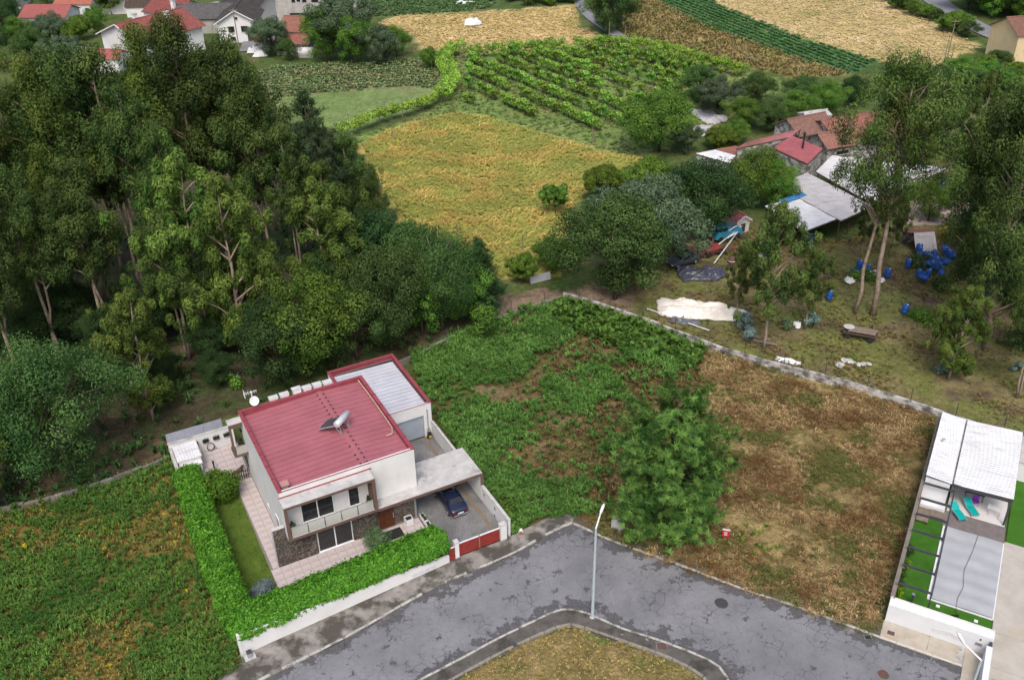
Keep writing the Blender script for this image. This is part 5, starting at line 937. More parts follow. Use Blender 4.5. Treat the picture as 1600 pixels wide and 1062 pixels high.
def gable(name, label, px, w_, d_, hw, hr, yaw, roofm, wallm, ridge='y', wins=(), over=.4, cat='house', z=0, tile=.0, chim=None, pieces=0, doors=()):
    """px = middle of the front wall's foot; front faces local -y; ridge 'x' = eaves to the front, 'y' = gable to the front"""
    x, y = XY(*px, z); t = thing(name, label, cat, (x, y, z), R(yaw)); a = w_/2
    if ridge == 'x': prof = [(0, 0), (d_, 0), (d_, hw), (d_/2, hw+hr), (0, hw)]; V = [(-a, p[0], p[1]) for p in prof]+[(a, p[0], p[1]) for p in prof]
    else: prof = [(-a, 0), (a, 0), (a, hw), (0, hw+hr), (-a, hw)]; V = [(p[0], 0, p[1]) for p in prof]+[(p[0], d_, p[1]) for p in prof]
    MB().add([(q[0], q[1], q[2]-(.3 if q[2] == 0 else 0)) for q in V], [(0, 1, 2, 3, 4), (9, 8, 7, 6, 5)]+[(i, (i+1) % 5, 5+(i+1) % 5, 5+i) for i in range(5)]).build('wall', wallm, t)
    o = over; th = .1
    if ridge == 'x':
        sl = hr/(d_/2); sides = [((-a-o, -o, hw-o*sl), (a+o, -o, hw-o*sl), (a+o, d_/2, hw+hr), (-a-o, d_/2, hw+hr)), ((a+o, d_+o, hw-o*sl), (-a-o, d_+o, hw-o*sl), (-a-o, d_/2, hw+hr), (a+o, d_/2, hw+hr))]
    else:
        sl = hr/a; sides = [((-a-o, d_+o, hw-o*sl), (-a-o, -o, hw-o*sl), (0, -o, hw+hr), (0, d_+o, hw+hr)), ((a+o, -o, hw-o*sl), (a+o, d_+o, hw-o*sl), (0, d_+o, hw+hr), (0, -o, hw+hr))]
    for P in sides:
        P = [Vector(p)+Vector((0, 0, .08)) for p in P]
        L_ = (P[1]-P[0]).length; corrugated(P[0], P[1], P[2], P[3], max(6, int(L_/.38)), .09, roofm, 'roof', t)
    tr = M_WHITE if wallm in (M_PLASTER, M_PLASTER2) else M_CONC
    if ridge == 'y':
        for s in (-1, 1): MB().hexa([(s*(a+o), -o-.03, hw-o*sl-.12), (0, -o-.03, hw+hr-.12), (0, -o+.09, hw+hr-.12), (s*(a+o), -o+.09, hw-o*sl-.12)], [(s*(a+o), -o-.03, hw-o*sl+.1), (0, -o-.03, hw+hr+.1), (0, -o+.09, hw+hr+.1), (s*(a+o), -o+.09, hw-o*sl+.1)]).build('barge_board', tr, t)
        MB().tube([(0, -o, hw+hr+.15), (0, d_+o, hw+hr+.15)], .13, 8).build('ridge_tile', roofm, t)
    else: MB().tube([(-a-o, d_/2, hw+hr+.15), (a+o, d_/2, hw+hr+.15)], .13, 8).build('ridge_tile', roofm, t)
    for (wx, wz, ww, wh) in wins:
        f = MB().box(wx-ww/2, wx+ww/2, -.06, -.004, wz, wz+wh).build('window', M_WOODD, t); MB().box(wx-ww/2+.1, wx+ww/2-.1, -.075, -.062, wz+.1, wz+wh-.1).build('pane', M_GLASS, f); MB().box(wx-ww/2-.08, wx+ww/2+.08, -.14, -.002, wz-.12, wz-.01).build('sill', tr, f)
    for (dx, dw, dh) in doors: f = MB().box(dx-dw/2, dx+dw/2, -.05, -.004, .0, dh).build('door', M_WOODD, t)
    if chim:
        for (cx, cy, cz, ch_) in chim: c = MB().box(cx-.4, cx+.4, cy-.4, cy+.4, cz, cz+ch_).build('chimney', M_PLASTER2, t); MB().box(cx-.5, cx+.5, cy-.5, cy+.5, cz+ch_+.002, cz+ch_+.15).build('chimney_cap', M_CONC, c)
    return t
gable('farmhouse', 'old farmhouse with clay tile roof behind the scrapyard eucalyptus', (1362, 246), 13, 10, 3.4, 1.7, 18, M_TILE, M_OLDW, 'x', wins=((-5, 2.6, 1.2, 1.4), (-1.5, 2.6, 1.2, 1.4), (2, 2.6, 1.2, 1.4)))
gable('farm_annex', 'small white gabled annex with orange tile edge by the farmhouse', (1312, 262), 5.5, 5, 3.6, 1.3, 20, mat('orange_tile', (.27, .13, .1), (.2, .1, .08), 2, .85, bump=.3), M_OLDW, 'x', wins=((0, 2.2, 2.2, .6),))
gable('farm_annex', 'brown tiled annex between the red barn and the farmhouse', (1272, 240), 7, 6, 3.6, 1.6, 25, mat('brown_tile', (.22, .12, .095), (.15, .085, .07), 2, .85, bump=.3), M_OLDW, 'x')
gable('farm_annex', 'grey rendered gable wall rising behind the red barns', (1276, 222), 4.5, 3, 4.2, .4, 20, M_CONC, M_OLDW, 'x', over=.1)
gable('dog_kennel', 'little white hut with red ribbed roof by the scrap heap', (1160, 362), 2.0, 2.4, 1.7, .6, 25, M_REDOLD, M_PLASTER, 'y', over=.25, cat='hut', doors=((0, .7, 1.2),))
# greenhouse frame
x, y = XY(1044, 375); t = thing('frame_shed', 'open rafter frame shed hung with torn blue sheeting', 'shed', (x, y, 0), R(20))
for i in range(8): MB().tube([(-1.6+i*.46, -1.2, 1.9), (-1.6+i*.46, 1.2, 2.5)], .04, 5).build('rafter', M_WOODG, t)
for sx in (-1.6, 1.6):
    for sy, h in ((-1.2, 1.9), (1.2, 2.5)): MB().tube([(sx, sy, -.1), (sx, sy, h)], .06, 6).build('post', M_WOODD, t)
for sy, h in ((-1.2, 1.9), (0, 2.2), (1.2, 2.5)): MB().tube([(-1.7, sy, h-.05), (1.7, sy, h-.05)], .05, 5).build('rail', M_WOODD, t)
MB().box(-1.5, 1.55, -1.24, -1.21, .1, 1.5).build('sheeting', mat('torn_sheet', (.12, .25, .27), (.08, .16, .18), 2, .6), t); MB().box(1.62, 1.65, -1.1, 1.1, .1, 1.7).build('sheeting', MATS['torn_sheet'], t)
# abandoned car and machines
x, y = XY(1067, 412); car('abandoned_car', 'dusty dark green saloon left beside the black plastic heap', (x, y, 0), R(118), mat('dusty_paint', (.035, .05, .055), (.07, .08, .08), 2, .5, .4), L=4.4)
x, y = XY(1133, 372); tv = thing('tractor_cab', 'blue machine cab half buried in the scrap heap', 'machine', (x, y, 0), R(25)); M_CYAN = mat('cyan_paint', (.03, .24, .36), (.03, .17, .27), 2, .5, stain=((.12, .07, .04), (1.5, 1.5, 1.5), .55, .68, .8))
MB().hexa([(-2.2, -.9, .5), (2.2, -.9, .5), (2.2, .9, .5), (-2.2, .9, .5)], [(-2.0, -.8, 1.5), (2.1, -.75, 1.2), (2.1, .75, 1.2), (-2.0, .8, 1.5)]).build('body', M_CYAN, tv, bevel=.06); MB().box(-1.9, -.3, -.75, .75, 1.5, 1.95).build('cab', M_GLASS, tv, bevel=.05); MB().box(-2.0, -.2, -.82, .82, 1.95, 2.05).build('cab_roof', M_CYAN, tv, bevel=.03)
for sx in (-1.4, 1.4):
    for sy in (-.85, .85): MB().tube([(sx, sy-.1, .4), (sx, sy+.1, .4)], .4, 16).build('wheel', M_BLACK, tv)
x, y = XY(1112, 396); tv = thing('red_machine', 'rusted red farm machine lying in the scrap heap', 'machine', (x, y, 0), R(30)); MB().box(-1.3, 1.2, -.6, .6, .4, 1.0).build('body', mat('rusty_red', (.26, .035, .045), (.16, .045, .035), 2, .6), tv, bevel=.15); MB().lathe([(.5, .2), (.55, .5), (.4, .9)], 14, (-1.7, .2)).build('hopper', M_RUST, tv)
MB().tube([(-1.8, -.5, .25), (1.6, -.5, .25)], .08, 6).build('axle', M_RUST, tv)
for s in (-1.0, 1.0): MB().tube([(s, -.75, .35), (s, -.55, .35)], .35, 14).build('wheel', M_BLACK, tv)
for k in range(30):
    rg = random.Random(k); x, y = XY(1085+rg.uniform(-22, 70), 380+rg.uniform(-8, 22)); t = thing('scrap_board', ['rusty plank lying in the scrap heap', 'brown board tipped over in the scrap heap'][k % 2], 'scrap', (x, y, .25+rg.uniform(0, .5)), rg.uniform(0, 3), 'boards in the scrap heap'); t.rotation_euler = (rg.uniform(-.3, .3), rg.uniform(-.3, .3), rg.uniform(0, 3.1)); L_ = rg.uniform(.8, 2.2); MB().box(-L_/2, L_/2, -.15, .15, 0, .06).build('board', [M_RUST, M_WOODD, mat('rust_sheet', (.16, .06, .04), (.1, .05, .04), 2, .8)][k % 3], t); MB().box(-L_/2, -L_/2+.1, -.2, .2, .062, .12).build('batten', M_WOODD, t)
for k, (a, b, zz) in enumerate((((1112, 390), (1154, 358), 1.1), ((1116, 411), (1160, 352), .9), ((1130, 366), (1152, 352), 1.9), ((1137, 372), (1153, 362), 1.7))):
    A, B = G(*a, zz*.5), G(*b, zz); t = thing('white_pole', ['long white pole slanting over the red machine', 'longest white pole slanting down to the rubble', 'short white pole on the blue cab roof', 'short white pole beside the blue cab'][k], 'pole', (A[0], A[1], A[2])); MB().tube([(0, 0, 0), tuple(B-A)], .07, 8).build('tube', M_PLASTER2, t); MB().tube([tuple((B-A)*.98), tuple((B-A)*1.02)], .1, 8).build('end_fitting', M_STEEL, t)
t = thing('oil_drum', 'rusty brown drum beside the pile of rubble', 'drum', (*XY(1143, 411), 0)); MB().lathe([(.5, 0), (.5, .3), (.54, .33), (.5, .36), (.48, .7), (.3, .9), (.02, .95)], 16).build('drum', M_RUST, t); MB().lathe([(.52, .38), (.52, .46), (.5, .46)], 16).build('band', M_ALU, t)
t = thing('old_tyre', 'black tyre lying behind the scrap heap', 'tyre', (*XY(1075, 376), .0)); MB().lathe([(.25, .05), (.42, .0), (.5, .1), (.5, .2), (.42, .28), (.25, .24)], 18).build('tread', M_BLACK, t); MB().lathe([(.2, .1), (.24, .12), (.24, .2), (.2, .22)], 14).build('rim', M_RUST, t)
def sheet_heap(name, label, cat, px, w_, d_, h, m, rz, seed, px_poly=None, rough=.6):
    rng = np.random.default_rng(seed); x, y = XY(*px); n = 44; U, Vv = np.meshgrid(np.linspace(-1, 1, n), np.linspace(-1, 1, n))
    e = np.clip(1-np.maximum(np.abs(U), np.abs(Vv))**4, 0, 1); Z = h*e*(.2+.8*fbm(U*2, Vv*2, .8, seed))+h*rough*(fbm(U*5+9, Vv*5, 1.1, seed+3)-.5)*e; fl_ = 1-2*np.abs(fbm(U*1.6+Vv*.7+seed, Vv*1.2-U*.4, .9, seed+5, 3)-.5)*2.2; Z = Z+h*.45*np.clip(fl_, 0, 1)**3*e
    X = U*w_/2*(1+.18*(fbm(Vv*2, U*0+seed, 1, 5)-.5)); Y = Vv*d_/2*(1+.5*(fbm(U*2, Vv*0+seed, 1, 6)-.5))*(1-.45*np.clip(U, 0, 1)**2)+.35*(fbm(U*1.5, Vv*0+seed, 1, 9)-.5)*d_; idx = np.arange(n*n).reshape(n, n)
    t = thing(name, label, cat, (x, y, .0), R(rz)); o = obj('sheet', np_mesh(name, np.stack([X.ravel(), Y.ravel(), np.maximum(Z.ravel(), 0)+.02], 1), np.stack([idx[:-1, :-1], idx[:-1, 1:], idx[1:, 1:], idx[1:, :-1]], -1).reshape(-1, 4), None, True), m, t); s = o.modifiers.new('s', 'SOLIDIFY'); s.thickness = .02; return t
sheet_heap('white_tarpaulin', 'large crumpled white tarpaulin spread on the grass', 'tarpaulin', (1096, 486), 10.2, 3.8, .95, M_TARP, -16, 4)
sheet_heap('black_sheeting', 'crumpled heap of black plastic sheeting beside the car', 'plastic sheet', (1097, 428), 6.0, 3.6, .7, mat('black_sheeting', (.035, .04, .06), (.06, .065, .09), 2, .4, .5), 8, 9, rough=1.3)
sheet_heap('grey_sheeting', 'grey plastic sheet lying under the long white pole', 'plastic sheet', (1070, 503), 3.6, 1.2, .35, mat('grey_sheeting', (.12, .13, .15), (.08, .085, .1), 2, .5), -20, 12)
sheet_heap('white_scrap', 'white sheet scraps lying along the concrete wall', 'plastic sheet', (1231, 564), 2.6, 1.1, .25, M_WHITE, -22, 15)
A, B = G(1011, 482, .15), G(1108, 516, .15); t = thing('white_pole', 'long thin white pole lying below the white tarpaulin', 'pole', A); MB().tube([(0, 0, 0), tuple(B-A)], .06, 8).build('tube', M_PLASTER2, t); MB().tube([(0, 0, -.1), tuple((B-A)*.01)], .09, 8).build('end_fitting', M_CONC, t)
# timber cart
t = thing('timber_cart', 'dark timber cart stacked with boards in the scrapyard', 'cart', (*XY(1342, 527), 0), R(-22))
for k in range(5): MB().box(-1.7, 1.9, -.75+k*.31, -.47+k*.31, .62, .68).build('plank', M_WOODD, t)
for k in range(4): MB().box(-1.2+.1*k, 1.6+.08*k, -.6+k*.32, -.34+k*.32, .9, .95).build('upper_board', M_WOODG, t)
for sx in (-1.2, 1.2): MB().box(sx-.08, sx+.08, -.75, .78, .68, .9).build('bearer', M_WOODD, t); [MB().tube([(sx, s-.08, .3), (sx, s+.08, .3)], .3, 14).build('wheel', M_BLACK, t) for s in (-.7, .75)]
MB().lathe([(.02, .97), (.55, .98), (.6, 1.05), (.02, 1.08)], 18, (-1.2, .2)).build('round_lid', M_CONC, t)
# blue barrels
def barrel_mesh():
    return MB().lathe([(.24, 0), (.29, .04), (.3, .1), (.3, .28), (.315, .3), (.3, .32), (.3, .6), (.315, .62), (.3, .64), (.3, .82), (.28, .9), (.25, .93), (.25, .9), (.02, .9)], 16).mesh('barrel_body', True), MB().lathe([(.06, .9), (.06, .945), (.02, .95)], 8, (.13, 0)).mesh('bung')
_bb, _bg = barrel_mesh(); _bb.materials.append(M_BLUE); _bg.materials.append(M_WHITE)
def barrel(px, label, lie=0, rz=0, z=0, group=None, s=1.0):
    x, y = XY(*px, z); t = thing('blue_barrel', label, 'barrel', (x, y, z+(.3 if lie else 0)), 0, group, 1.25*s); t.rotation_euler = (R(90)*lie, 0, rz); obj('body', _bb, M_BLUE, t); obj('bung', _bg, M_WHITE, t)
barrel((1295, 468), 'upright blue barrel alone on bare ground before the twin trunks'); barrel((1413, 490), 'upright blue barrel alone beside the low green clump'); barrel((1418, 418), 'upright blue barrel at the near end of the barrel heap'); barrel((1386, 433), 'upright blue barrel close behind the pale leaning trunk'); barrel((1537, 463), 'blue barrel half hidden under the big eucalyptus')
barrel((1327, 427), 'blue barrel lying among white scraps near the twin trunks', 1, 1.2); barrel((1342, 420), 'upright blue barrel behind the white scraps'); barrel((1356, 424), 'small blue barrel beside the twin trunks', 0, 0, s=.8); barrel((1200, 404), 'blue tub beside the white bags below the slender tree', 0, 0, s=.7); barrel((1265, 378), 'blue barrel in shade under the white shed roof'); barrel((1258, 380), 'second blue barrel in shade under the white shed roof', 1, .5); barrel((1470, 298), 'blue barrel near the far end of the long shed')
rg = random.Random(8)
for k in range(26):
    px = (1430+rg.uniform(0, 55)-(8 if k < 6 else 0), 402+rg.uniform(-8, 32)); barrel(px, 'blue barrel in the overgrown barrel heap', 1 if k % 3 else 0, rg.uniform(0, 3.1), rg.uniform(0, .7), 'blue barrels in the overgrown heap', rg.uniform(.85, 1.05))
hs = thing('scrap_hut', 'collapsed hut of grey sheets behind the barrel heap', 'hut', (*XY(1445, 392), 0), R(15)); corrugated((-1.8, -.6, .3), (1.2, -.9, .2), (1.5, .8, 2.2), (-1.5, 1.0, 2.4), 10, .05, M_GALV, 'leaning_sheet', hs); corrugated((-2.0, .9, 2.4), (1.8, .7, 2.3), (1.8, 3.0, 1.7), (-2.0, 3.0, 1.8), 12, .05, M_TILE, 'roof_sheet', hs); MB().box(-1.7, 1.6, 2.7, 2.9, 0, 1.8).build('wall', M_OLDW, hs)
for k, (px, s) in enumerate((((1192, 382), .55), ((1188, 400), .5), ((1272, 430), .5), ((1326, 440), .7), ((1280, 452), .45), ((1365, 430), .7), ((1377, 440), .5), ((1246, 510), .6))):
    sheet_heap('white_bag', ['white sack near the slender tree and hut', 'white sack above the worn path', 'white sack in the bushes left of the twin trunks', 'white torn sack beside the lying blue barrel', 'white rag at the end of the old planks', 'white bags piled against the pale trunk', 'grey sack under the pale trunk', 'pale bag among the silvery saplings'][k], 'sack', px, 1.6*s, 1.3*s, .9*s, M_PLASTER2, k*40, 30+k, rough=1.0)
rg = random.Random(2)
for k in range(7):
    x, y = XY(1312+k*7.5, 566+rg.uniform(-4, 6)+k*.8); r = rg.uniform(.28, .5); me = bpy.data.meshes.new('rock'); bm = bmesh.new(); bmesh.ops.create_icosphere(bm, subdivisions=2, radius=r)
    for v in bm.verts: v.co *= rg.uniform(.78, 1.15); v.co.z *= .6
    bm.to_mesh(me); bm.free(); o = obj('rock', me, M_OLDW); o.location = (x, y, r*.25); o.rotation_euler = (0, 0, rg.uniform(0, 3)); tag(o, 'pale rock in the small row of stones by the boundary wall', 'rock', 'rocks by the boundary wall')
x, y = XY(1212, 517); 
for k, (px, l, rz) in enumerate((((1195, 536), 2.6, -25), ((1190, 530), 1.8, -20), ((1288, 436), 2.6, 20), ((1296, 432), 2.0, 28))):
    t = thing('loose_plank', ['pale plank lying below the slender trunk', 'shorter pale plank beside the slender trunk', 'dark plank pile by the bushes near the twin trunks', 'short dark plank on the pile near the twin trunks'][k], 'plank', (*XY(*px), .05), R(rz)); MB().box(-l/2, l/2, -.12, .12, 0, .06).build('board', M_WOODG if k < 2 else M_WOODD, t); MB().box(-l/2, l/2, .14, .3, 0, .05).build('board', M_WOODG if k < 2 else M_WOODD, t)

# ================================================================== TREES
mk_eucalyptus('eucA', 1, 30, 4.3, EU_D, .5, 44, 250); mk_eucalyptus('eucB', 2, 30, 3.9, EU_L, .55, 38, 240, forks=2); mk_eucalyptus('eucC', 3, 24, 3.8, EU_D, .45, 38, 240); mk_eucalyptus('eucD', 4, 16, 3.0, EU_L, .12, 40, 220, l=.36, wd=.1); mk_eucalyptus('eucE', 5, 28, 4.4, EU_D, .58, 30, 230, forks=3)
mk_eucalyptus('eucM', 8, 32, 6.2, EU_D, .15, 70, 280, forks=2); mk_eucalyptus('eucF', 6, 29, 6.6, ((.026, .055, .013), (.11, .16, .035)), .48, 32, 165, forks=1); mk_eucalyptus('eucS', 7, 16, 3.2, ((.03, .06, .016), (.115, .16, .04)), .3, 26, 180, forks=1, l=.34)
mk_broadleaf('brA', 11, 10, 4.4, BR_D, 60, 210); mk_broadleaf('brB', 12, 10, 3.8, BR_M, 50, 200); mk_broadleaf('brC', 13, 8, 3.6, BR_Y, 55, 200, .3, .18, .15); mk_broadleaf('brG', 14, 8, 3.8, BR_G, 55, 220, .3, .1); mk_broadleaf('brW', 15, 12, 5.4, ((.022, .065, .018), (.095, .18, .05)), 62, 215, base=.1)
mk_broadleaf('brK', 16, 10, 4.0, ((.014, .04, .014), (.055, .105, .03)), 50, 210, base=.1); mk_broadleaf('fruit', 17, 4, 1.6, BR_M, 26, 150, .26, .16, .3)
mk_pine('pineF', 21, 15, 4.7, PINE, .05, 17, .5, 1.1, 1.35, True); mk_pine('pineD', 22, 20, 4.6, PINE_D, .2, 17, .7, .8, .8); mk_pine('cyp', 23, 10, 2.4, ((.014, .045, .016), (.05, .10, .03)), .03, 17, .5, .6)
def tree_px(kind, name, label, bx_, by_, ty, group=None, wide=1.0, rz=None):
    return tree(kind, name, label, XY(bx_, by_), height_at(bx_, by_, ty), rz, group, wide)
tree_px('pineF', 'pine_tree', 'dense green pine standing alone at the road bend', 1044, 827, 620, wide=1.1, rz=.4)
# --- eucalyptus grove behind the house: foot x, foot y, top row, kind, label
GRV = [
 (345, 432, 22, 'eucA', 'tallest eucalyptus of the grove, crown before the dark roofed houses'), (300, 420, 40, 'eucB', 'tall eucalyptus beside the tallest one, crown before the white gable'),
 (405, 418, 48, 'eucE', 'tall open crowned eucalyptus with pale trunks at the grove middle'), (432, 430, 100, 'eucC', 'eucalyptus whose crown borders the vegetable plots'),
 (130, 482, 88, 'eucB', 'tall eucalyptus with bare leaning trunk at the grove west side'), (165, 470, 78, 'eucA', 'tall dark eucalyptus next to the bare leaning trunk'),
 (222, 450, 70, 'eucC', 'eucalyptus below the small red annex roof'), (70, 500, 120, 'eucE', 'eucalyptus rising at the far left picture edge'),
 (15, 520, 150, 'eucA', 'dark eucalyptus cut by the left picture edge, upper'), (-30, 560, 200, 'eucC', 'dark eucalyptus cut by the left picture edge, middle'),
 (470, 440, 190, 'eucC', 'eucalyptus left of the slender dark pine'), (262, 470, 130, 'eucE', 'eucalyptus with pale limbs left of the grove centre'),
 (555, 400, 205, 'eucC', 'eucalyptus on the grove edge above the golden meadow'), (590, 420, 262, 'eucA', 'drooping eucalyptus nearest the golden meadow'),
 (330, 545, 240, 'eucD', 'pale green pointed eucalyptus in the grove front'), (385, 560, 268, 'eucD', 'pale narrow eucalyptus beside the pointed one'),
 (515, 500, 275, 'eucD', 'young eucalyptus in front of the slender dark pine'),
 (240, 655, 455, 'eucD', 'olive young eucalyptus standing clear in front of the dark grove'),
 (295, 560, 330, 'eucC', 'dark eucalyptus behind the olive young eucalyptus'), (180, 540, 250, 'eucC', 'dark eucalyptus with straight trunk at grove front left'),
 (95, 560, 260, 'eucA', 'dark eucalyptus above the rounded oak at left'), (30, 600, 300, 'eucC', 'eucalyptus leaning over the rounded oak at left'),
]
for (a, b, c, k, l) in GRV: tree_px(k, 'eucalyptus_tree', l, a, b, c, 'eucalyptus grove behind the house', random.uniform(.95, 1.2))
rg = random.Random(31)
inner = [(100, 440, 140), (190, 420, 120), (250, 400, 110), (360, 395, 120), (480, 395, 215), (145, 400, 125), (50, 450, 150), (-20, 480, 160), (300, 480, 190), (520, 440, 250), (-60, 420, 130), (20, 420, 120)]
INL_ = ['behind the bare leaning trunk', 'below the small red annex roof', 'left of the tallest eucalyptus', 'right of the tallest eucalyptus', 'left of the slender pine', 'behind the tall dark pair at left', 'near the left picture edge, upper row', 'at the left picture edge, middle row', 'behind the pale limbed eucalyptus', 'right of the slender pine', 'at the left picture edge, top row', 'near the left picture edge, top row']
for i, (a, b, c) in enumerate(inner): tree_px(['eucA', 'eucC', 'eucE', 'eucB'][i % 4], 'eucalyptus_tree', 'dark eucalyptus inside the grove, '+INL_[i], a, b, c, 'eucalyptus deep inside the grove', rg.uniform(.9, 1.15))
tree_px('pineD', 'pine_tree', 'slender dark pine with pointed top above the pasture', 512, 420, 145)
for (a, b, c, k, l, wd) in [(112, 745, 535, 'brW', 'rounded green oak in front of the dark grove', .82), (30, 735, 560, 'brB', 'green broadleaf tree at the left picture edge', .8), (495, 575, 425, 'brB', 'leafy green tree behind the house antenna', 1.0), (560, 560, 440, 'brW', 'dark leafy tree behind the garage', .8), (612, 545, 380, 'brA', 'broad dark tree between grove and garage', .75), (690, 515, 362, 'brW', 'tree with pale dead twigs beside the dirt track', .75),
        (640, 470, 345, 'brA', 'dark tree on the meadow edge above the pale twigged tree', .9), (748, 490, 375, 'cyp', 'dark cypress at the end of the dirt track', 1.35), (590, 470, 330, 'brK', 'very dark tree under the drooping eucalyptus', .85), (540, 500, 370, 'brK', 'very dark bushy tree inside the grove edge', .85), (660, 520, 400, 'brB', 'mid green tree behind the garage roof corner', .8), (-20, 800, 600, 'eucD', 'drooping brownish eucalyptus at the lower left grove corner', 1.2),
        (445, 600, 470, 'brK', 'dark shrubby tree above the antenna', 1.0), (700, 470, 372, 'brB', 'green tree at the meadow fence corner', .9), (725, 500, 395, 'brM' if 'brM' in TREES else 'brB', 'small green tree beside the cypress', .8)]:
    tree_px(k, 'broadleaf_tree' if k[0] == 'b' else 'cypress_tree' if k == 'cyp' else 'eucalyptus_tree', l, a, b, c, None, wd)
for i, (a, b, h) in enumerate(((60, 560, 6), (120, 530, 7), (175, 560, 6), (225, 545, 7), (280, 520, 7), (330, 560, 5), (150, 610, 5), (400, 540, 6), (20, 560, 6), (260, 600, 4), (345, 600, 4), (90, 500, 7))):
    tree('brK', 'understory_tree', ('dark understory tree at the grove foot, '+('at the left picture edge', 'left of the bare leaning trunks', 'right of the bare leaning trunks', 'behind the olive young eucalyptus', 'below the pale limbed eucalyptus', 'right of the olive young eucalyptus', 'above the rounded oak', 'behind the house antenna', 'beside the left edge eucalyptus', 'between olive eucalyptus and patio', 'just behind the patio screen', 'under the tall dark pair')[i]), XY(a, b), h, None, 'understory trees of the grove', 1.15)
# dead branches of the pale-twigged tree
t = thing('dead_tree', 'bare pale grey twigs standing in the green crown', 'tree', XY(692, 512)); mb = MB()
for k in range(9): az = k*.8; mb.tube([(0, 0, 3), (math.cos(az)*.5, math.sin(az)*.5, 7+k*.3), (math.cos(az)*1.6, math.sin(az)*1.4, 10.5+random.uniform(-1, 1.5))], [.09, .07, .02], 5, False)
mb.build('branch', mat('dead_wood', (.3, .29, .26), (.2, .19, .17), 2, .9), t); MB().tube([(0, 0, -.2), (0, 0, 4)], [.2, .1], 8).build('trunk', MATS['dead_wood'], t)
# --- scrapyard trees
for (a, b, c, k, l, wd) in [(1364, 492, 92, 'eucF', 'tall eucalyptus with pale leaning trunk in the scrapyard', 1.15), (1336, 487, 150, 'eucF', 'eucalyptus with brown trunk, left of the scrapyard pair', 1.0), (1540, 545, 60, 'eucM', 'massive dark eucalyptus on the right beside the yard', 1.0), (1625, 480, 70, 'eucM', 'second massive eucalyptus, behind the massive one at right', 1.1), (1193, 546, 322, 'eucS', 'slender eucalyptus with thin brown trunk in the yard', 1.0), (1592, 500, 90, 'eucE', 'eucalyptus cut by the right picture edge', 1.1), (1500, 330, 115, 'eucS', 'thin tall eucalyptus behind the farmhouse', .7), (1640, 420, 130, 'eucC', 'dark eucalyptus beyond the right picture edge', 1.2), (1482, 592, 445, 'eucD', 'low drooping young eucalyptus below the massive one', 1.15), (1432, 292, 120, 'eucS', 'eucalyptus crown over the long shed roof', 1.0), (1258, 512, 390, 'eucS', 'small drooping eucalyptus between path and twin trunks', 1.1), (1150, 500, 385, 'eucS', 'sapling eucalyptus behind the white tarpaulin', .9), (1590, 620, 430, 'eucC', 'shaded eucalyptus at the lower right yard edge', 1.1), (1390, 400, 300, 'eucS', 'bushy eucalyptus before the long shed', 1.1), (1345, 400, 310, 'eucS', 'bushy eucalyptus before the white shed corner', 1.0)]:
    tree_px(k, 'eucalyptus_tree', l, a, b, c, None, wd)
for (a, b, c, k, l, wd) in [(960, 466, 300, 'brA', 'large round dark tree beside the dirt track', .95), (1000, 420, 275, 'brG', 'grey green tree behind the large round tree', 1.0), (1092, 372, 248, 'brK', 'dark spreading tree behind the abandoned car', 1.1), (1180, 322, 228, 'brB', 'yellow green tree beside the white lean-to', 1.05), (1210, 330, 250, 'brB', 'small green tree beside the grey shed roof', .8), (1030, 236, 138, 'brB', 'wide leafy bush tree at the vineyard corner', 1.35), (945, 310, 258, 'brC', 'olive bush at the meadow east edge', 1.1), (1015, 310, 248, 'brC', 'green bush between meadow and dark tree', 1.2), (1070, 240, 190, 'brG', 'silvery olive tree by the vineyard corner', .9), (1125, 235, 200, 'brC', 'yellow green citrus bush before the red barns', 1.4), (868, 336, 288, 'fruit', 'small round fruit tree alone in the golden meadow', 1.0), (817, 442, 395, 'brC', 'light green small tree by the corrugated panel', .8), (862, 425, 372, 'brC', 'light green small tree next to the large round tree', .9), (1215, 380, 330, 'brK', 'shaded dark bush under the white shed roof', 1.1),
        (1160, 200, 150, 'brB', 'green tree in the thicket below the bean field', 1.3), (1200, 205, 155, 'brA', 'dark green tree in the thicket behind the barns', 1.2), (1245, 195, 140, 'brB', 'leafy tree above the red barn roof', 1.2), (1120, 180, 120, 'brG', 'greyish tree at the top of the vineyard', 1.1), (1090, 160, 100, 'brA', 'tree at the vineyard upper corner', 1.0), (1180, 165, 112, 'brA', 'tree below the weedy strip', 1.1), (1290, 180, 125, 'brB', 'tree left of the tall farm eucalyptus', 1.1), (1150, 225, 185, 'brB', 'low green tree behind the lean-to roofs', 1.2), (1250, 165, 118, 'brA', 'dark tree below the end of the bean field', 1.2), (1330, 165, 118, 'brK', 'dark tree behind the farmhouse ridge', 1.2), (1400, 175, 135, 'brB', 'green tree right of the farmhouse ridge', 1.2), (1460, 220, 165, 'brK', 'dark tree behind the long shed end', 1.2), (1520, 260, 190, 'brK', 'dark tree between shed and massive eucalyptus', 1.2), (1570, 330, 240, 'brK', 'dark leafy tree under the massive eucalyptus crown', 1.2), (1450, 345, 285, 'brB', 'green shrub tree by the gravel yard', 1.0), (1530, 400, 320, 'brK', 'dark shrub tree beside the barrel heap', 1.2)]:
    tree_px(k, 'broadleaf_tree', l, a, b, c, None, wd)
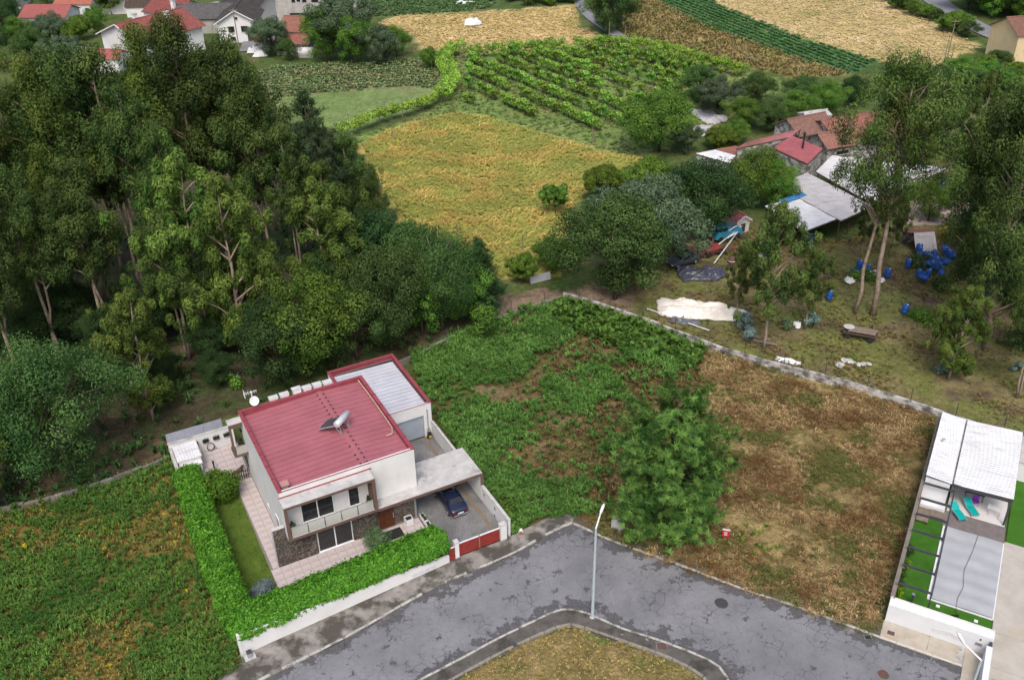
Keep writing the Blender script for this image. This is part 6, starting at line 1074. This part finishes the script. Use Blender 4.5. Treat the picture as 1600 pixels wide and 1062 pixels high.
# --- village and far trees
FAR = [(10, 70, 'brK', 12, 'dark conifer like tree at the far left corner'), (-10, 110, 'brA', 12, 'tree at left edge below the dark conifer'), (40, 85, 'brB', 9, 'tree before the long red roofed house'), (85, 80, 'brG', 9, 'pale green tree before the long white wall'), (115, 78, 'brC', 7, 'yellow green bush beside the long white wall'), (60, 115, 'brA', 10, 'tree between village and grove at left'), (105, 118, 'brG', 9, 'greyish tree between village and grove'), (130, 62, 'brC', 6, 'light bush by the red roof gable'), (155, 52, 'brB', 7, 'bush behind the white gable house'), (175, 22, 'brC', 8, 'round pale tree before the white wall'), (25, 25, 'brA', 9, 'tree behind the long red roofed house'), (75, 8, 'brB', 8, 'tree at the top left edge'), (100, 10, 'brA', 7, 'small tree behind the orange roof'), (540, 92, 'brG', 15, 'big grey green tree beside the tiled barns'), (510, 97, 'brB', 12, 'mid green tree left of the big grey green tree'), (555, 100, 'brB', 11, 'green tree in front of the big grey green tree'), (590, 100, 'brG', 9, 'willow like tree right of the big grey green tree'), (620, 88, 'brB', 7, 'low green tree at the straw field edge'), (425, 88, 'brG', 9, 'grey green round tree before the tiled barn'), (452, 95, 'brA', 5, 'small dark bush before the tiled barn wall'), (950, 52, 'brA', 13, 'dark tree standing at the farm lane'), (960, 48, 'brG', 9, 'lighter tree beside the one at the farm lane'), (672, 108, 'brB', 5, 'small tree at the garden corner'), (498, 70, 'brB', 8, 'bright tree right of the tiled barn')]
for (a, b, k, h, l) in FAR: tree(k, 'broadleaf_tree', l, XY(a, b), h*.95, None, None, .9)
rg = random.Random(77); ordn_ = ['first', 'second', 'third', 'fourth', 'fifth', 'sixth', 'seventh', 'eighth', 'ninth', 'tenth', 'eleventh', 'twelfth', 'thirteenth', 'fourteenth']
for i in range(26): tree(['brK', 'brA', 'brK', 'brB'][i % 4], 'broadleaf_tree', 'dark tree of the wood above the country lane', XY(1500+rg.uniform(0, 150)+i*2, -6+rg.uniform(-26, 18)+i*1.2), rg.uniform(9, 13), None, 'trees of the wood above the country lane', 1.2)
for i in range(14): tree(['brB', 'brC', 'brA'][i % 3], 'broadleaf_tree', ordn_[i]+' low bush from the top edge along the hay field and lane', XY(1380+i*16+rg.uniform(-4, 4), 6+i*6.5+rg.uniform(-6, 3) if i < 9 else 112+rg.uniform(-10, 16)), rg.uniform(2.5, 4.5), None, 'bushes along the field edge', 1.4)
for i in range(10): tree(['brA', 'brB'][i % 2], 'broadleaf_tree', ordn_[i]+' bush from the farm eucalyptus in the bank beyond the hay field', XY(1395+i*20+rg.uniform(-6, 6), 128+rg.uniform(-12, 18)), rg.uniform(2.5, 5), None, 'bushes beyond the hay field', 1.5)
for i in range(12): tree(['brC', 'brB'][i % 2], 'broadleaf_tree', ordn_[i]+' low bush from the crop field along the straw field top', XY(800+i*9+rg.uniform(-3, 3), -2+rg.uniform(-8, 12)), rg.uniform(2, 3.5), None, 'bushes above the straw field', 1.5)
# ================================================================== VINEYARD
def mk_vine(key, seed, w_, h, n, cols):
    rng = np.random.default_rng(seed); tb = MB().tube([(0, 0, -.1), (.05, .03, .5), (0, 0, .95)], [.05, .04, .03], 6); C = np.stack([rng.uniform(-w_, w_, 8), rng.uniform(-.28, .28, 8), rng.uniform(.65, h, 8)], 1)
    V, Fq, c = cat_arrays(clump_leaves(rng, C, np.full(8, .42), n//8, .26, .2, cols)); TREES[key] = (tb.mesh(key+'_stem', True), np_mesh(key+'_leaf', V, Fq, c), h+.3, M_BARKD)
VC = ((.08, .19, .025), (.25, .42, .07))
mk_vine('vineA', 1, .75, 1.5, 300, VC); mk_vine('vineB', 2, .6, 1.7, 240, ((.06, .16, .025), (.19, .34, .06))); mk_vine('vineC', 3, .4, 1.3, 150, ((.08, .15, .02), (.2, .29, .05)))
VPOLY = WP([(724, 98), (800, 88), (950, 80), (1050, 86), (1110, 112), (1060, 150), (1000, 185), (965, 208), (940, 205), (760, 172), (728, 160)])
d0 = np.array(XY(860, 165))-np.array(XY(760, 122)); d0 /= np.linalg.norm(d0); n0 = np.array([-d0[1], d0[0]]); o0 = np.array(XY(850, 145)); rg = random.Random(12); nv = 0
ordn = ['first', 'second', 'third', 'fourth', 'fifth', 'sixth', 'seventh', 'eighth', 'ninth', 'tenth', 'eleventh', 'twelfth', 'thirteenth', 'fourteenth', 'fifteenth', 'sixteenth', 'seventeenth', 'eighteenth', 'nineteenth', 'twentieth']
rows = [r for r in range(-14, 15)]; ri = 0
for r in rows:
    got = False
    for s in np.arange(-50, 50, 1.6):
        p = o0+n0*r*4.9+d0*s
        if in_poly(VPOLY, np.array([p[0]]), np.array([p[1]]))[0]:
            if nv >= 290 or rg.random() < .14: continue
            k = 'vineA' if rg.random() < .55 else rg.choice(['vineB', 'vineC']); t = tree(k, 'grape_vine', 'leafy vine %s the %s row from the golden meadow' % ('near the upper end of' if s < -12 else 'near the lower end of' if s > 12 else 'midway along', ordn[min(ri, 19)]), (p[0]+rg.uniform(-.3, .3), p[1]+rg.uniform(-.2, .2)), rg.uniform(1.9, 2.8), math.atan2(d0[1], d0[0])+rg.uniform(-.2, .2), 'grape vines of vineyard row %d' % (ri+1), 1.15, 'vine'); nv += 1; got = True
    if got: ri += 1
def trellis(label, px, wd, z0, z1, n, cols, gap=0.0, seed=0):
    rng = np.random.default_rng(seed); P = resample(WP(px), 40); o = P[0].copy(); s = np.r_[0, np.cumsum(np.linalg.norm(np.diff(P, axis=0), axis=1))]; t = thing('vine_trellis', label, 'trellis', (o[0], o[1], 0))
    k = max(2, int(s[-1]/4.5))
    for i in range(k+1): q = P[min(39, int(i*39/k))]-o; MB().tube([(q[0], q[1], -.1), (q[0], q[1], z1+.35)], .08, 6).build('post', M_WOODG, t)
    for z in (z0+.3, z1): MB().tube([(p[0]-o[0], p[1]-o[1], z) for p in P[::6]], .015, 4).build('wire', M_STEEL, t)
    m = int(s[-1]/.45); u = rng.uniform(0, s[-1], m*2)
    if gap: u = u[fbm(u, u*0, 2.2, seed) > gap]
    C = np.stack([np.interp(u, s, P[:, 0])-o[0]+rng.uniform(-wd, wd, len(u)), np.interp(u, s, P[:, 1])-o[1]+rng.uniform(-wd, wd, len(u)), z0+(z1-z0)*rng.uniform(0, 1, len(u))**.6], 1)
    V, Fq, c = cat_arrays(clump_leaves(rng, C, np.full(len(u), .7), n, .32, .22, cols)); obj('foliage', np_mesh('trellis', V, Fq, c), LEAF, t)
VL = ((.11, .21, .025), (.3, .44, .07))
trellis('bright vine trellis between the pasture and the golden meadow', [(535, 215), (600, 190), (640, 180), (690, 162)], .8, 1.3, 2.3, 75, VL, 0, 1)
trellis('vine trellis running up beside the vegetable plots', [(690, 162), (705, 140), (700, 115), (690, 100)], 1.6, 1.4, 2.6, 75, VL, 0, 2); trellis('vine trellis at the corner of straw field and garden', [(690, 100), (705, 88), (725, 82)], 1.2, 1.2, 2.4, 100, VL, 0, 3)
trellis('tall vine trellis along the straw field', [(720, 92), (800, 86), (880, 80), (950, 76)], .4, .5, 2.6, 75, VC, .38, 4); trellis('vine trellis above the vineyard below the weedy strip', [(950, 76), (1010, 80), (1060, 92), (1110, 108), (1160, 120)], .9, .8, 2.6, 75, VL, .2, 5); trellis('second vine trellis below the weedy strip', [(1000, 92), (1060, 106), (1100, 118)], .8, .6, 2.4, 100, VC, .25, 6)
# fence and utility posts
def pole(label, px, h, r=.1, name='fence_post', arm=False):
    t = thing(name, label, 'post' if not arm else 'utility pole', XY(*px)); MB().tube([(0, 0, -.2), (random.uniform(-.08, .08), 0, h)], [r, r*.75], 8).build('shaft', M_WOODG, t); MB().tube([(0, 0, h-.04), (0, 0, h+.03)], r*.9, 8).build('top', M_WOODD, t)
    if arm: MB().box(-.9, .9, -.06, .06, h-.6, h-.45).build('cross_arm', M_WOODG, t)
for l, px, h in (('wooden post at the meadow tip by the vineyard', (712, 183), 3.2), ('wooden post on the pasture trellis side', (663, 199), 2.2), ('wooden post low on the trellis side', (614, 216), 2.0), ('weathered post at the lower meadow fence', (715, 378), 2.4), ('weathered post at the meadow gate', (817, 394), 2.3), ('bent post at the vineyard lower corner', (925, 222), 2.5), ('post at vineyard left edge', (717, 128), 3.4), ('slim post in the pasture, upper', (602, 176), 2.0), ('slim post in the pasture, lower', (546, 196), 2.0), ('tall post at the farm lane', (951, 70), 5), ('post beside the farm lane', (977, 66), 3.6), ('post in the weedy strip', (1024, 62), 3.0), ('leaning post by the hay field corner', (1445, 105), 4), ('post at the hay field edge', (1475, 98), 5.5), ('third post at the hay field edge', (1485, 97), 3.5), ('post in the weedy strip end', (1165, 98), 3)): pole(l, px, h)
for l, px, h in (('utility pole by the long white wall', (92, 66), 7), ('utility pole before the dark roofed house', (374, 78), 9), ('utility pole at the hay field corner', (1480, 92), 8), ('utility pole by the village lane', (30, 20), 7)): pole(l, px, h, .13, 'utility_pole', True)
# ================================================================== GROUND COVER (nobody could count it)
def cover_of(name, label, cat, L, m=GRASS): V, Fq, c = cat_arrays(L); stuff(obj(name, np_mesh(name, V, Fq, c), m), label, cat)
def lerpc(a, b, t): return np.array(a)*(1-t)[:, None]+np.array(b)*t[:, None]
YARD = hpoly([(-5.2, -6.8), (18.3, -6.2), (18.3, 20), (11, 20), (11, 18.6), (-5.2, 18.6)]); RYARD = rpoly([(-.3, -2), (14, -2), (14, 27), (-.3, 27)])
rng = np.random.default_rng(5)
P = scatter(REGW['green_lot'], 21000, rng, lambda x, y: np.clip((fbm(x, y, 5, 2)-.38)*4.5+.0+np.clip((XY(850, 650)[0]-x)/16, -.35, .9), .06, 1), [YARD])
fn = fbm(P[:, 0], P[:, 1], 2, 6); P[:, 2] += .75*np.clip(fbm(P[:, 0], P[:, 1], 1.9, 8)-.42, 0, 1)*2; cover_of('bracken', 'green bracken thicket filling the empty lot beside the driveway', 'bracken', [frond_arrays(P, rng.uniform(.26, .52, len(P)), rng.uniform(.3, .8, len(P))*(.25+1.3*fn), 15, .11, lerpc((.042, .115, .02), (.12, .26, .055), np.clip(fn*1.5-.2, 0, 1)), rng, kite=False)], LEAF)
P = scatter(WP([(880, 470), (905, 478), (1000, 508), (1100, 548), (1085, 575), (1000, 555), (930, 530), (860, 500)]), 1500, rng); cover_of('bracken_bank', 'bright green brambles along the inside of the boundary wall', 'bracken', [frond_arrays(P, .8, rng.uniform(.5, 1.2, len(P)), 13, .3, lerpc((.06, .15, .022), (.13, .27, .05), rng.uniform(0, 1, len(P))), rng)], LEAF)
P = scatter(REGW['weedy_lot'], 20000, rng, lambda x, y: np.clip((fbm(x, y, 6, 14)-.40)*4.5+np.clip((52-y)/20, 0, .35), .1, 1)); P = P[P[:, 1] > 35]; k = rng.uniform(0, 1, len(P)); fn = fbm(P[:, 0], P[:, 1], 3, 15); P[:, 2] += .7*np.clip(fbm(P[:, 0], P[:, 1], 2.0, 18)-.45, 0, 1)*2; c = lerpc((.038, .105, .018), (.125, .24, .045), np.clip(fn*1.6-.3, 0, 1)); 
cover_of('weeds', 'tall mixed weeds and bracken covering the left lot', 'weeds', [frond_arrays(P, rng.uniform(.2, .45, len(P)), rng.uniform(.25, .7, len(P))*(.2+1.5*fn), 13, .085, c, rng, kite=False)], LEAF)
P = scatter(REGW['weedy_lot'], 16000, rng, lambda x, y: np.clip((.58-fbm(x, y, 6, 14))*5, .05, .9)); P = P[P[:, 1] > 35]; c = lerpc((.12, .15, .035), (.29, .21, .055), rng.uniform(0, 1, len(P))); f = rng.uniform(0, 1, len(P)) < .025; c[f] = (.55, .48, .03)
cover_of('flowering_grass', 'yellowish flowering grass between the weeds of the left lot', 'grass', [frond_arrays(P, .3, rng.uniform(.25, .6, len(P)), 7, .07, c, rng)])
P = scatter(REGW['brown_lot'], 27000, rng, lambda x, y: np.clip((fbm(x, y, 4, 22)-.33)*5, .08, 1), [RYARD]); fn = fbm(P[:, 0], P[:, 1], 2.2, 23); c = lerpc((.14, .085, .03), (.43, .33, .15), np.clip(fn*2.2-.6+.25*rng.normal(size=len(P)), 0, 1)); g = fbm(P[:, 0], P[:, 1], 3, 29)+rng.normal(size=len(P))*.07 > .60; c[g] = (.11, .13, .035)
_b0, _b1 = XY(1105, 545), XY(955, 740)
def past(x, y): return x-(_b1[0]+(y-_b1[1])*(_b0[0]-_b1[0])/(_b0[1]-_b1[1]))
P2 = scatter(REGW['green_lot'], 9000, rng, lambda x, y: np.clip((past(x, y)+11)/13, 0, 1)**1.5, [YARD]); c2 = lerpc((.14, .085, .03), (.36, .27, .12), rng.uniform(0, 1, len(P2))); cover_of('dry_stalks', 'dry brown stalks mixed into the bracken of the lot', 'dry bracken', [frond_arrays(P2, .35, rng.uniform(.1, .3, len(P2)), 8, .05, c2, rng)])
P2 = scatter(REGW['brown_lot'], 9000, rng, lambda x, y: np.clip((12-past(x, y))/13, 0, 1)**1.5*.8, [RYARD]); c2 = lerpc((.07, .11, .022), (.14, .17, .04), rng.uniform(0, 1, len(P2))); cover_of('olive_scrub', 'olive scrub thinning out into the brown lot', 'scrub', [frond_arrays(P2, .35, rng.uniform(.12, .4, len(P2)), 9, .09, c2, rng)])
cover_of('dry_bracken', 'brown dead bracken and dry grass of the empty lot', 'dry bracken', [frond_arrays(P, rng.uniform(.25, .6, len(P)), rng.uniform(.08, .42, len(P))*(.3+1.1*fn), 9, .05, c, rng)])
P = scatter(REGW['green_lot'], 7000, rng, lambda x, y: np.clip((x-XY(850, 650)[0]+3)/10, .1, 1), [YARD]); c = lerpc((.07, .09, .022), (.17, .11, .05), rng.uniform(0, 1, len(P))); cover_of('low_scrub', 'low reddish scrub in the middle of the empty lot', 'scrub', [frond_arrays(P, .4, rng.uniform(.15, .5, len(P)), 8, .12, c, rng)])
P = scatter(WP([(1140, 820), (1190, 815), (1230, 850), (1180, 870)]), 24, rng); cover_of('green_regrowth', 'fresh green regrowth beside the sale sign', 'weeds', [frond_arrays(P, .35, .35, 10, .12, lerpc((.10, .19, .02), (.18, .26, .04), rng.uniform(0, 1, len(P))), rng)], LEAF)
P = scatter(REGW['meadow'], 26000, rng); fn = fbm(P[:, 0]*.6, P[:, 1], 2.6, 33); c = lerpc((.33, .36, .085), (.62, .47, .14), np.clip(fn*2.4-.95+.25*rng.normal(size=len(P)), 0, 1)); ln = np.stack([.9+.7*(fbm(P[:, 0], P[:, 1], 5, 36)-.5), 1.8*(fbm(P[:, 0], P[:, 1], 4, 35)-.5), 0*fn], 1)
cover_of('meadow_grass', 'windblown golden and green hay grass of the meadow', 'grass', [frond_arrays(P, .8, rng.uniform(.25, .5, len(P))*(.4+1.2*fn), 6, .12, c, rng, .14, .6, ln)])
P = scatter(REGW['yard_ground'], 14000, rng, lambda x, y: np.clip((fbm(x, y, 4, 41)-.4)*6, .04, 1), [RYARD]); P = P[P[:, 0] < 75]; c = lerpc((.09, .115, .026), (.26, .195, .065), rng.uniform(0, 1, len(P))); cover_of('yard_grass', 'patchy olive grass of the scrapyard ground', 'grass', [frond_arrays(P, .3, rng.uniform(.12, .35, len(P)), 7, .09, c, rng)])
LP = scatter(REGW['yard_ground'], 16000, rng, lambda x, y: np.clip((fbm(x, y, 5, 47)-.5)*8, 0, 1), [RYARD]); LP = LP[LP[:, 0] < 70]; LP[:, 2] = .03; cover_of('bark_litter', 'grey brown bark litter strewn under the scrapyard trees', 'litter', [leaf_arrays(LP, rng.normal(size=(len(LP), 3))*[1, 1, .15], .45, .12, lerpc((.05, .036, .034), (.17, .125, .105), rng.uniform(0, 1, len(LP))), rng)])
P = scatter(REGW['grove_floor'], 12000, rng, lambda x, y: np.clip((fbm(x, y, 5, 51)-.42)*6+np.clip((95-y)/60, 0, .5), .05, 1), [YARD]); P = P[rng.permutation(len(P))]; fn = rng.uniform(0, 1, len(P)); cover_of('undergrowth', 'dark fern undergrowth on the eucalyptus grove floor', 'undergrowth', [frond_arrays(P, rng.uniform(.4, .85, len(P)), rng.uniform(.4, 1.2, len(P)), 12, .15, lerpc((.03, .07, .02), (.075, .14, .04), fn), rng, kite=False)], LEAF)
P = scatter(REGW['verge'], 5200, rng); P = P[P[:, 1] > 36]; c = lerpc((.18, .15, .045), (.42, .31, .13), rng.uniform(0, 1, len(P))); cover_of('verge_grass', 'short dry grass of the verge inside the road bend', 'grass', [frond_arrays(P, .2, rng.uniform(.06, .18, len(P)), 7, .05, c, rng)])
P = scatter(hpoly([(-3.5, -4.1), (-.8, -4.1), (-.6, 12.2), (-3.5, 12.2)]), 2600, rng); c = lerpc((.065, .12, .015), (.13, .19, .03), rng.uniform(0, 1, len(P))); cover_of('lawn_grass', 'mown green grass blades of the side lawn', 'grass', [frond_arrays(P, .1, .1, 7, .03, c, rng)])
for nm, reg, n, ca, cb, hh, rr_, lab in (('weed_strip_growth', 'weed_strip', 9000, (.17, .17, .05), (.32, .25, .11), .7, .35, 'tall brown weeds of the fallow strip'), ('bean_plants', 'bean_field', 9000, (.05, .13, .035), (.10, .2, .065), .4, .6, 'low green crop plants of the long field'), ('garden_crops', 'garden_plot', 2600, (.15, .26, .11), (.26, .31, .14), .6, .45, 'vegetable rows of the garden plots'), ('far_crops', 'crop_field', 3500, (.07, .14, .045), (.12, .19, .07), .5, .7, 'leafy crop of the field at the top edge'), ('hay_stubble', 'hay_field', 4500, (.46, .36, .18), (.58, .45, .24), .2, .4, 'pale hay stubble of the far field'), ('straw_stubble', 'straw_field', 3600, (.44, .33, .14), (.54, .41, .19), .2, .4, 'pale straw stubble of the field behind the vineyard')):
    P = scatter(REGW[reg], int(n*1.5), rng)
    if reg in ('garden_plot', 'bean_field', 'crop_field'):  # planted in rows
        ax = np.array(XY(1250, 76))-np.array(XY(1060, 2)) if reg == 'bean_field' else np.array(XY(690, 120))-np.array(XY(430, 132)); ax = ax/np.linalg.norm(ax); v = P[:, 0]*-ax[1]+P[:, 1]*ax[0]; st = 1.6; dv_ = (np.round(v/st)*st-v)*.75; P[:, 0] += -ax[1]*dv_; P[:, 1] += ax[0]*dv_
    fn = fbm(P[:, 0], P[:, 1], 4, 61); cover_of(nm, lab, 'crop' if 'crop' in nm or 'bean' in nm else 'weeds', [frond_arrays(P, rr_, rng.uniform(.5, 1, len(P))*hh, 5, .3, lerpc(ca, cb, np.clip(fn*2-.5+.2*rng.normal(size=len(P)), 0, 1)), rng)])
P = scatter(REGW['vineyard_ground'], 6000, rng); cover_of('vineyard_grass', 'short green grass between the vine rows', 'grass', [frond_arrays(P, .5, rng.uniform(.08, .25, len(P)), 5, .2, lerpc((.08, .13, .035), (.15, .18, .06), rng.uniform(0, 1, len(P))), rng)])
# shrubs in the yard and lot
SILV = ((.11, .19, .17), (.22, .32, .29))
for l, px, r, h, cl, n in (('silvery blue sapling beside the slender trunk', (1172, 536), 1.0, 2.0, SILV, 700), ('silvery blue sapling by the far stones', (1478, 582), 1.3, 2.0, SILV, 800), ('silvery blue sapling behind the planks', (1163, 515), 1.3, 2.4, SILV, 700), ('silvery sapling at the right yard edge', (1590, 578), .8, 1.1, SILV, 300), ('silvery sapling under the small drooping eucalyptus', (1268, 512), 1.0, 2.2, SILV, 500), ('spiky pale agave like clump in the yard', (1228, 510), 1.1, 1.2, ((.08, .13, .06), (.16, .22, .11)), 500), ('bright green weed clump among the rocks', (1330, 560), .6, .7, BR_Y, 300), ('long low green clump beside the lone barrel', (1440, 500), 2.2, .9, BR_M, 1500), ('green clump beside the worn path', (1260, 440), 1.8, 1.6, BR_M, 1000), ('bramble growing over the barrel heap', (1450, 415), 3.0, 1.2, BR_D, 1600), ('bramble behind the twin trunks', (1345, 435), 2.2, 1.3, BR_M, 1000), ('green bush behind the lone barrel', (1475, 450), 1.8, 1.8, BR_D, 900), ('dark green bush under the massive eucalyptus', (1600, 545), 3.0, 2.6, BR_D, 2000), ('orange flowering bush behind the scrap hut', (1480, 370), 1.8, 1.8, ((.12, .12, .02), (.35, .2, .02)), 700), ('bush behind the abandoned scrap heap', (1180, 400), 2.0, 2.2, BR_M, 1200), ('green regrowth bush beside the low wall of the lot', (755, 528), 2.2, 4.2, BR_M, 2200), ('fern bush against the driveway wall end', (792, 800), 1.2, 1.3, BR_M, 700), ('dark bush at the foot of the grove by the patio', (360, 600), 1.5, 1.4, BR_M, 700), ('eucalyptus seedling clump behind the antenna', (363, 592), .9, 1.3, SILV, 300), ('low bush at the pine foot', (985, 838), 1.0, .9, BR_M, 500)):
    bush('shrub', l, XY(*px), r, h, cl, n, .26, .14)
gy = struct(MB().prism(WP([(1395, 330), (1440, 305), (1520, 318), (1500, 350), (1420, 352)]), -.3, .02).build('gravel_yard', mat('pale_gravel', (.36, .29, .25), (.29, .23, .2), 1, .9, bump=.3)))

# ================================================================== VILLAGE AT THE TOP LEFT
M_REDTILE = mat('red_tile', (.32, .105, .095), (.26, .085, .078), 1.5, .75, bump=.2); M_ORTILE = mat('orange_roof', (.36, .13, .09), (.3, .105, .075), 1.5, .75, bump=.2); M_GREYW = mat('grey_render', (.40, .39, .37), (.32, .31, .29), .8, .9, stain=((.2, .19, .17), (.7, .7, .2), .5, .7, .6))
gable('village_house', 'long white house with low red roof at the far left', (72, 51), 10.5, 8.5, 3.6, 1.7, -3, M_REDTILE, M_PLASTER2, 'x', wins=((1.5, 2.6, .9, .6),), over=.5)
gable('village_house', 'white house with orange red roof behind the long one', (118, 30), 9, 9, 3.6, 1.8, -4, M_ORTILE, M_PLASTER2, 'x', wins=((3.5, 1.6, .9, 1.0),))
gable('village_house', 'white gabled house facing the eucalyptus grove', (196, 96), 13.5, 16, 5.2, 2.6, -36, mat('maroon_tile', (.23, .07, .06), (.16, .055, .05), 1.5, .8, bump=.2), M_PLASTER2, 'y', over=.8, chim=((-1.5, 5.5, 7.0, 1.6), (2.0, 11, 6.8, 1.6)), wins=((-3.5, 1.2, .8, .5),))
gable('village_annex', 'small grey white annex with red tile roof before the gable', (165, 113), 6.2, 5, 2.8, 1.1, -8, M_REDTILE, M_PLASTER, 'x', over=.4)
gable('village_annex', 'grey flat shed between the red annex and trees', (125, 96), 8, 4, 1.8, .4, -20, M_GREYROOF, M_GREYW, 'x', over=.3); gable('village_annex', 'low shed with pale roof edge at the grove top', (75, 108), 7, 3, 1.8, .5, 15, M_GREYROOF, M_PLASTER, 'x', over=.3)
gable('village_house', 'white house with dark tile roof and brown shutters', (374, 66), 8.4, 11, 4.6, 2.4, 5, M_TILED, M_PLASTER2, 'y', over=.7, wins=((-1.3, 2.2, 1.3, 1.3), (1.6, 2.2, 1.5, 1.3), (0, 4.9, .8, .6), (-1.2, .3, 1.1, .9)), doors=((2.6, 1.1, 2.1),))
gable('village_house', 'older wing with grey tile roof beside the dark roofed house', (318, 52), 13, 9, 3.4, 2.2, 4, mat('grey_tile', (.11, .105, .105), (.07, .068, .07), 1.5, .85, bump=.2), M_GREYW, 'x', over=.5)
gable('village_house', 'white walled house with black roof by the village street', (380, 34), 10, 9, 4.2, 1.8, -18, M_TILED, M_PLASTER2, 'x', over=.6, wins=((2, 2, 1.2, 1.1),))
gable('village_house', 'house with red roof and white chimney above the grove', (255, 48), 10, 10, 4.0, 2.2, -25, MATS['maroon_tile'], M_PLASTER2, 'x', over=.5, chim=((3.2, 1.5, 4.2, 2.6),))
gable('village_house', 'house with broad mossy dark roof at the top edge', (228, 26), 9, 12, 2.4, 4.2, 4, M_TILEB, M_PLASTER2, 'x', over=.3); gable('village_house', 'white walled house left of the mossy roof', (172, 22), 9, 8, 5.0, 1.4, 2, M_REDTILE, M_PLASTER2, 'x', wins=((-3, 3, 1, 1.1),))
gable('village_house', 'brown roofed house at the top left corner', (4, 14), 9, 8, 3.0, 1.6, 5, mat('dull_tile', (.25, .14, .11), (.18, .1, .08), 1.5, .85), M_PLASTER, 'x')
gable('tiled_barn', 'barn with large clay tile roof before the grey apartment block', (466, 66), 8.5, 8, 2.4, 2.2, -14, M_TILE, M_OLDW, 'x', over=.5, cat='barn'); gable('tiled_barn', 'lower barn with clay tile roof beside the grey green tree', (458, 86), 7.0, 5, 2.4, 1.2, -3, M_TILE, M_OLDW, 'x', over=.4, cat='barn', wins=((-2.4, .8, .7, .7),)); gable('tiled_barn', 'tiny tiled lean-to beside the village street', (408, 80), 2.6, 3, 2.2, .6, 0, M_TILE, M_OLDW, 'x', over=.2, cat='barn')
# apartment block
x, y = XY(487, 42); ap = thing('apartment_block', 'grey unfinished apartment block at the top edge', 'building', (x, y, 0), R(-3)); MB().box(-8, 8, 0, 10, -.3, 10).build('wall', M_GREYW, ap); MB().box(-4.8, 1.2, -.3, -.004, 1.2, 3.2).build('garage_opening', M_BLACK, ap); MB().box(1.3, 5.8, -.12, -.004, -.2, 3.1).build('stone_base', mat('pale_stone', (.34, .3, .27), (.26, .23, .2), 1.5, .9, bump=.4), ap); MB().box(8.05, 12, .5, 8, -.3, 7).build('side_wing', M_GREYW, ap); MB().box(-8.2, 8.2, -.3, 10.2, 10, 10.3).build('roof', M_CONC, ap)
for k, (wx, ww) in enumerate(((-3.6, .9), (-2.4, 1.2), (-1.0, 1.0), (1.5, 1.7), (6.2, 1.4))):
    f = MB().box(wx-ww/2, wx+ww/2, -.08, -.004, 5.6, 7.0).build('window', M_WOODD if k != 1 else M_ALU, ap); MB().box(wx-ww/2+.12, wx+ww/2-.12, -.095, -.082, 5.7, 6.9).build('pane', M_GLASS, f)
for k in range(3): MB().box(-4.7, -2.6, -.34, -.31, 1.4+k*.6, 1.55+k*.6).build('railing', M_STEEL, ap)
t = thing('white_shed', 'small rounded white tank shed beside the tiled barn', 'shed', XY(479, 88)); MB().tube([(-1.6, 0, .9), (1.6, 0, .9)], .95, 14).build('vault', M_PLASTER2, t, True); MB().box(-1.5, 1.5, -.9, .9, -.2, .6).build('wall', M_GREYW, t)
roof_on_posts('carport_roof', 'long white sheet roof behind the grey tiled wing', [(278, 16), (340, 8), (342, 3), (285, 9)], (3, 3, 3.2, 3.2), 20, M_WHITEROOF)
for k, px in enumerate(((398, 82), (407, 88))): sheet_heap('white_cover', ['white covered mound at the end of the village street', 'white covered mound nearest the garden'][k], 'cover', px, 3.2, 1.6, 1.2, M_WHITE, 0, 70+k, rough=.3)
sheet_heap('white_bale_sheet', 'crumpled white plastic lying in the straw field', 'plastic sheet', (739, 38), 4.2, 3.4, 1.2, M_WHITE, 0, 66, rough=.9)
sheet_heap('field_fleece', 'white fleece sheet over the crop at the top edge', 'plastic sheet', (726, 4), 5.5, 3, .3, M_WHITE, 0, 67)
sheet_heap('grey_slab_heap', 'grey sheets on the ground above the olive tree', 'sheet', (1110, 182), 5, 8, .5, M_GALV, 20, 68); sheet_heap('grey_slab_heap', 'grey sheets on the ground beside the yellow citrus bush', 'sheet', (1100, 203), 4.5, 5, .4, M_GALV, 10, 69)
gable('yellow_house', 'cream house with brown roof at the right picture edge', (1612, 101), 9, 9, 6.0, 2.4, 10, mat('brown_roof', (.2, .1, .075), (.15, .08, .06), 1.5, .8), mat('cream_wall', (.62, .5, .3), (.55, .44, .26), .8, .85), 'x', over=.4, wins=((-2, 3.0, 1.0, 1.3),))
roof_on_posts('far_greenhouse', 'long pale greenhouse roof right of the farmhouse', [(1500, 205), (1506, 200), (1590, 214), (1586, 220)], (2.2, 2.4, 2.4, 2.2), 14, M_GREYROOF)
t = thing('brush_pile', 'pile of grey brushwood at the field corner', 'brush pile', XY(1560, 135)); mb = MB()
for k in range(40): a = random.uniform(0, 6.28); r = random.uniform(0, 2.6); mb.tube([(r*math.cos(a), r*.6*math.sin(a), random.uniform(.05, .9)), (r*math.cos(a)+random.uniform(-1.5, 1.5), r*.6*math.sin(a)+random.uniform(-1, 1), random.uniform(.05, 1))], .06, 4)
mb.build('branches', M_WOODG, t); MB().tube([(-2, 0, .2), (2, .3, .4)], .18, 6).build('log', M_BARKD, t)
